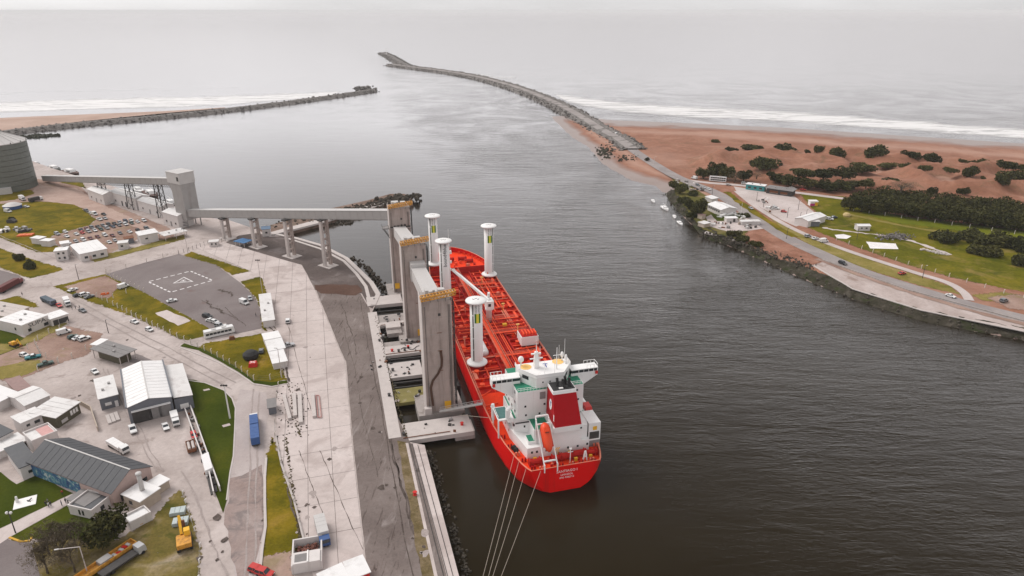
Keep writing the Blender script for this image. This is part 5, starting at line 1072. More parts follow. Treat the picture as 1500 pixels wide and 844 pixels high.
def bld(name, label, A, B, depth, z, wall, roof, kind='flat', rise=1.2, over=.35, wins=(), doors=(), ground=False, posts=False, base=GZ, C_=None, square=False):
    """A,B: front edge as pixels, at roof level z (or on the ground); depth in metres or C_ = back-left roof corner"""
    zz = base if ground else z; a = G(A[0],A[1],zz); b = G(B[0],B[1],zz); h = (z-base) if not ground else z
    if C_ is not None: depth = (G(C_[0],C_[1],zz)-a).length
    if square:
        e_ = (G(C_[0],C_[1],zz)-a).normalized(); b = a+Vector((e_.y,-e_.x,0))*square
    ang = math.atan2(b.y-a.y, b.x-a.x); W_ = (b-a).length; r = empty(name, (a.x,a.y,base), ang, label, 'building'); D = depth
    if posts:
        for x in (.4, W_/2, W_-.4):
            for y in (.4, D-.4): MB().box(x-.12,x+.12,y-.12,y+.12,0,h-.2).build('post', m_conl, r)
    else: MB().box(0,W_,0,D,0,h).build('wall', wall, r)
    o = over
    if kind == 'flat':
        MB().box(-o,W_+o,-o,D+o,h,h+.22).build('roof', roof, r)
    elif kind == 'parapet':
        rf = MB().box(.15,W_-.15,.15,D-.15,h,h+.08).build('roof', roof, r)
        for q in ((-.1,W_+.1,-.1,.2),(-.1,W_+.1,D-.2,D+.1),(-.1,.2,.2,D-.2),(W_-.2,W_+.1,.2,D-.2)): MB().box(*q,h,h+.6).build('parapet', wall, rf)
    elif kind in ('gx', 'gy'):
        e = .14; m = MB()
        if kind == 'gy':
            c = W_/2; hh_ = h+rise; p0 = [(-o,h-e*2),(c,hh_),(W_+o,h-e*2)]
            for q, (s, t) in enumerate(((0,1),(1,2))):
                (xa,za),(xb,zb) = p0[s],p0[t]; MB().add([(xa,-o,za+e),(xb,-o,zb+e),(xb,D+o,zb+e),(xa,D+o,za+e),(xa,-o,za+2*e),(xb,-o,zb+2*e),(xb,D+o,zb+2*e),(xa,D+o,za+2*e)],[(3,2,1,0),(4,5,6,7),(0,1,5,4),(1,2,6,5),(2,3,7,6),(3,0,4,7)]).build('roof', roof, r)
            for k in range(1, min(16, int(D/2.4))):
                y_ = D*k/int(D/2.4)
                for xa in (-o, W_+o): MB().beam((xa,y_,h+.03),(c,y_,hh_+2*e+.03),.09,.07).build('roof_seam', roof, r)
            MB().beam((c,-o,hh_+2*e+.03),(c,D+o,hh_+2*e+.03),.4,.1).build('ridge_cap', m_clal, r)
            for y in (0,D-.02): MB().add([(0,y,h-.01),(W_,y,h-.01),(c,y,hh_+.05),(0,y+.02,h-.01),(W_,y+.02,h-.01),(c,y+.02,hh_+.05)],[(0,1,2),(5,4,3),(0,3,4,1),(1,4,5,2),(2,5,3,0)]).build('gable', wall, r)
        else:
            c = D/2; hh_ = h+rise; p0 = [(-o,h-e*2),(c,hh_),(D+o,h-e*2)]
            for s, t in ((0,1),(1,2)):
                (ya,za),(yb,zb) = p0[s],p0[t]; MB().add([(-o,ya,za+e),(W_+o,ya,za+e),(W_+o,yb,zb+e),(-o,yb,zb+e),(-o,ya,za+2*e),(W_+o,ya,za+2*e),(W_+o,yb,zb+2*e),(-o,yb,zb+2*e)],[(3,2,1,0),(4,5,6,7),(0,1,5,4),(1,2,6,5),(2,3,7,6),(3,0,4,7)]).build('roof', roof, r)
            MB().beam((-o,c,hh_+2*e+.03),(W_+o,c,hh_+2*e+.03),.4,.1).build('ridge_cap', m_clal, r)
            for x in (0,W_-.02): MB().add([(x,0,h-.01),(x,D,h-.01),(x,c,hh_+.05),(x+.02,0,h-.01),(x+.02,D,h-.01),(x+.02,c,hh_+.05)],[(0,1,2),(5,4,3),(0,3,4,1),(1,4,5,2),(2,5,3,0)]).build('gable', wall, r)
    elif kind == 'mono':
        MB().add([(-o,-o,h-.0),(W_+o,-o,h),(W_+o,D+o,h+rise),(-o,D+o,h+rise),(-o,-o,h+.2),(W_+o,-o,h+.2),(W_+o,D+o,h+rise+.2),(-o,D+o,h+rise+.2)],[(3,2,1,0),(4,5,6,7),(0,1,5,4),(1,2,6,5),(2,3,7,6),(3,0,4,7)]).build('roof', roof, r)
    if kind in ('flat','mono') and W_*D > 25:
        for k in range(1, min(14, int(W_/2.2))):
            x = W_*k/int(W_/2.2); dz = rise if kind == 'mono' else 0; MB().beam((x,-o,h+.26),(x,D+o,h+.26+dz),.10,.08).build('roof_seam', roof, r)
        if W_*D > 70 and kind == 'flat':
            for k in range(2): MB().rbox(W_*(.3+.4*k),D*(.35+.25*k),h+.22,.8,.8,.6).build('roof_vent', m_clad, r)
    def opening(f, t, zc, w_, h_, nm, mt, fr=True):
        if f == 'f': b_ = (t*W_-w_/2,t*W_+w_/2,-.06,.05)
        elif f == 'b': b_ = (t*W_-w_/2,t*W_+w_/2,D-.05,D+.06)
        elif f == 'l': b_ = (-.06,.05,t*D-w_/2,t*D+w_/2)
        else: b_ = (W_-.05,W_+.06,t*D-w_/2,t*D+w_/2)
        o_ = MB().box(*b_,zc-h_/2,zc+h_/2).build(nm, mt, r)
        if fr and w_ > .7:
            s_ = .05; e_ = (b_[0]-s_,b_[1]+s_,b_[2]-s_,b_[3]+s_); MB().box(*e_,zc-h_/2-.16,zc-h_/2-.02).build('sill', m_conl, o_)
    for w_ in wins: opening(*w_[:5], 'window', m_glas if len(w_) < 6 else w_[5])
    for d_ in doors: opening(*d_[:5], 'door', d_[5] if len(d_) > 5 else m_stel, False)
    r['_w'] = W_; r['_d'] = D
    return r
# grey hall with white roof and annexes
hall = bld('workshop_hall', 'grey blue workshop hall with a large white roof and stepped annexes', (186,597), (251,581), 0, 9.6, m_grw, m_brf, 'gy', 1.3, .3, C_=(164,545), doors=[('f',.28,2.1,5.6,4.2,m_dste),('f',.60,2.1,3.6,4.2,m_stel),('f',.80,2.1,3.6,4.2,m_stel)])
W_, D_ = hall['_w'], hall['_d']
MB().box(.8,W_-.6,-1.0,-.02,4.7,4.95).build('door_canopy', m_brf, hall)
MB().box(-.5,-.06,-.4,D_+.3,6.4,6.95).build('gutter', m_grw, hall); MB().box(W_+.06,W_+.5,-.4,D_+.3,6.4,6.95).build('gutter', m_grw, hall)
for y0, y1, hh_ in ((.5,9.5,4.9),(10,19.5,4.4),(20,D_-1,4.1)):
    a_ = MB().box(W_+.55,W_+6.2,y0,y1,0,hh_).build('annex', m_grw, hall); MB().add([(W_+.52,y0-.1,hh_+.7),(W_+6.4,y0-.1,hh_),(W_+6.4,y1+.1,hh_),(W_+.52,y1+.1,hh_+.7),(W_+.52,y0-.1,hh_+.85),(W_+6.4,y0-.1,hh_+.15),(W_+6.4,y1+.1,hh_+.15),(W_+.52,y1+.1,hh_+.85)],[(3,2,1,0),(4,5,6,7),(0,1,5,4),(1,2,6,5),(2,3,7,6),(3,0,4,7)]).build('annex_roof', m_wrf, a_)
MB().box(W_+2,W_+4.6,.42,.52,.9,2.6).build('window', m_white, hall)
an = bld('annex_shed', 'small grey annex with a white roof at the left of the workshop hall', (145,585), (172,578), 0, 7.4, m_grw, m_wrf, 'flat', C_=(136,557), wins=[('f',.42,1.9,1.9,1.0,m_white)], doors=[('f',.85,1.2,1.0,2.3,m_white)])
# dark gabled hall with mural
dk = bld('gabled_hall', 'large hall with a charcoal gabled roof, pink end wall and blue mural', (163,722), (220,684), 0, 7.8, m_pwl, m_drf, 'gy', 3.2, .5, C_=(54,669), doors=[('f',.22,1.5,1.2,2.4,m_dste),('f',.36,1.5,1.2,2.4,m_dste)], wins=[('l',.2,2,2,1.4),('f',.8,2.2,1.6,1.1)])
def mural_mat():
    m, n, b, l = _new('blue_mural'); co = n.nodes.new('ShaderNodeTexCoord').outputs['Object']
    r = ramp(n, [(.30,(.02,.04,.12)),(.45,(.04,.11,.24)),(.55,(.07,.22,.26)),(.66,(.55,.56,.55)),(.75,(.05,.07,.10))]); l(noise(n, l, co, .45, 4, .6, 1.5), r.inputs[0]); l(r.outputs[0], b.inputs['Base Color']); b.inputs['Roughness'].default_value = .8; return m
MB().box(-.1,-.02,dk['_d']*.38,dk['_d']*.985,.2,3.9).build('mural', mural_mat(), dk)
MB().box(-5.2,-.4,dk['_d']*.12,dk['_d']*.34,2.6,2.8).build('pergola_roof', m_grf, dk)
for y in (.13,.33):
    MB().box(-5.1,-4.9,dk['_d']*y-.1,dk['_d']*y+.1,0,2.6).build('pergola_post', m_dste, dk)
bld('annex_shed', 'small pale annex with a dark sloping roof in front of the gabled hall', (134,750), (163,727), 0, 5.6, m_wwl, m_drf, 'parapet', C_=(107,737), wins=[('l',.55,1.5,.6,1.6),('l',.4,1.5,.6,1.6),('f',.5,1.5,1.2,1.2)])
kx = bld('kitchen_annex', 'white roofed beige annex carrying a tall silver chimney', (205,735), (233,716), 0, 6.6, m_bwl, m_brf, 'flat', C_=(183,722), wins=[('l',.6,1.8,1.2,1.2)])
m = MB(); m.cyl((3.4,3.4,3.8),(3.4,3.4,9.2),.62,.58,12).cyl((3.4,3.4,9.0),(3.4,3.4,9.5),.85,.75,12); m.build('chimney', m_clal, kx, True)
bld('side_store', 'low flat store beside the chimney annex at the yard edge', (226,716), (247,703), 4, 5.6, m_bwl, m_brf, 'flat')
bld('garden_store', 'low white walled terrace building beside the round dark tree', (190,768), (221,752), 0, 5.2, m_wwl, m_brf, 'parapet', C_=(183,757), doors=[('f',.5,.5,.8,.1,m_oran)])
bld('side_house', 'plain white house with a dark flat roof at the left edge beside the lawn', (29,686), (54,676), 0, 7.2, m_wwl, m_drf, 'flat', C_=(-17,669), wins=[('f',.5,2,1,.9)])
# white cluster
bld('olive_walled_house', 'olive walled house with a white roof and three small pale windows', (81.5,612), (115,590), 0, 7.0, m_owl, m_wrf, 'mono', .7, .5, C_=(60,600), wins=[('f',.62,2.3,.8,1.5,m_white),('f',.74,2.3,.8,1.5,m_white),('f',.86,2.3,.8,1.5,m_white),('f',.3,1.4,2.4,1.0,m_clal)])
bld('white_hall', 'broad white flat roofed hall behind the olive walled house', (36,594), (72,579), 0, 6.6, m_wwl, m_wrf, 'gx', .8, .3, C_=(12,580))
bld('white_hall', 'white roofed hall cut by the left edge above the cluster', (-4,590), (26,575), 0, 6.4, m_wwl, m_brf, 'gx', 1.0, .3, C_=(-26,560))
bld('white_house', 'white house with one long dark window in the middle of the cluster', (31,620), (64,606), 0, 7.4, m_wwl, m_wrf, 'flat', C_=(20,610), wins=[('f',.65,2.8,1.6,1.0),('f',.25,2.8,1.0,.8)])
tb = bld('terrace_house', 'white house with a pink roof terrace and one dark window', (47,648), (84,633), 0, 7.8, m_wwl, m_wrf, 'parapet', C_=(33,636), wins=[('f',.55,2.6,1.9,1.3)])
MB().box(tb['_w']*.45,tb['_w']-.5,.5,tb['_d']-.5,4.9,4.96).build('terrace_floor', OM('pink_tiles', rgb(.55,.30,.28), .7), tb)
bld('low_wing', 'low white wing with a dark open front at the left edge', (-14,668), (39,645), 0, 5.4, m_wwl, m_wrf, 'flat', C_=(-22,655), doors=[('f',.72,1.0,4.2,1.6,m_dste),('f',.9,1.0,1.6,1.7,m_dste)])
bld('dark_roof_shed', 'small shed with a dark roof at the left edge of the cluster', (-2,642), (18,632), 0, 6.8, m_wwl, m_drf, 'mono', .6, C_=(-12,630))
bld('red_roof_store', 'long low store with a faded red roof behind the white halls', (25,573.5), (44,567), 0, 5.0, m_pwl, m_rrf, 'flat', C_=(8,558))
for nm, px, lab in (('yard_wall', [(116,592),(134,602),(144,632)], 'low pale wall bending round the paved court'),):
    m = MB(); pts = [G(*p) for p in px]
    for a, b in zip(pts[:-1], pts[1:]): m.beam(a+Vector((0,0,.9)), b+Vector((0,0,.9)), .3, 1.8)
    T(m.build(nm, m_bwl), lab, 'wall')
for q in range(3):
    o = MB().box(-.55,.55,-3,3,0,.5).build('concrete_beam', m_conl); a, b = G(156+q*6,606-q*2), G(163+q*6,625-q*2.5); o.location = (a+b)/2; o.rotation_euler = (0,0,math.atan2(b.y-a.y,b.x-a.x)+math.pi/2); T(o, ['leftmost concrete beam stacked beside the grey annex','middle concrete beam stacked beside the grey annex','rightmost concrete beam stacked beside the grey annex'][q], 'beam', 'beams beside the grey annex')
cp = bld('open_shelter', 'open sided shelter with a dark grey roof by the road', (174,524), (199,512.5), 0, 7.0, m_dste, m_grf, 'flat', C_=(141,508), posts=True); MB().box(1.2,cp['_w']-1.2,2,cp['_d']-2,0,3.2).build('back_wall', m_owl, cp)
bld('small_kiosk', 'tiny white kiosk behind the open shelter', (143,506), (157,498), 3, 5.4, m_wwl, m_brf)
su = bld('office_building', 'white office building lettered SUPA on its front wall', (31.5,477.5), (70,462), 0, 7.6, m_wwl, m_brf, 'flat', .5, .05, C_=(7.3,465), wins=[('f',.24,1.6,1.4,1.3),('f',.86,1.35,1.9,1.3),('l',.3,2.4,.9,1.2)])
o = link('lettering', text_mesh('lettering', 'SUPA', 2.4, m_ink), su); o.location = (su['_w']*.55,-.06,3.35); o.rotation_euler = (math.pi/2,0,0); o.scale = (1.35,.95,1)
bld('porch_wing', 'white porch wing with an open front at the right of the lettered office', (74,468), (99,460), 7, 6.4, m_wwl, m_brf, 'flat', doors=[('f',.25,1.3,2.0,2.4,m_dste),('f',.7,1.3,3.8,2.2,m_dste)])
bld('flat_roof_store', 'beige flat roofed store behind the lettered office', (8,464), (42,450.5), 0, 5.6, m_bwl, OM('beige_roof', rgb(.50,.44,.41), .8, var=.08), 'flat', C_=(-24,452))
# gate houses and sheds along the upper road
bld('gate_house', 'two storey white gate house with small dark windows at the junction', (83,383), (101,381), 6, 5.6, m_wwl, m_brf, 'flat', ground=True, wins=[('f',.3,4.2,1,.9),('f',.7,4.2,1,.9),('f',.3,1.6,1,.9),('f',.72,1.6,1,1.2)])
bld('gate_house', 'smaller white block stepping up behind the gate house', (93,374), (105,372), 5, 6.4, m_wwl, m_brf, 'flat', ground=True, wins=[('f',.4,4.6,1,.9)])
bld('long_office', 'long low office with a white roof beside the car park', (117,372.5), (156,364.5), 0, 7.4, m_wwl, m_brf, 'mono', .8, .4, C_=(104,361), wins=[('f',.2,2,1.6,1.2),('f',.5,2,1.6,1.2),('f',.8,2,1.6,1.2)], doors=[('f',.35,1.3,1.2,2.4,m_pwl)])
bld('white_hut', 'small white hut among the parked cars by the upper road', (174,366), (188,364.5), 5, 3.6, m_wwl, m_wrf, 'flat', ground=True, wins=[('f',.4,2,1.2,1)])
bld('rusty_shed', 'little shed with a rust red roof next to the white hut', (184,358), (197,356), 5, 3.0, m_grw, m_rust, 'flat', ground=True)
bld('white_hut', 'box shaped white house beside the pale canopy', (207,357.5), (233,352.5), 7, 5.0, m_wwl, m_brf, 'mono', .5, .5, ground=True, wins=[('f',.35,2.6,1.4,.8)])
bld('pale_canopy', 'flat pale canopy on posts next to the box shaped white house', (241,346), (274,338.5), 0, 6.4, m_dste, m_wrf, 'flat', C_=(232,341.5), posts=True)
bld('guard_hut', 'tiny white guard hut at the end of the dark railings', (307,362), (320,361), 4, 2.8, m_wwl, m_wrf, 'flat', ground=True, wins=[('f',.3,1.7,.9,.8),('f',.75,1.6,.8,1.0)])
bld('white_tank_house', 'pair of low white sheds by the field edge', (47,357), (60,358.5), 4, 3.4, m_wwl, m_brf, 'flat', ground=True)
bld('white_tank_house', 'right hand low white shed beside its twin at the field edge', (61,361), (74,362), 4, 3.4, m_wwl, m_brf, 'flat', ground=True)
for lab, A, B, h_, d_ in (('first white waterfront warehouse under the start of the conveyor',(131,292),(154,301),7.5,9),('second white waterfront warehouse with two dark doors',(163.5,297),(201,308),8,10),('third white waterfront warehouse between two trestles',(204,308.5),(238,319),7.2,9),('last white waterfront warehouse beside the transfer tower',(241,328),(263,335),8,10)):
    bld('waterfront_warehouse', lab, A, B, d_, h_, m_wwl, m_wrf, 'gx', 1.2, .3, ground=True, wins=[('f',.2,2.6,1.4,1.2),('f',.8,2.6,1.4,1.2)], doors=[('f',.45,1.8,1.8,3.4,m_dste),('f',.6,1.8,1.8,3.4,m_dste)] if 'second' in lab else [('f',.5,1.6,1.6,3,m_stel)])
tk = MB(); tk.lathe(0,0,[(3.4,0),(3.4,6.4),(.4,7.8)],20); o = tk.build('steel_tank', m_clad); o.location = G(268,331); T(o, 'grey round tank at the foot of the transfer tower', 'tank')
bld('dock_office', 'white hut with a blue roof on the dock under the gallery', (385,347), (397,346), 5, 4.6, m_wwl, OM('blue_roof', rgb(.13,.20,.30), .6), 'gx', 1, .3, ground=True, wins=[('f',.5,2.4,1.2,1)])
bld('blue_shelter', 'low blue roofed shelter between the gallery frames', (344,360), (358,363), 6, 2.6, m_dste, OM('bright_blue_roof', rgb(.04,.15,.33), .6), 'flat', ground=True, posts=True)
# white roofed strip beside the apron
bld('strip_shed', 'long narrow shed with a pale roof between helipad and apron', (385,471), (398.5,466), 0, 6.0, m_wwl, m_wrf, 'flat', C_=(380,432), square=4.6)
MB_ = bld('strip_shed', 'white roofed shed stepping down beside the parked pickup', (394,514), (412,507), 0, 6.0, m_wwl, m_brf, 'gx', .5, .3, C_=(384,489), square=6)
bld('strip_shed', 'smallest white roofed shed at the end of the strip', (400,533), (415,526), 0, 5.6, m_wwl, m_brf, 'flat', C_=(393,512), square=5)
# bottom edge
bld('end_shed', 'white roofed shed at the bottom edge, left of its neighbour', (478,863), (512,847), 0, 6.4, m_wwl, m_brf, 'flat', C_=(464,843)); bld('end_shed', 'white roofed shed at the bottom edge beside the asphalt', (515,848), (541,838), 0, 6.6, m_red, m_brf, 'flat', C_=(498,827.5))
cw_ = empty('walled_bay', G(428,842), math.atan2((G(473,834)-G(428,842)).y,(G(473,834)-G(428,842)).x), 'roofless white walled bay holding a heap of rusty scrap', 'walled bay')
WL = (G(473,834)-G(428,842)).length; DL = (G(427,803)-G(428,842)).length
for q in ((0,.35,0,DL),(WL-.35,WL,0,DL),(.35,WL-.35,DL-.35,DL)): MB().box(*q,0,2.6).build('wall', m_wwl, cw_)
MB().box(.4,WL-.4,-.0,DL*.42,0,3.0).build('low_house', m_wwl, cw_); MB().box(.8,3.6,.6,DL*.34,3.0,3.06).build('roof_opening', m_grf, cw_); MB().box(WL*.52,WL*.56,0,DL*.42,3,3.3).build('roof_pipe', m_white, cw_)
rocks('scrap_heap', [(random.uniform(1.2,WL-1.2),random.uniform(DL*.55,DL-1),random.uniform(.1,1.1)) for _ in range(140)], [random.uniform(.25,.6) for _ in range(140)], OM('scrap_rust', rgb(.18,.075,.055), .9, var=.4, scale=2), cw_)
# long walled storage strip beside the lawn
ws = empty('storage_strip', G(271.5,603), 0, 'narrow walled storage strip between yard and lawn with junk inside', 'storage')
def loc_(p, r): return G(*p)-r.location
for px in ([(271.5,603),(298,676)], [(280,600),(323,720)], [(306,690),(314,727)]):
    a, b = loc_(px[0], ws), loc_(px[1], ws); MB().beam(a+Vector((0,0,.9)), b+Vector((0,0,.9)), .35, 1.8).build('wall', m_wwl, ws)
q4 = [loc_(p, ws) for p in ((296,676),(307,671),(313,694),(302,699))]; MB().prism([(p.x,p.y) for p in q4],0,2.2).build('covered_bay', m_brf, ws)
q4 = [loc_(p, ws) for p in ((303,700),(313,695),(319,720),(309,726))]; MB().prism([(p.x,p.y) for p in q4],0,.3).build('junk_floor', m_dste, ws)
for q in range(46):
    t = random.random(); p = loc_((277,606),ws).lerp(loc_((315,715),ws), t)+Vector((random.uniform(-1,1),random.uniform(-1,1),0)); MB().rbox(p.x,p.y,.05,random.uniform(.3,1.1),random.uniform(.3,1.1),random.uniform(.3,1.2),random.uniform(0,3)).build('junk', random.choice((m_dste,m_stel,m_rust,m_clal,m_blk)), ws)
# concrete beams on the apron
for q, (a, b, w_) in enumerate([((416,581),(425,616),1.1),((431,579),(433,612),1.2),((439,578),(441,622),1.3),((458,579),(461,613),1.2)]):
    a, b = G(*a), G(*b); m = MB(); L_ = (b-a).length; m.box(-L_/2,L_/2,-w_/2,w_/2,0,.9); o = m.build('concrete_beam', m_conl); o.location = (a+b)/2+Vector((0,0,.1)); o.rotation_euler = (0,0,math.atan2(b.y-a.y,b.x-a.x)); T(o, ['tilted leftmost concrete beam lying on the apron','second concrete beam from the left on the apron','longest concrete beam in the row on the apron','rightmost pale concrete beam next to the pink frame on the apron'][q], 'beam', 'concrete beams on the apron')
m = MB(); a, b = G(463,581), G(466,613); s_ = Vector((1.1,0,0))
for p in (a,b): m.beam(p+Vector((0,0,.5)),p+s_+Vector((0,0,.5)),.25)
m.beam(a+Vector((0,0,.5)),b+Vector((0,0,.5)),.25).beam(a+s_+Vector((0,0,.5)),b+s_+Vector((0,0,.5)),.25); T(m.build('girder_frame', OM('pink_primer', rgb(.42,.20,.18), .8)), 'pinkish steel frame lying beside the rightmost beam', 'frame')
bld('weigh_hut', 'small grey weigh hut at the apron gate', (393,598), (404,596), 0, 5.6, m_grw, m_grf, 'flat', C_=(392,586))
rocks('apron_debris', [tuple(G(random.uniform(405,452),random.uniform(560,640),GZ+.12)) for _ in range(130)], [random.uniform(.12,.4) for _ in range(130)], m_rubb, None, 'dark debris strewn between the concrete beams', 'debris')
rocks('edge_weeds', [tuple(G(random.gauss(0,1.6)+406+(y-560)*.145 if y > 640 else random.gauss(0,2)+388+(y-425)*.24,y,GZ+.12)) for y in np.linspace(428,800,240)], [random.uniform(.15,.55) for _ in range(240)], OM('dry_weed', rgb(.085,.065,.03), .95, var=.4), None, 'tufts of dark weeds along the apron edge', 'weeds')
rocks('edge_weeds', [tuple(G(random.gauss(0,1.5)+548+(y-460)*.26,y,GZ+.12)) for y in np.linspace(462,640,150)], [random.uniform(.12,.4) for _ in range(150)], bpy.data.materials['dry_weed'], None, 'tufts of dark weeds along the quay beam joint', 'weeds')
# ================================================================ vehicles
m_tyre = OM('tyre', rgb(.02,.02,.02), .85, var=.2); m_vgl = OM('vehicle_glass', rgb(.03,.035,.042), .12, var=.1, spec=.6)
PAINT = {}
def paint(c):
    if c not in PAINT:
        PAINT[c] = OM('paint_'+c, {'white':rgb(.72,.71,.70),'silver':rgb(.42,.42,.43),'grey':rgb(.16,.165,.175),'black':rgb(.025,.026,.03),'red':rgb(.50,.03,.025),'blue':rgb(.04,.09,.24),'green':rgb(.03,.075,.06),'teal':rgb(.01,.16,.19),'orange':rgb(.70,.13,.02),'beige':rgb(.45,.38,.30),'maroon':rgb(.16,.03,.03),'yellow':rgb(.70,.36,.02),'navy':rgb(.05,.07,.11)}[c], .3, var=.04, spec=.5)
    return PAINT[c]
KIND = {'sedan':(4.5,1.78,1.45),'hatch':(3.9,1.72,1.5),'suv':(4.6,1.9,1.78),'pickup':(5.3,1.9,1.8),'van':(5.2,2.0,2.3),'minibus':(6.2,2.1,2.6)}
_cache = {}
def car_meshes(kind):
    if kind in _cache: return _cache[kind]
    L_, W_, H_ = KIND[kind]; a = L_/2; w = W_/2; m = MB(); g = MB(); rf = MB()
    wa = .62*a; lo = .32
    def loft(prof, b, y0f, y1f, z_split):
        pass
    if kind in ('van','minibus'): belt = .95; pr = [(-a,.35),(-a,1.0),(-a+.05,1.15),(a-1.0,1.15),(a-.15,.95),(a,.7),(a,.35)]; cab = [(-a+.04,-a+.14),(a-1.05,a-1.55)]
    elif kind == 'pickup': belt = .95; pr = [(-a,.45),(-a,1.05),(-.35*a,1.05),(a*.42,1.05),(a-.1,.95),(a,.7),(a,.4)]; cab = [(-.30*a,-.2*a),(a*.42,a*.16)]
    elif kind == 'suv': belt = .95; pr = [(-a,.4),(-a,1.0),(a*.42,1.02),(a-.1,.92),(a,.65),(a,.38)]; cab = [(-a+.06,-a+.4),(a*.45,a*.15)]
    elif kind == 'hatch': belt = .9; pr = [(-a,.35),(-a,.85),(a*.45,.92),(a-.1,.8),(a,.6),(a,.32)]; cab = [(-a+.08,-a+.5),(a*.48,a*.1)]
    else: belt = .88; pr = [(-a,.35),(-a,.82),(-a+.1,.9),(a*.4,.92),(a-.1,.76),(a,.58),(a,.32)]; cab = [(-.72*a,-.38*a),(a*.42,a*.08)]
    zb = {'van':1.13,'minibus':1.13,'pickup':1.03,'suv':1.0,'hatch':.88,'sedan':.9}[kind]
    m.xprism(pr,-w,w)
    (x0,x2),(x1,x3) = cab; t = .82; zt = H_-.06
    g.add([(x0,-w*.97,zb),(x1,-w*.97,zb),(x1,w*.97,zb),(x0,w*.97,zb),(x2,-w*t,zt),(x3,-w*t,zt),(x3,w*t,zt),(x2,w*t,zt)],[(3,2,1,0),(4,5,6,7),(0,1,5,4),(1,2,6,5),(2,3,7,6),(3,0,4,7)])
    rf.box(x2-.04,x3+.04,-w*t-.03,w*t+.03,zt,H_)
    pil = MB()
    for xx0, xx1 in ((x0,x2),(x1,x3),((x0+x1)/2-.05,(x2+x3)/2-.05)):
        for sg in (-1,1): pil.beam((xx0,sg*w*.98,zb),(xx1,sg*w*(t+.01),zt),.13,.1)
    wh = MB().cyl((0,-.11,0),(0,.11,0),.33,n=12)
    if kind in ('van','minibus'):
        m.box(-a+.06,(a-1.9 if kind == 'van' else -a+.2),-w*.985,w*.985,1.1,H_-.02)
    if kind == 'pickup': m.box(-a+.1,-.36*a,-w*.8,w*.8,1.051,1.06)
    bp = MB().box(a-.02,a+.08,-w*.9,w*.9,.38,.6).box(-a-.08,-a+.02,-w*.9,w*.9,.4,.62); ll = MB().box(a-.06,a+.03,-.2,.2,.62,.78)
    _cache[kind] = dict(body=m.mesh('body',[]), win=g.mesh('windows',m_vgl), roof=rf.mesh('roof',[]), pil=pil.mesh('pillars',[]), wheel=wh.mesh('wheel',m_tyre), bump=bp.mesh('bumper',m_dste), lamp=ll.mesh('headlight',m_white), wx=wa, wy=w-.1)
    return _cache[kind]
_pm = {}
def pmesh(kind, part, col):
    k = (kind, part, col)
    if k not in _pm: me = car_meshes(kind)[part].copy(); me.materials.clear(); me.materials.append(paint(col)); _pm[k] = me
    return _pm[k]
def car(kind, col, px, py, d, label, group=None, z=GZ+.08, col2=None):
    p = G(px, py, z); q = G(px+d[0], py+d[1], z); K = car_meshes(kind)
    r = empty({'pickup':'pickup_truck','van':'parked_van','minibus':'minibus'}.get(kind,'parked_car'), p, math.atan2(q.y-p.y,q.x-p.x), label, {'pickup':'pickup','van':'van','minibus':'minibus'}.get(kind,'car'), group)
    link('body', pmesh(kind,'body',col), r); link('windows', K['win'], r); link('roof', pmesh(kind,'roof',col2 or col), r); link('pillars', pmesh(kind,'pil',col), r); link('bumper', K['bump'], r)
    for sx in (-1,1):
        for sy in (-1,1): o = link('wheel', K['wheel'], r); o.location = (sx*K['wx'],sy*K['wy'],.33)
    for sy in (-1,1): o = link('headlight', K['lamp'], r); o.location = (0,sy*K['wy']*.72,0)
    return r
ORD = ['first','second','third','fourth','fifth','sixth','seventh','eighth','ninth','tenth','eleventh','twelfth','thirteenth']
def row(p0, p1, cols, d, where, group, kinds=('sedan','hatch','suv')):
    n = len(cols)
    for i, c in enumerate(cols):
        t = i/(n-1) if n > 1 else 0
        car(kinds[i % len(kinds)], c, p0[0]+(p1[0]-p0[0])*t+random.uniform(-.3,.3), p0[1]+(p1[1]-p0[1])*t+random.uniform(-.2,.2), d, f'{c} car, {ORD[i]} from left {where}', group)
g1 = 'cars in the dirt car park'
row((112,344),(211,324.5), ['white','red','silver','white','green','silver','navy','grey','white','green','white','white'], (6,3.2), 'in the long front row of the dirt car park', g1)
row((119,338),(192,324), ['black','maroon','grey','black','grey','black','black','silver','navy','white'], (6,3.2), 'in the crowded rear row of the dirt car park', g1)
row((101,357),(154,346), ['white','silver','white','maroon','maroon','white'], (6,3.0), 'in the near row behind the long office', g1)
row((160,356),(169,353.5), ['white','silver'], (5,3), 'in the pair beside the white hut', g1)
row((165,346),(176,343), ['maroon','grey'], (5,3), 'in the small pair amid the dirt lot', g1)
row((190,341),(215,336), ['white','black','grey'], (6,2.6), 'in the short row behind the box shaped house', g1)
for i, (px, py, c, k, lab) in enumerate([(84,344,'silver','suv','lone silver car parked on the grass edge of the field'),(96,341,'white','hatch','white car standing behind another at the field corner'),(98,347.5,'white','sedan','white car in front of its neighbour at the field corner'),(127,310,'grey','suv','grey car at the top right corner of the green field'),(133,313,'white','sedan','white car next to the grey one at the field corner'),(139,315,'white','van','white van parked at the tip of the field'),(152,315,'black','sedan','black car on the track at the tip of the field'),(146,322.5,'white','pickup','white pickup at the upper end of the car rows'),(154,321,'silver','sedan','silver car beside the white pickup above the car rows'),(163,298.5,'white','hatch','single white car on the dirt track by the warehouses')]):
    car(k, c, px, py, (6,2.5) if i < 9 else (6,3), lab, g1)
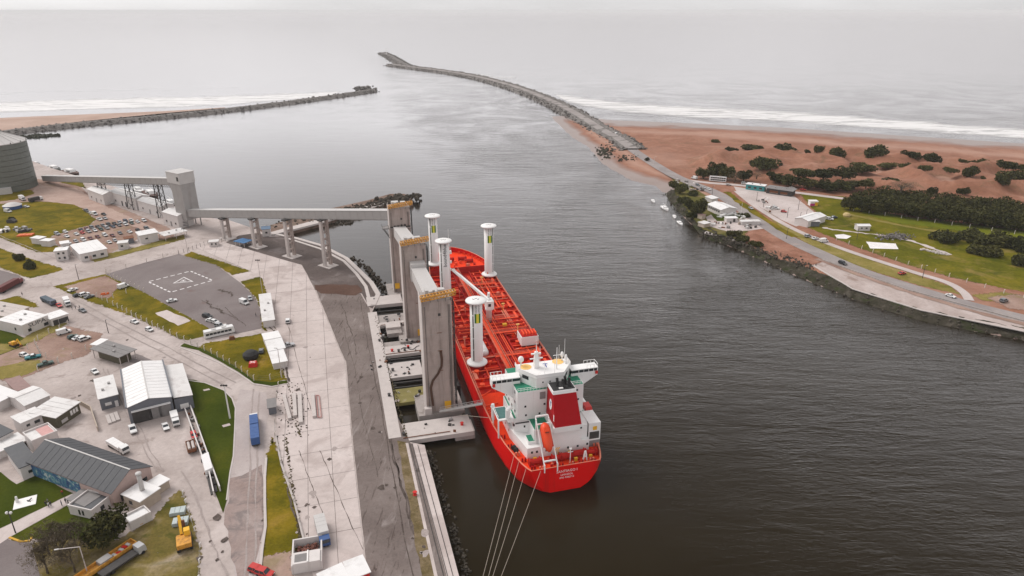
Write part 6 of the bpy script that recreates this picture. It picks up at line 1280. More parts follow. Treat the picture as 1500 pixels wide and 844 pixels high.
for px, py, c, k, d, lab in [
 (107,426,'white','sedan',(7,-2.5),'white car nearest the corner of the brown lot'),(114,434,'black','hatch',(7,-2.4),'black car beside an orange barrier in the brown lot'),(124,433,'white','suv',(7,-2.4),'white car in the middle of the group in the brown lot'),(131,436,'grey','sedan',(7,-2.4),'grey car at the right of the group in the brown lot'),
 (181,421.5,'white','van',(8,-2.8),'white van alone by the fence posts of the brown lot'),(252,442,'white','sedan',(7,-1.6),'white car alone on the edge of the helipad'),
 (304,465,'black','suv',(7,1.5),'dark car at the head of the row on the helipad edge'),(309,471,'white','sedan',(7,1.2),'second car of the row on the helipad edge'),(315,473,'white','hatch',(7,1.4),'third car of the row on the helipad edge'),(322,479,'silver','suv',(7,1.2),'fourth car of the row on the helipad edge'),(331,480.5,'white','sedan',(7,1.2),'last car of the row beside the white bus'),
 (358,445,'white','van',(6,2.4),'white van at the stained corner of the helipad'),(366.5,439,'silver','hatch',(1.5,4),'silver car just behind the white van on the helipad'),
 (422,472,'white','suv',(.5,-7),'white car alone in the middle of the pale apron'),(422,508,'silver','pickup',(8,-2),'silver pickup parked across the edge of the apron'),
 (197,473,'white','sedan',(7,2.6),'white car parked beside the fence on the road'),(219,484.5,'white','hatch',(7,2.6),'second white car parked beside the fence on the road'),
 (94,488.5,'white','van',(9,-2.6),'white van by the fence near the lettered office'),(107,495,'green','hatch',(7,-2.6),'dark green car at the left of three by the lettered office lot'),(115,496.5,'white','sedan',(7,-2.6),'white car in the middle of three in the pinkish lot'),(124,498,'white','suv',(7,-2.6),'right hand white car of three in the pinkish lot'),
 (49,525,'teal','pickup',(9,-1.8),'white and teal patrol pickup on the ochre ground'),(67,535,'green','pickup',(9,-2.4),'dark green pickup right beside the fence post'),(139,546,'white','sedan',(4,3.6),'white and teal patrol car alone on the concrete yard'),
 (195,631,'white','pickup',(2.6,7),'white pickup with an open bed before the hall door'),(243,627,'white','sedan',(2.6,6.5),'white car parked beside the box truck by the hall'),
 (121,456.5,'grey','sedan',(7,3),'grey car on the road at the junction'),(87,449,'red','sedan',(4,4),'bright red car beside the dark lorry'),(36,522,'white','hatch',(5,1),'white car behind the orange machine'),
 (12,311,'white','van',(7,1),'white van among the tents on the field'),(39,304,'white','hatch',(7,.4),'white car behind the round tent on the field')]:
    car(k, c, px, py, d, lab, 'vehicles about the port', col2='white' if 'teal' in lab else None)
def boxtruck(name, label, cat, px, py, d, L_, W_, H_, cabc, boxc, cabL=2.0, twin=False, z=GZ+.08):
    p = G(px,py,z); q = G(px+d[0],py+d[1],z); r = empty(name, p, math.atan2(q.y-p.y,q.x-p.x), label, cat); a = L_/2
    MB().box(-a,a,-W_*.35,W_*.35,.5,.85).build('chassis', m_dste, r)
    cb = MB(); cb.xprism([(a-cabL,.6),(a,.6),(a,1.5),(a-.25,2.5),(a-cabL,2.6)],-W_*.47,W_*.47); c_ = cb.build('cab', paint(cabc), r); MB().add([(a+.02,-W_*.42,1.55),(a+.02,W_*.42,1.55),(a-.22,W_*.42,2.4),(a-.22,-W_*.42,2.4),(a-.05,-W_*.42,1.55),(a-.05,W_*.42,1.55),(a-.3,W_*.42,2.4),(a-.3,-W_*.42,2.4)],[(0,1,2,3),(7,6,5,4),(0,3,7,4),(1,5,6,2),(0,4,5,1),(3,2,6,7)]).build('windscreen', m_vgl, c_)
    spans = [(-a,a-cabL-.3)] if not twin else [(-a,-.15),(.35,a-cabL-.3)]
    for x0, x1 in spans:
        b_ = MB().box(x0,x1,-W_/2,W_/2,.9,H_).build('cargo_box', boxc, r)
        for k in range(1,int((x1-x0)/1.5)): MB().box(x0+k*1.5-.04,x0+k*1.5+.04,-W_/2-.03,W_/2+.03,.95,H_+.03).build('rib', boxc, b_)
    xs_ = [a-1.0,-a+1.2,-a+2.4]+([.9,2.1] if twin else [])
    wm = MB().cyl((0,-.15,0),(0,.15,0),.48,n=12).mesh('wheel', m_tyre)
    for x in xs_:
        for sg in (-1,1): o = link('wheel', wm, r); o.location = (x,sg*W_*.42,.48)
    return r
boxtruck('cargo_truck', 'long lorry with two blue covered loads on the road', 'truck', 374,634,(-.6,-9),16.5,2.55,3.4,'white',m_blue,2.1,True)
boxtruck('cargo_truck', 'box truck with a pale roof and blue front beside the walled bay', 'truck', 473,785,(3.6,14),9.5,2.7,3.3,'blue',m_clal)
boxtruck('box_truck', 'white box truck parked before the grey hall', 'truck', 257.5,619,(2.6,9),6.6,2.2,2.9,'white',m_brf,1.9)
boxtruck('flatbed_truck', 'dark lorry with a tipped tail at the junction', 'truck', 72,444,(8,4),11,2.5,2.2,'navy',OM('navy_sheet', rgb(.05,.075,.10), .6))
boxtruck('panel_truck', 'white high panel truck behind the dark lorry', 'truck', 99,446.5,(3,5),6.8,2.3,3.1,'white',m_brf)
boxtruck('covered_truck', 'long maroon sided truck with a blue grey cover at the left edge', 'truck', 16,422,(12,-6.5),15,2.6,3.3,'maroon',OM('maroon_side', rgb(.12,.028,.026), .7), 2.2)
boxtruck('tow_truck', 'white truck with an orange load behind the dark gabled hall', 'truck', 174,658,(9,5.5),9.5,2.4,2.0,'white',m_brf)
boxtruck('camper_truck', 'white camper truck on the track beside the silo', 'truck', 33,293,(8,4),7.5,2.4,3.1,'white',m_brf)
boxtruck('dark_trailer', 'dark sided trailer next to the camper truck', 'truck', 53,294.5,(8,-1.8),9,2.4,3.0,'white',m_dste)
def bus(label, px, py, d, L_, H_, decks=1):
    p = G(px,py,GZ+.08); q = G(px+d[0],py+d[1],GZ+.08); r = empty('bus', p, math.atan2(q.y-p.y,q.x-p.x), label, 'bus'); a = L_/2
    MB().xprism([(-a,.4),(a-.1,.4),(a,1.2),(a-.25,H_-.15),(a-.5,H_),(-a+.1,H_),(-a,H_-.2)],-1.25,1.25).build('body', paint('white'), r)
    for k in range(decks):
        z0 = (1.35 if decks == 1 else 1.1)+k*1.55
        for sg in (-1,1):
            n_ = 7
            for j in range(n_): x0 = -a+.5+j*(L_-1.6)/n_; MB().box(x0,x0+(L_-1.6)/n_-.16,*sorted((sg*1.22,sg*1.28)),z0,z0+.95).build('window', m_vgl, r)
        MB().box(a-.16,a+.0,-1.1,1.1,z0,z0+.9).build('windscreen', m_vgl, r)
    wm = MB().cyl((0,-.15,0),(0,.15,0),.48,n=12).mesh('wheel', m_tyre)
    for x in (-a+2.4,a-2.2):
        for sg in (-1,1): o = link('wheel', wm, r); o.location = (x,sg*1.08,.48)
    for x in (-2,2): MB().rbox(x,0,H_,1.8,1.2,.25).build('roof_unit', m_clal, r)
    return r
bus('white coach parked at the corner of the helipad', 322,491,(14,-3.2),11.8,3.2); bus('white double deck coach at the foot of the breakwater road', 1051,266,(-14,-1.2),13,4.0,2)
# excavator and scrap machines in the yard
def machine(label, px, py, d, scale=1.0):
    p = G(px,py,GZ+.08); q = G(px+d[0],py+d[1],GZ+.08); r = empty('excavator', p, math.atan2(q.y-p.y,q.x-p.x), label, 'excavator'); r.scale = (scale,)*3
    for sg in (-1,1): MB().xprism([(-2.3,.1),(-2.5,.5),(-2.2,.95),(2.2,.95),(2.5,.5),(2.3,.1)],*sorted((sg*.85,sg*1.45))).build('track', m_tyre, r)
    MB().xprism([(-2.6,1.0),(1.2,1.0),(1.4,1.5),(.2,2.0),(-2.6,2.0)],-1.35,1.35).build('body', m_oran, r); MB().xprism([(-.1,2.0),(1.3,1.5),(1.5,2.9),(.1,3.0)],-1.3,-.2).build('cab', m_yell, r)
    MB().beam((1.0,.3,1.8),(3.6,.3,4.4),.5,.7).build('boom', m_yell, r); MB().beam((3.5,.3,4.4),(5.4,.3,1.8),.4,.5).build('stick', m_yell, r); MB().xprism([(5.0,1.9),(5.7,1.7),(5.6,.8),(4.7,.7)],-.4,.9).build('bucket', m_rust, r)
    return r
machine('large orange yellow excavator beside the white fence in the scrap yard', 271,797,(-1,-12),1.25); machine('orange machine half hidden by the lettered office fence', 22,507,(8,3),.8)
def trailer(name, label, px, py, d, L_, col, bed, cat='trailer'):
    p = G(px,py,GZ+.08); q = G(px+d[0],py+d[1],GZ+.08); r = empty(name, p, math.atan2(q.y-p.y,q.x-p.x), label, cat); a = L_/2
    MB().box(-a,a,-1.2,1.2,.8,1.1).build('bed', bed, r)
    for sg in (-1,1): MB().box(-a,a,*sorted((sg*1.1,sg*1.3)),1.1,1.9).build('side_board', col, r)
    for x in (-a+.1,a-.1): MB().box(x-.1,x+.1,-1.1,1.1,1.1,1.9).build('end_board', col, r)
    wm = MB().cyl((0,-.14,0),(0,.14,0),.46,n=12).mesh('wheel', m_tyre)
    for x in (-a+1.2,-a+2.4,a-1.4):
        for sg in (-1,1): o = link('wheel', wm, r); o.location = (x,sg*1.05,.46)
    return r
t_ = trailer('low_loader', 'long orange low loader under the street lamp at the bottom left', 156,828,(14,-9.5),15,m_oran,m_oran)
MB().box(-1.6,1.4,-1.0,1.0,1.15,2.2).build('grey_crate', m_clad, t_)
for q in range(5): MB().rbox(2.2+q*.95,random.uniform(-.5,.5),1.12,.7,1.2,.5,random.uniform(0,1)).build('red_load', m_red if q % 2 else m_clal, t_)
boxtruck('scrap_truck', 'dark flatbed truck with a grey cab beside the orange low loader', 'truck', 181,826,(12,-8),11,2.4,1.3,'silver',m_dste)
for q, (px, py) in enumerate([(261,751),(265,766)]):
    o = MB().box(-1.9,1.9,-1.3,1.3,0,.9).build('sheet_stack', OM('pale_sheets', rgb(.42,.47,.47), .5, var=.2, scale=2) if q == 0 else bpy.data.materials['pale_sheets']); o.location = G(px,py,GZ+.1); o.rotation_euler = (0,0,.25); T(o, ['upper stack of pale sheets beside the scrap yard fence','lower stack of pale sheets beside the scrap yard fence'][q], 'sheets', 'sheet stacks in the scrap yard'); 
    for k in range(3): MB().box(-1.85+k*1.27,-1.85+k*1.27+1.15,-1.25,1.25,.9,1.0).build('sheet', bpy.data.materials['pale_sheets'], o)
t_ = trailer('cable_trailer', 'rusty red trailer with two pale rolls at the yard wall', 281,659,(2,8.5),5.5,m_rust,m_rust)
for sg in (-.6,.6): MB().cyl((-2,sg,1.6),(2,sg,1.6),.42,n=10).build('roll', m_conl, t_)
car('suv','red',378,838,(8,2.6),'bright red car at the bottom edge beside the grass strip','vehicles about the port'); car('suv','red',388,842,(8,2.2),'second bright red car cut by the bottom edge','vehicles about the port')
car('hatch','red',284.5,640,(1,3),'small red car inside the storage strip','vehicles about the port')
# tents and gear on the field
for q, (px, py, c, lab) in enumerate([(19,305,'blue','round tent with a grey top and blue skirt on the field'),(38,345,'orange','flat orange tarpaulin on the field edge')]):
    p = G(px,py,GZ+.06)
    if q == 0:
        r = empty('round_tent', p, 0, lab, 'tent'); MB().lathe(0,0,[(5.5,0),(5.5,2.2)],16).build('skirt', m_blue, r); MB().lathe(0,0,[(5.8,2.2),(3,3.6),(.4,4.2)],16).build('top', m_clal, r)
    else:
        r = empty('tarpaulin', p, .2, lab, 'tarpaulin')
        for k in range(4): MB().box(-4.2+k*2.1,-2.25+k*2.1,-2,2,0,.7+.1*(k % 2)).build('bay', paint('orange'), r)
r = empty('junk_pile', G(22,338,GZ+.06), 0, 'heap of grey scrap and boats behind the orange tarpaulin', 'scrap heap')
for k in range(26): MB().rbox(random.uniform(-9,9),random.uniform(-4,4),0,random.uniform(.8,3.5),random.uniform(.6,2),random.uniform(.4,1.8),random.uniform(0,3)).build('scrap_piece', random.choice((m_clal,m_stel,m_dste,m_white,m_clad)), r)
o = MB().xprism([(-2.4,0),(2.2,0),(2.4,1.2),(0,2.6),(-2.5,1.8)],-1.6,1.6).build('tarp_heap', m_dste); o.location = G(18,326,GZ+.06); T(o, 'dark covered heap on the green field', 'covered heap')
for px, py, c, lab in [(368,525,'black','round dark tank lying on the grass beside the strip sheds'),(151.5,432,'orange','orange barrier block in the brown lot'),(340,497,'rust','small rust brown stump on the grass beside the coach')]:
    m = MB(); p = G(px,py,GZ+.1)
    if c == 'black': m.lathe(0,0,[(2.4,0),(3,1.0),(2.9,2.2),(1.6,3.2),(.3,3.5)],14); o = m.build('dark_tank', m_blk)
    elif c == 'orange': m.rbox(0,0,0,2.6,.7,1.0,.3,.6); m.rbox(1.6,1,0,1.2,.6,.9,1.2,.6); o = m.build('barrier', paint('orange'))
    else: m.rbox(0,0,0,2.4,1.6,1.3,.4,.7); o = m.build('stump', m_rust)
    o.location = p; T(o, lab, {'black':'tank','orange':'barrier','rust':'stump'}[c])
o = empty('red_canopy', G(371,536,GZ+.1), .2, 'red cloth canopy with a white cross on the grass', 'canopy'); MB().add([(-1.6,-1.4,0),(1.6,-1.4,0),(1.6,1.4,0),(-1.6,1.4,0),(-1.3,-1.1,1.6),(1.3,-1.1,1.6),(1.3,1.1,1.6),(-1.3,1.1,1.6)],[(3,2,1,0),(4,5,6,7),(0,1,5,4),(1,2,6,5),(2,3,7,6),(3,0,4,7)]).build('cover', m_red, o)
for a in (.7,-.7): MB().beam((-1.2*math.cos(a),-1.2*math.sin(a),1.64),(1.2*math.cos(a),1.2*math.sin(a),1.64),.3,.06).build('cross_bar', m_white, o)
car('hatch','grey',383,516,(.6,-5),'dark car beside the round dark tank on the grass','vehicles about the port')
# statue base on lawn
o = empty('monument', G(37,736,GZ+.06), .5, 'small white monument on a square pad in the lawn', 'monument'); MB().box(-2.6,2.6,-2.2,2.2,0,.12).build('pad', m_white, o); MB().rbox(-1.9,1.2,.1,.7,.7,1.7,0,.6).build('pillar', m_white, o); MB().beam((.6,-.2,.15),(1.6,.4,.6),.2).build('anchor_shank', m_dste, o); MB().beam((.4,.5,.2),(1.3,-.6,.2),.18).build('anchor_arm', m_dste, o)
# ================================================================ fences, lamps, people
m_post = OM('fence_post_white', rgb(.62,.56,.50), .8, var=.1)
def fence(px, label, gap=4.0, h_=2.2, mat=None, wires=3, w_=.24, z=GZ, arm=True):
    pts = dense([G(x,y,z) for x, y in px], gap, 0, False); r = empty('fence', pts[0], 0, label, 'fence')
    pm_ = MB().rbox(0,0,0,w_,w_,h_); 
    if arm: pm_.beam((0,0,h_),(.35,.2,h_+.35),w_*.8)
    pme = pm_.mesh('post', mat or m_post)
    for p in pts: o = link('post', pme, r); o.location = p-pts[0]; o.rotation_euler = (random.uniform(-.03,.03),random.uniform(-.03,.03),0)
    for k in range(wires):
        m = MB(); z_ = h_*(k+.6)/wires
        for a, b in zip(pts[:-1], pts[1:]): m.beam(a-pts[0]+Vector((0,0,z_)), b-pts[0]+Vector((0,0,z_)), .025)
        m.build('wire', m_stel, r)
    return r
fence([(156,400),(185,393),(215,384.5),(262,371)], 'row of pale posts along the far side of the helipad', 7)
fence([(156,403),(178,414),(211,428.5)], 'pale post fence between the brown lot and the helipad', 4)
fence([(142,436),(166,448),(200,466),(240,486),(270,500),(310,519),(346,539),(372,558),(396,557),(412,552)], 'long white post fence along the road below the helipad', 4.2)
fence([(52,505),(60,521),(68,525),(85,532)], 'short pale post fence by the patrol pickup', 4); fence([(56,544),(86,532),(106,525),(126,513)], 'pale post fence between the ochre ground and the yard', 7)
fence([(41,512),(56,499),(72,489),(88,484),(100,477)], 'pale post fence in front of the lettered office', 5)
fence([(166,437),(185,430)], 'two pale posts beside the white van', 6)
fence([(268,725),(276,750),(285,778),(293,802),(291,850)], 'white rail fence between the scrap yard and the road', 4, 1.2, m_white, 2)
fence([(262,373),(277,368),(305,358)], 'dark railings beside the guard hut', 2.5, 2.4, m_dste, 4, .14, arm=False); fence([(320,357),(330,353)], 'dark gate railings right of the guard hut', 2.0, 2.6, m_dste, 4, .14, arm=False)
fence([(408,566),(402,600),(403,640),(412,680),(431,737),(447,797)], 'leaning pale fence along the apron edge', 6, 1.6)
def lamp(label, px, py, h_, arm=(1.5,0), mat=None, flood=False, globe=False, r_=.16, z=GZ):
    p = G(px,py,z); r = empty('lamp_post', p, 0, label, 'lamp post'); mt = mat or m_conl
    MB().cyl((0,0,0),(0,0,h_),r_,r_*.6,8).build('pole', mt, r)
    if globe:
        for a in (-.5,.5): MB().lathe(a,0,[(.12,h_-1.1),(.36,h_-.8),(.36,h_-.5),(.1,h_-.25)],10).build('globe', m_white, r)
        MB().beam((-.5,0,h_-1.1),(.5,0,h_-1.1),.08).build('arm', m_dste, r)
    elif flood:
        MB().beam((-1.1,0,h_),(1.1,0,h_),.2).build('crossarm', m_dste, r)
        for a in (-.8,0,.8): MB().rbox(a,-.3,h_-.1,.5,.35,.5).build('floodlight', m_dste, r)
    else:
        MB().beam((0,0,h_),(arm[0],arm[1],h_+.35),.14).build('arm', mt, r); MB().rbox(arm[0],arm[1],h_+.25,.9,.3,.18,math.atan2(arm[1],arm[0])).build('luminaire', m_clal, r)
    return r
lamp('tall pale lighting mast at the gate beside the guard hut', 275.5,371,14,(1,0),None,True); lamp('tall pale lighting mast between helipad and apron', 384.5,429,16.5,(1,0),None,True); lamp('white lattice mast standing on the dark green lawn', 337,613,12.5,(1,0),m_white,True,r_=.3)
lamp('dark street lamp at the corner of the brown lot', 115.5,410,8,(1.2,0),m_dste); lamp('black lamp post with globes at the end of the path', 23,781,7.2,(1,0),m_dste,False,True); lamp('pale street lamp with a long arm over the orange low loader', 129,842,8.5,(-4.6,-1.2),m_conl)
lamp('slim pole on the grass lot near the gravel patch', 159,488,6,(1,0),m_dste); lamp('pale pole on the grass beside the helipad strip', 413,554,12,(-.8,0),m_conl)
ptx = [(68,741),(72,743),(75,741.5),(71,738),(91,741),(97,737),(92,725),(375,463.5),(383,464.5),(106,454),(111,453),(117,452),(33,433)]
cl = [('black',(.03,.03,.035)),('white',(.6,.6,.6)),('black',(.03,.03,.035)),('grey',(.2,.2,.22)),('dark blue',(.04,.05,.1)),('black',(.03,.03,.035)),('red',(.4,.04,.03)),('black',(.03,.03,.03)),('dark blue',(.04,.05,.09)),('black',(.03,.03,.03)),('grey',(.15,.15,.16)),('black',(.03,.03,.03)),('black',(.03,.03,.03))]
plab = ['person in black at the left of the group on the pale path','person in a white top in the group on the pale path','person in black at the right of the group on the pale path','person in grey standing behind the group on the pale path','person in dark blue walking towards the annex','person in black nearest the annex door','person in red under the pergola by the mural','person in black standing on the helipad','person in dark blue beside another on the helipad','person in black at the left of three near the red car','person in grey between two others near the red car','person in black at the right of three near the red car','person in black alone at the road corner by the maroon truck']
def person_mesh(stride):
    s = stride; V = [(0,0,.95),(0,0,1.15),(0,0,1.38),(0,.02,1.5),(0,.03,1.62),(0,.03,1.74),(.19,0,1.40),(.25,.06*s,1.12),(.24,.16*s,.88),(-.19,0,1.40),(-.25,-.06*s,1.12),(-.24,-.12*s,.88),(.09,0,.90),(.10,.12*s,.50),(.10,.05*s,.06),(-.09,0,.90),(-.10,-.10*s,.50),(-.10,-.2*s,.08),(.10,.2*s+.05,.03),(-.10,-.06*s,.03)]
    E_ = [(0,1),(1,2),(2,3),(3,4),(4,5),(2,6),(6,7),(7,8),(2,9),(9,10),(10,11),(0,12),(12,13),(13,14),(0,15),(15,16),(16,17),(14,18),(17,19)]
    R = [.15,.14,.16,.06,.10,.09,.07,.05,.04,.07,.05,.04,.10,.07,.05,.10,.07,.05,.04,.04]
    me = bpy.data.meshes.new('person_skeleton'); me.from_pydata(V,E_,[]); o = bpy.data.objects.new('tmp', me); C.objects.link(o); md = o.modifiers.new('s','SKIN'); sv = me.skin_vertices[0].data
    for k, r_ in enumerate(R): sv[k].radius = (r_,r_)
    sv[0].use_root = True; md2 = o.modifiers.new('d','SUBSURF'); md2.levels = 1; md2.render_levels = 1
    bpy.context.view_layer.update(); out = bpy.data.meshes.new_from_object(o.evaluated_get(bpy.context.evaluated_depsgraph_get())); bpy.data.objects.remove(o)
    return out
_pms = [person_mesh(.2), person_mesh(1.0)]; m_skin = OM('skin', rgb(.42,.25,.18), .6); m_trou = OM('dark_trousers', rgb(.04,.042,.055), .8)
for i, ((px, py), (cn, cc)) in enumerate(zip(ptx, cl)):
    me = _pms[i % 2].copy(); me.materials.clear()
    for mm in (OM('top_'+cn.replace(' ','_'), rgb(*cc), .8), m_trou, m_skin): me.materials.append(mm)
    for p in me.polygons: p.material_index = 1 if p.center.z < .95 else (2 if p.center.z > 1.5 or (abs(p.center.x) > .18 and p.center.z < .95) else 0); p.use_smooth = True
    o = link('person', me); o.location = G(px,py,GZ+.1); o.rotation_euler = (0,0,random.uniform(0,6)); T(o, plab[i], 'person')
    link('hair', MB().lathe(0,-.01,[(.10,1.66),(.115,1.73),(.09,1.80),(.03,1.83)],8).mesh('hair', m_blk), o)
# ================================================================ right bank: roads, fields, buildings
ZR = [GZ+.04+.03*i for i in range(8)]
for nm, px, zi, mt, j in [
 ('field', [(1172,284),(1236,288),(1262,305),(1330,318),(1500,338),(1760,372),(1760,470),(1560,440),(1480,424),(1400,408),(1330,388),(1255,362),(1200,340),(1176,330),(1196,312)], 1, m_fiel, .6),
 ('bright_field', [(1330,318),(1420,328),(1500,338),(1640,356),(1640,372),(1500,352),(1400,337),(1310,326),(1262,312),(1262,307)], 2, GM('bright_grass', [(.3,(.085,.105,.008)),(.6,(.135,.145,.012)),(.8,(.19,.17,.03))], .05, (.8,.18), rough=.95), .6),
 ('verge', [(1110,304),(1122,309),(1160,334),(1232,366),(1330,399),(1392,419),(1408,432),(1340,416),(1262,392),(1200,366),(1150,338)], 1, m_verg, .4),
 ('verge', [(1424,432),(1470,428),(1540,440),(1640,462),(1640,480),(1500,446),(1440,440)], 1, m_verg, .4),
 ('plaza', [(1075,273),(1120,281),(1164,288),(1192,310),(1180,328),(1166,332),(1140,320),(1108,300),(1080,283)], 1, m_plaz, .2),
 ('plaza', [(1445,436),(1490,431),(1560,444),(1560,462),(1480,452)], 2, m_dirt, .4),
 ('promenade', [(1190,388),(1205,384),(1330,428),(1500,474),(1720,530),(1720,543),(1500,486),(1350,455),(1250,424)], 1, GM('promenade_slab', [(.3,(.35,.28,.255)),(.55,(.44,.365,.34)),(.75,(.52,.45,.425))], .07, (.9,.14), ((.22,.15,.12),.12,.57,.6)), .15),
 ('red_earth', [(1096,338),(1130,333),(1165,358),(1203,382),(1188,390),(1140,379),(1108,364),(1086,352)], 1, m_redd, .6),
 ('bank_grass', [(985,262),(1000,266),(1030,284),(1062,301),(1088,325),(1100,337),(1086,352),(1060,346),(1030,336),(1008,310),(990,285)], 0, GM('bank_grass_soil', [(.3,(.06,.065,.014)),(.55,(.12,.105,.03)),(.75,(.22,.16,.09))], .09, (1,.25)), .5),
 ('club_yard', [(1034,318),(1060,306),(1090,318),(1116,328),(1128,334),(1096,338),(1068,340),(1040,332)], 2, m_plaz, .3),
 ('club_lawn', [(1040,312),(1056,314),(1080,312),(1092,320),(1070,324),(1050,324)], 3, m_lawn, .3),
 ('red_verge', [(1040,274),(1066,277),(1080,283),(1110,303),(1130,318),(1116,314),(1070,290)], 2, m_redd, .5),
 ('sand_pad', [(1222,344),(1236,343),(1247,346),(1240,350),(1226,349)], 3, m_line, .2), ('sand_pad', [(1269,354),(1312,357),(1316,365),(1275,364)], 3, m_line, .2)]:
    (soft_sheet(nm, px, ZR[zi], mt, 1.4) if j >= .4 else sheet(nm, px, ZR[zi], mt, j))
ribbon('road', [(908,206),(945,232),(985,256),(1015,269),(1045,281),(1075,298),(1105,318),(1150,347),(1200,371),(1260,397),(1330,420),(1420,447),(1500,467),(1680,512)], 10.5, ZR[4], GM('river_road', [(.3,(.24,.21,.205)),(.6,(.31,.275,.265)),(.8,(.38,.34,.325))], .06, (1.2,.1), ((.40,.31,.27),.12,.6,.5)))
ribbon('road', [(1008,264),(1040,268),(1090,272),(1150,280),(1236,291)], 6, ZR[3], m_plaz); ribbon('road', [(1236,291),(1300,300)], 4, ZR[3], m_dirt)
ribbon('footpath', [(1079,280),(1108,303),(1160,334),(1230,363),(1330,396),(1385,413),(1410,427),(1420,440)], 4.2, ZR[5], m_plaz); ribbon('footpath', [(1205,333),(1225,337),(1262,341),(1300,346),(1330,352),(1365,363),(1395,373)], 2.5, ZR[5], m_plaz, jit=1.2)
ribbon('gravel_strip', [(1196,379),(1260,403),(1330,427),(1420,454),(1500,474.5),(1680,519)], 3.6, ZR[5]+.02, m_dirt, jit=.6)
ribbon('track', [(1236,312),(1300,326),(1360,337),(1430,346)], 4, ZR[5], m_verg, jit=1.0)
kerb([(1204,381.5),(1330,426),(1500,471.5),(1700,521)], .5, .7, m_cond, 'parapet'); kerb([(1190,389),(1250,424),(1350,455),(1500,486),(1700,536)], .8, .3, m_conl, 'quay_edge')
cs = []; sz = []
for k in range(260):
    t = random.random(); a = G(1035,340).lerp(G(1190,392), t); cs.append((a.x+random.gauss(0,3), a.y+random.gauss(0,3), GZ+random.uniform(-.4,.5))); sz.append(random.uniform(.3,1.1))
rocks('bank_stones', cs, sz, m_rubb, None, 'rubble and scrub below the red earth on the right bank', 'rubble')
weedp = []
for _ in range(110):
    px_, py_ = random.gauss(886,6), random.gauss(222,4.5); q = G(px_,py_,1.0)
    for _k in range(3): q = G(px_, py_, max(-.2, ground_z(q.x,q.y)+.2))
    weedp.append(tuple(q))
rocks('beach_weed', weedp, [random.uniform(.6,1.8) for _ in range(110)], OM('dark_kelp', rgb(.035,.033,.02), .95, var=.4), None, 'dark weed and rocks on the little river beach', 'weed')
rocks('dune_litter', [tuple(G(random.uniform(905,935),random.uniform(226,236),2.6)) for _ in range(60)], [random.uniform(.4,1.3) for _ in range(60)], bpy.data.materials['dark_kelp'], None, 'scattered dark weed along the breakwater root', 'weed')
rocks('rubble_heap', [tuple(G(random.gauss(1312,11),random.gauss(346,2.4),GZ+random.uniform(.1,1.6))) for _ in range(220)], [random.uniform(.3,.9) for _ in range(220)], m_rock, None, 'grey rubble heap on the green field', 'rubble')
rocks('rubble_heap', [tuple(G(1350+t*38+random.uniform(-3,3),365+t*8+random.uniform(-1,1),GZ+random.uniform(.1,.5))) for t in np.random.default_rng(2).uniform(0,1,90)], [random.uniform(.3,.9) for _ in range(90)], m_conl, None, 'line of pale broken slabs on the green field', 'rubble')
# buildings
bld('yacht_club', 'white club house with a long windowed side on the right bank', (1037,299), (1056,307.5), 12, 7.2, m_wwl, m_brf, 'gx', 1.2, .5, wins=[('f',.12+.15*k,2.6,1.5,1.3) for k in range(6)]); bld('club_annex', 'small white roofed annex behind the club house', (1043,292), (1052,290), 6, 5.6, m_wwl, m_brf, 'mono', .6)
bld('boat_shed', 'pale shed with a white roof on the club yard', (1064,326), (1080,325.5), 4, 2.6, m_wwl, m_brf, 'flat', ground=True, doors=[('f',.7,1.2,1.4,2,m_dste)]); bld('boat_shed', 'long low white store at the end of the club yard', (1086,330), (1113,329.5), 3.5, 2.2, m_wwl, m_wrf, 'flat', ground=True)
bld('landing_hut', 'tiny hut with a red roof on the river edge', (1028,322), (1033,321), 4, 2.8, m_bwl, m_rrf, 'flat', ground=True); bld('landing_stage_house', 'pale flat roofed boathouse on the river edge', (1031,334), (1040,332), 5, 2.4, m_bwl, m_wrf, 'flat', ground=True)
lp_ = empty('landing_stage', G(1036,346,1.6), 0, 'pale concrete landing stage on dark legs at the right bank', 'landing stage'); q4 = [G(x,y,1.6)-lp_.location for x,y in ((1030,344),(1040,338),(1060,341),(1054,348))]; MB().prism([(p.x,p.y) for p in q4],.6,1.1).build('deck', m_conl, lp_)
for p in q4: MB().cyl((p.x*.9,p.y*.9,-3),(p.x*.9,p.y*.9,.6),.4,n=7).build('pile', m_wall, lp_)
lp_ = empty('landing_stage', G(1080,355,1.6), 0, 'small pale jetty platform by the red earth', 'landing stage'); q4 = [G(x,y,1.6)-lp_.location for x,y in ((1072,354),(1084,352),(1088,354),(1076,357))]; MB().prism([(p.x,p.y) for p in q4],.8,1.3).build('deck', m_conl, lp_)
for p in q4: MB().cyl((p.x*.9,p.y*.9,-3),(p.x*.9,p.y*.9,.8),.4,n=7).build('pile', m_wall, lp_)
bld('snack_kiosk', 'long turquoise kiosk with a white roof on the plaza', (1092,277.5), (1119,281), 6, 4.0, m_teal, m_brf, 'flat', ground=True, wins=[('f',.2,2,2,1.4),('f',.5,2,2,1.4),('f',.8,2,2,1.4)]); bld('dark_bar', 'dark timber bar with a flat grey roof on the plaza', (1122,283), (1159,288.5), 9, 4.0, m_dste, m_grf, 'flat', ground=True, over=1.0, wins=[('f',.3,1.8,6,1.6,m_rust),('f',.7,1.8,5,1.6,m_rust)])
gh = bld('grey_fronted_house', 'white gabled house with a low dark grey front on the right field', (1184,324), (1210,316), 9, 7.2, m_wwl, m_brf, 'gx', 1.0, .3); bld('grey_front_wing', 'low dark grey wing in front of the white gabled house', (1180,332), (1200,332), 6, 3.2, m_grw, m_wrf, 'flat', ground=True)
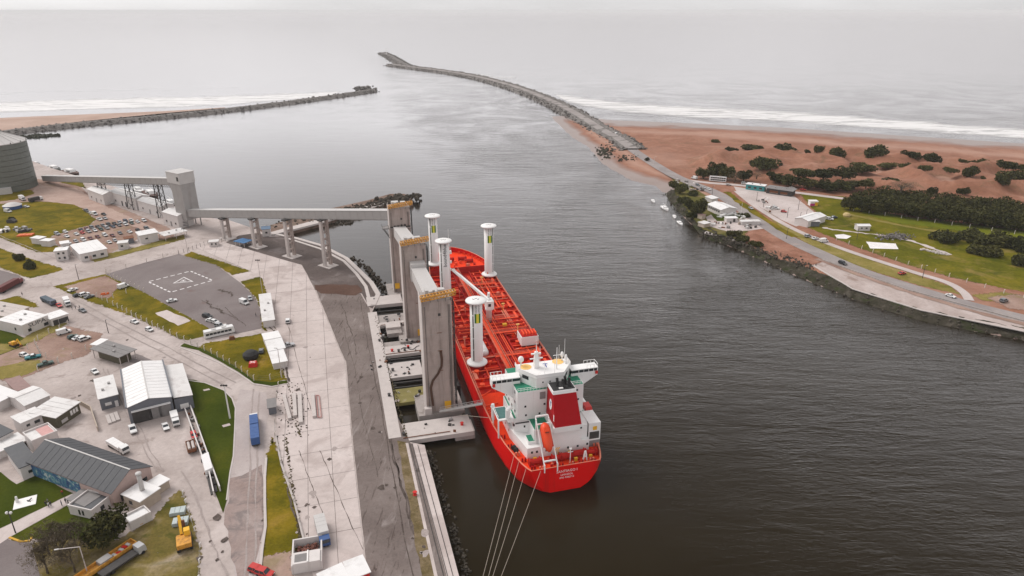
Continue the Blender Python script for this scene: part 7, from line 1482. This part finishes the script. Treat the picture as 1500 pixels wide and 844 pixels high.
kk = bld('striped_kiosk', 'small white kiosk with magenta and yellow sides on the grass', (1186.5,302), (1197.5,302), 4, 3.2, m_white, m_brf, 'flat', ground=True); MB().box(-.06,kk['_w']*.6,-.08,-.02,.1,1.8).build('magenta_panel', OM('magenta', rgb(.5,.04,.2), .6), kk); MB().box(kk['_w']*.6,kk['_w']+.06,-.08,-.02,.1,2.6).build('yellow_panel', m_yell, kk)
bld('caravan_hut', 'white caravan hut beside the footpath on the green field', (1256,338.5), (1274,338.5), 4.5, 3.2, m_wwl, m_brf, 'gx', .4, ground=True, wins=[('f',.3,1.8,1.2,.8),('f',.7,1.8,1.2,.8)])
o = MB().lathe(0,0,[(2.2,0),(2.4,1.0),(1.6,2.2),(.3,2.6)],12).build('hay_heap', OM('straw', rgb(.48,.36,.17), .9, var=.15)); o.location = G(1240,317); T(o, 'straw coloured round heap on the field', 'heap')
for k, c, px, py, d, lab in [('suv','silver',1183,347,(9,-2.2),'silver car at the left of three parked by the river road'),('sedan','white',1194,350.5,(9,-2.2),'white car in the middle of three by the river road'),('van','white',1206.5,354.5,(9,-1),'white van at the right of three by the river road'),('suv','black',1234,387,(8,3.2),'dark car driving on the river road'),('sedan','red',1321,401.5,(9,-2),'red car parked on the dry verge'),('sedan','white',1392,435,(9,3),'white car on the river road near the path end'),('suv','grey',1470,442,(9,-3.2),'dark grey car on the bare ground at the right edge'),('sedan','red',1176,278.8,(9,.8),'red car on the upper road behind the plaza'),('sedan','white',1160,276,(9,.8),'white car on the upper road behind the dark bar'),('hatch','white',1067,271.5,(8,.2),'white car right of the double deck coach'),('sedan','silver',1030,276,(8,3),'silver car on the river road below the coach'),('van','white',1017,262,(-8,-2),'white van in front of the double deck coach'),('van','white',902,197,(-8,-5),'white van where the breakwater road begins'),('hatch','navy',1222,319.5,(8,-1),'dark car beside the white gabled house'),('suv','white',1090,270,(8,.6),'white car behind the turquoise kiosk'),('hatch','grey',1022,272,(7,3),'grey car just below the coach'),('sedan','white',1038,278,(8,4),'white car following the silver one below the coach'),('sedan','silver',1100,306,(8,5),'silver car on the river road beside the plaza'),('suv','white',1136,306,(8,1),'white car parked on the plaza'),('hatch','red',1148,311,(8,1),'small red car parked on the plaza'),('suv','white',1215,322,(8,1),'white car behind the grey fronted house')]:
    car(k, c, px, py, d, lab, 'cars on the right bank', GZ+.22)
# yard clutter round the club and along the bank
for k in range(90):
    t = random.random(); px_, py_ = random.choice(((1034,326),(1050,330),(1066,330),(1090,322),(1010,272),(1022,278),(1000,266),(1100,332),(1118,296),(1130,306))); p = G(px_+random.gauss(0,6),py_+random.gauss(0,2.2),GZ+.14)
    if k == 0: yc = empty('yard_clutter', G(1050,326,GZ), 0, 'crates, trestles and gear strewn about the club yard and bank', 'clutter')
    q = p-yc.location; MB().rbox(q.x,q.y,q.z,random.uniform(.5,2.4),random.uniform(.4,1.6),random.uniform(.4,1.5),random.uniform(0,3)).build('item', random.choice((m_white,m_conl,m_clal,m_dste,m_rust,m_stel,m_bwl)), yc)
ribbon('verge', [(1079,281),(1095,293),(1120,310),(1160,335),(1180,346)], 5, ZR[6]+.02, m_gras, off=7.5, jit=.8)
# boats
def boat(name, label, px, py, d, L_, hullm, cabin=True, mast=0, z=0., group=None):
    p = G(px,py,z); q = G(px+d[0],py+d[1],z); r = empty(name, p, math.atan2(q.y-p.y,q.x-p.x), label, 'boat', group); a = L_/2; w = L_*.17; m = MB(); pr = []
    for x, k in ((-a,.75),(-a*.4,1),(a*.2,1),(a*.7,.6),(a,.03)):
        pr.append([(x,-w*k*.5,-.3),(x,-w*k*.9,.3),(x,-w*k,L_*.11),(x,w*k,L_*.11),(x,w*k*.9,.3),(x,w*k*.5,-.3)])
    for s in pr: m.v += s
    m.f = [(i*6+j,i*6+(j+1) % 6,(i+1)*6+(j+1) % 6,(i+1)*6+j) for i in range(4) for j in range(6)]+[(5,4,3,2,1,0),tuple(range(24,30))]; m.m = [0]*len(m.f); m.build('hull', hullm, r)
    if cabin: MB().rbox(-a*.05,0,L_*.11,L_*.4,w*1.2,L_*.09,0,.8).build('cabin', m_swht, r); MB().rbox(a*.1,0,L_*.13,L_*.2,w*1.22,L_*.035).build('window', m_glas, r)
    if mast: MB().cyl((a*.1,0,L_*.1),(a*.1,0,mast),.10,.07,6).build('mast', m_white, r); MB().cyl((a*.1,0,L_*.28),(-a*.7,0,L_*.28),.09,n=6).build('boom', m_white, r)
    return r
gb = 'boats moored off the right bank'
boat('motor_boat','small white boat farthest up the river off the right bank',957,295.5,(4,5),7,m_swht,True,0,0,gb); boat('sailing_boat','white sailing boat with a tall bare mast off the right bank',974,306.5,(6,4),10.5,m_swht,True,12.5,0,gb); boat('motor_boat','third white boat from the top off the right bank',988,318.5,(2,6),7,m_swht,True,0,0,gb); boat('motor_boat','white boat nearest the landing stage in the river',996,328,(6,5),8,m_swht,True,0,0,gb)
gl = 'boats laid up on the club yard'
for q, (px, py, d) in enumerate([(1062,316,(8,-1)),(1073,314,(8,-2)),(1084,317,(8,2)),(1054,318,(6,1))]): boat('dinghy', ['white boat laid up in front of the club house','white boat laid up at the middle of the club yard','white boat laid up at the right of the club yard','small dinghy on the club lawn'][q], px, py, d, [7.5,8,8,3.6][q], m_swht, q < 2, [9,0,9,0][q], GZ+.5, gl)
m_bhul = OM('barge_dark', rgb(.045,.045,.04), .8, var=.3); m_brhul = OM('barge_rust', rgb(.09,.045,.035), .8, var=.3)
gm_ = 'work boats at the upper quay'
boat('work_boat','dark work boat nearest the silo at the upper quay',53,241,(6,1),12,m_bhul,True,0,.3,gm_); boat('work_boat','green black barge at the middle of the upper quay',80,250,(10,3),22,m_bhul,True,0,.3,gm_); boat('work_boat','rusty barge at the right end of the upper quay',104,256,(10,2),24,m_brhul,True,0,.3,gm_)
boat('fishing_boat','fishing boat with a rusty deck behind the third warehouse',222,288,(9,5),24,m_brhul,True,9,.3,gm_); boat('fishing_boat','dark fishing boat behind the last warehouse',251,301,(9,5),20,m_bhul,True,8,.3,gm_); boat('fishing_boat','white fishing boat in the dock behind the second warehouse',203,281,(9,5),18,m_swht,True,8,.3,gm_)
boat('launch','small orange launch beside the finger pier',440,337,(9,-2.5),7,paint('orange'),False)
# fences and lamps on the right bank
fence([(1225,352),(1262,365),(1330,388),(1390,406),(1470,430),(1560,452)], 'wire fence on pale posts round the green field', 7, 1.8, None, 3); fence([(1250,309),(1320,320),(1420,334),(1520,348)], 'pale post fence along the edge of the wood', 9, 2, None, 2)
for q, (px, py) in enumerate([(1152,350),(1180,322),(1108,295),(1153,319),(1171,326),(1118,304),(1169,308),(1043,286),(1255,351),(1351,408)]):
    lamp('dark lamp post, '+ORD[q]+' of those scattered over the plaza and river road', px, py, 6.5, (1.0,.3), m_dste)
for q, (px, py) in enumerate([(890,190),(908,206),(934,226),(958,242)]): lamp('pale lamp post, '+ORD[q]+' from the sea on the breakwater road', px, py, 7, (1.2,0), m_conl, z=GZ)
# ================================================================ trees
m_lf1 = leafmat('leaf_dark', (.016,.020,.007), (.045,.049,.015), (.10,.092,.032)); m_lf2 = leafmat('leaf_olive', (.022,.026,.009), (.055,.055,.016), (.12,.105,.035)); m_lf3 = leafmat('twig_brown', (.06,.045,.032), (.11,.085,.06), (.19,.155,.12))
m_bark = OM('bark', rgb(.10,.075,.055), .9, var=.3, scale=3)
def lobes(n, R, H, seed, flat=.6):
    rg = random.Random(seed); out = [(0,0,H*.45,R*.62,R*.62,H*.5)]
    for k in range(n): a = rg.uniform(0,6.28); d_ = rg.uniform(.35,.72)*R; s = rg.uniform(.28,.46); out.append((math.cos(a)*d_,math.sin(a)*d_,H*rg.uniform(.25,.72),R*s,R*s,H*s*flat*1.2))
    return out
SHR = [leaf_mesh('shrub_crown', lobes(9,1.0,.75,s,.9), 1500, .075, m_lf1) for s in (1,2,3)]; TRE = [leaf_mesh('tree_crown', lobes(11,1.0,1.3,s,.75), 1700, .085, [m_lf1,m_lf2,m_lf1][s % 3]) for s in (4,5,6)]
GRY = leaf_mesh('bare_crown', lobes(10,1.0,1.2,9,.8), 1300, .05, m_lf3, .15)
stm = MB()
for k in range(5): a = k*1.26; stm.cyl((0,0,-.1),(math.cos(a)*.35,math.sin(a)*.35,.4),.05,.02,6)
stm = stm.mesh('stem', m_bark)
trm = MB().cyl((0,0,0),(.03,.02,.55),.075,.05,8)
for k in range(5): a = k*1.3+.4; trm.cyl((.03,.02,.45),(math.cos(a)*.4,math.sin(a)*.4,.95),.04,.015,6)
trm = trm.mesh('trunk', m_bark)
def plant(kind, px, py, wpx, hpx, label, group, z=None, var=0):
    p = G(px,py,z if z is not None else GZ)
    if z is None:
        for _ in range(3): zz = max(GZ, ground_z(p.x,p.y)); p = G(px,py,zz)
    mpp = (p-cam.location).length/FPX; s = wpx*mpp/2*(.86 if kind == 's' else .92); h_ = hpx*mpp*(.72 if kind == 's' else .85); r = empty({'s':'dune_shrub','t':'leafy_tree','g':'bare_tree'}[kind], (p.x,p.y,p.z-.1), random.uniform(0,6), label, 'shrub' if kind == 's' else 'tree', group)
    me_, ht = {'s':(SHR[var % 3],.75),'t':(TRE[var % 3],1.3),'g':(GRY,1.2)}[kind]
    c = link('crown', me_, r); b = link('stem' if kind == 's' else 'trunk', stm if kind == 's' else trm, r); zs = h_/ht
    if kind == 's': c.scale = (s,s,zs*1.15); b.scale = (s*.8,s*.8,zs)
    else: c.scale = (s,s,zs*.8); c.location = (0,0,h_*.18); b.scale = (s*1.0,s*1.0,zs*.9)
    return r
gd = 'dark shrubs on the dunes'
for i, (px, py, w_, h_, lab) in enumerate([(1047,208,18,4,'flat dark shrub alone on the open sand'),(1072,222,22,7,'small dark shrub at the left end of the dune row'),(1103,222,38,11,'low wide shrub left of a similar one on the dunes'),(1147,223,40,13,'wide shrub second in the dune row'),(1120,245,54,16,'broad dark shrub on the dune behind the roadside trees'),(1183,225,12,6,'tiny round shrub between two larger ones'),(1200,224.5,20,12,'round shrub left of a larger one mid dune'),(1224,229,30,14,'round dark shrub beside the largest one'),(1278,233,42,19,'largest dark shrub on the dune crest'),(1332,234,31,13,'rounded shrub, left of the touching pair on the crest'),(1362,237,31,13,'rounded shrub, right of the touching pair on the crest'),(1330,248,26,8,'low shrub, left of a pair below the crest'),(1355,250,24,8,'low shrub, right of a pair below the crest'),(1394,252,20,6,'flat shrub on a pale dune slope'),(1418,258,27,13,'round shrub on the pale dune slope'),(1409,238,13,5,'tiny shrub, left of two on the far crest'),(1423,240,11,5,'tiny shrub, right of two on the far crest'),(1441,243,21,9,'small round shrub on the far crest'),(1473,247,29,11,'oval shrub near the right edge of the crest'),(1482,264,40,14,'wide shrub at the right edge of the dunes'),(1467,271,20,13,'round shrub below the wide one at the right edge'),(1500,249,18,8,'shrub cut by the right edge of the photo'),(1128,257,18,7,'small brown green shrub behind the plaza'),(1310,274,40,12,'scrubby low shrub before the wood'),(1365,283,18,9,'small shrub on the sand above the wood'),(1410,284,18,9,'lone shrub on the sand right above the wood'),(1385,249,10,4,'speck of a shrub beside the flat one'),(1439,262,8,4,'speck of a shrub between two round ones')]): plant('s',px,py,w_,h_,lab,gd,None,i)
gt = 'dark trees beside the river road'
for i, (k, px, py, w_, h_, lab) in enumerate([('t',1030,262,24,18,'leftmost dark tree behind the double deck coach'),('t',1048,261,28,25,'tallest dark tree behind the double deck coach'),('t',1064,264,26,24,'dark tree right of the tallest one'),('g',1076,268,24,20,'greyish bare tree among the dark roadside trees'),('t',1089,266,26,18,'rightmost dark tree of the roadside clump'),('g',1108,262,26,12,'brown bare scrub tree behind the turquoise kiosk'),('t',1138,268,28,14,'dark tree behind the dark bar'),('t',1158,274,32,18,'wide dark tree right behind the bar'),('t',1178,262,30,16,'dark tree at the back of the belt'),('t',1184,277,34,18,'dark tree at the front of the belt'),('t',1206,264,34,18,'tree in the middle of the belt'),('t',1212,280,36,16,'front tree in the middle of the belt'),('t',1234,262,36,18,'back tree at the right of the belt'),('t',1240,280,34,16,'front tree at the right of the belt'),('t',1262,254,36,16,'tree where the belt meets the dunes'),('g',1250,278,30,16,'greyish bare tree at the end of the belt'),('t',1268,276,26,14,'last dark tree of the belt'),('t',1170,254,24,8,'small tree high on the dune edge'),('t',1300,246,30,8,'low tree in the hollow of the dunes'),('g',1320,282,40,18,'bare brown tree above the wood')]): plant(k,px,py,w_,h_,lab,gt,None,i)
gk = 'bank trees at the club'
for i, (px, py, w_, h_, lab) in enumerate([(1022,316,32,28,'large dark tree on the bank beside the club house'),(1008,306,20,16,'dark tree on the bank left of the large one'),(996,284,18,12,'small dark tree on the river bank slope'),(986,276,18,12,'small dark tree at the start of the bank'),(948,236,9,6,'tiny dark bush beside the breakwater road')]): plant('t',px,py,w_,h_,lab,gk,GZ,i)
for i, (px, py, w_, h_, lab) in enumerate([(1002,296,24,9,'bank scrub below the small tree'),(1014,318,22,9,'bank scrub below the large tree'),(1074,345,26,9,'scrub beside the small jetty platform'),(1090,353,26,9,'scrub at the foot of the red earth'),(1106,360,24,8,'scrub right of the small jetty platform'),(1090,318,22,6,'dark hedge at the right of the club yard'),(1000,276,22,7,'scrub on the grass slope near the coach'),(1016,286,22,7,'scrub above the stone bank wall')]): plant('s',px,py,w_,h_,lab,'scrub along the right bank',GZ,i)
gf = 'trees at the front edge of the wood'
for i in range(17): t = i/16; plant('t',1245+t*265,308+t*32,26+4*(i % 3),20+3*(i % 2),'dark tree, '+(ORD+['fourteenth','fifteenth','sixteenth','seventeenth'])[i]+' from the left at the front edge of the wood',gf,GZ,i)
gh_ = 'dark bushes in the green field'
for i, (px, py, w_, h_, lab) in enumerate([(1388,354,46,15,'leftmost dark bush in the green field'),(1428,353,48,14,'second dark bush in the green field'),(1462,358,46,15,'third dark bush in the green field'),(1492,366,40,17,'fourth dark bush in the green field, at the right'),(1440,373,44,14,'low dark bush in front of the others in the field'),(1495,388,34,17,'dark bush at the right edge of the field')]): plant('s',px,py,w_,h_,lab,gh_,GZ,i)
# the wood behind, read as one mass
wp = [Vector(p) for p in (G(1240,296),G(1290,287),G(1400,296),G(1500,308),G(1700,330),G(1700,352),G(1500,334),G(1400,322),G(1300,310),G(1248,304))]; pts = rng.uniform([min(p.x for p in wp),min(p.y for p in wp)],[max(p.x for p in wp),max(p.y for p in wp)],(4000,2)); pts = pts[inside(pts,wp)][:190]
lb_ = [(x,y,GZ+rng.uniform(1.5,4.2),rng.uniform(4,8),rng.uniform(4,8),rng.uniform(3,5.2)) for x, y in pts]; me = leaf_mesh('wood', lb_, 52000, .62, m_lf2); o = link('wood', me); T(o, 'dense dark green wood behind the green field', 'wood', kind='stuff')
# left bank trees
plant('t',161,792,62,50,'round dark evergreen tree beside the gabled hall','trees of the left yard',GZ,0)
def bare(px, py, H_, label, seed):
    rg = random.Random(seed); p = G(px,py,GZ); r = empty('bare_tree', p, 0, label, 'tree', 'trees of the left yard'); tr = MB(); tw = MB()
    def grow(a, d_, L_, R, lv):
        R = max(R,.03); b = a+d_*L_; (tr if lv < 2 else tw).cyl(a,b,R,R*.62,6 if lv < 2 else 4,False)
        if lv >= 6: return
        for _ in range(4 if lv < 2 else 3):
            e = (d_+Vector((rg.uniform(-.9,.9),rg.uniform(-.9,.9),rg.uniform(-.15,.6)))).normalized(); grow(b, e, L_*rg.uniform(.6,.8), R*.58, lv+1)
    grow(Vector((0,0,-.1)), Vector((.05,0,1)), H_*.27, H_*.03, 0); tr.build('trunk', m_bark, r, recalc=False); tw.build('crown', m_lf3, r, recalc=False); o_ = link('twig_haze', GRY, r); o_.location = (0,0,H_*.28); o_.scale = (H_*.55,H_*.55,H_*.5)
bare(92,822,10.5,'wide bare brown tree on the grass at the bottom left',3); bare(72,812,9.5,'bare brown tree left of the wide one',5); bare(112,806,9,'bare brown tree beside the round evergreen',8); bare(70,840,9.5,'bare brown tree at the bottom edge',11); bare(110,838,9,'bare brown tree behind the orange low loader',14)
for i, (px, py, w_, h_, lab) in enumerate([(28,382,16,11,'dark bush at the left of the roadside grass'),(46,393,20,11,'dark bush in the middle of the roadside grass'),(19,324,12,6,'dark bush behind the scrap heap on the field')]): plant('s',px,py,w_,h_,lab,'bushes on the left grass',GZ,i)
# ================================================================ sea haze: one even body of air round everything
hz = MB(); hz.box(-61000, 61000, -3100, 63000, -4, CAMH+8)
hm_ = bpy.data.materials.new('sea_haze'); hm_.use_nodes = True; n = hm_.node_tree; n.nodes.clear()
ov = n.nodes.new('ShaderNodeOutputMaterial'); pv = n.nodes.new('ShaderNodeVolumePrincipled'); pv.inputs['Color'].default_value = (.97, .965, .97, 1); pv.inputs['Density'].default_value = .00005; pv.inputs['Anisotropy'].default_value = 0.0
n.links.new(pv.outputs[0], ov.inputs['Volume'])
o = hz.build('haze', hm_); T(o, 'pale sea haze over the harbour and coast', 'haze', kind='stuff')
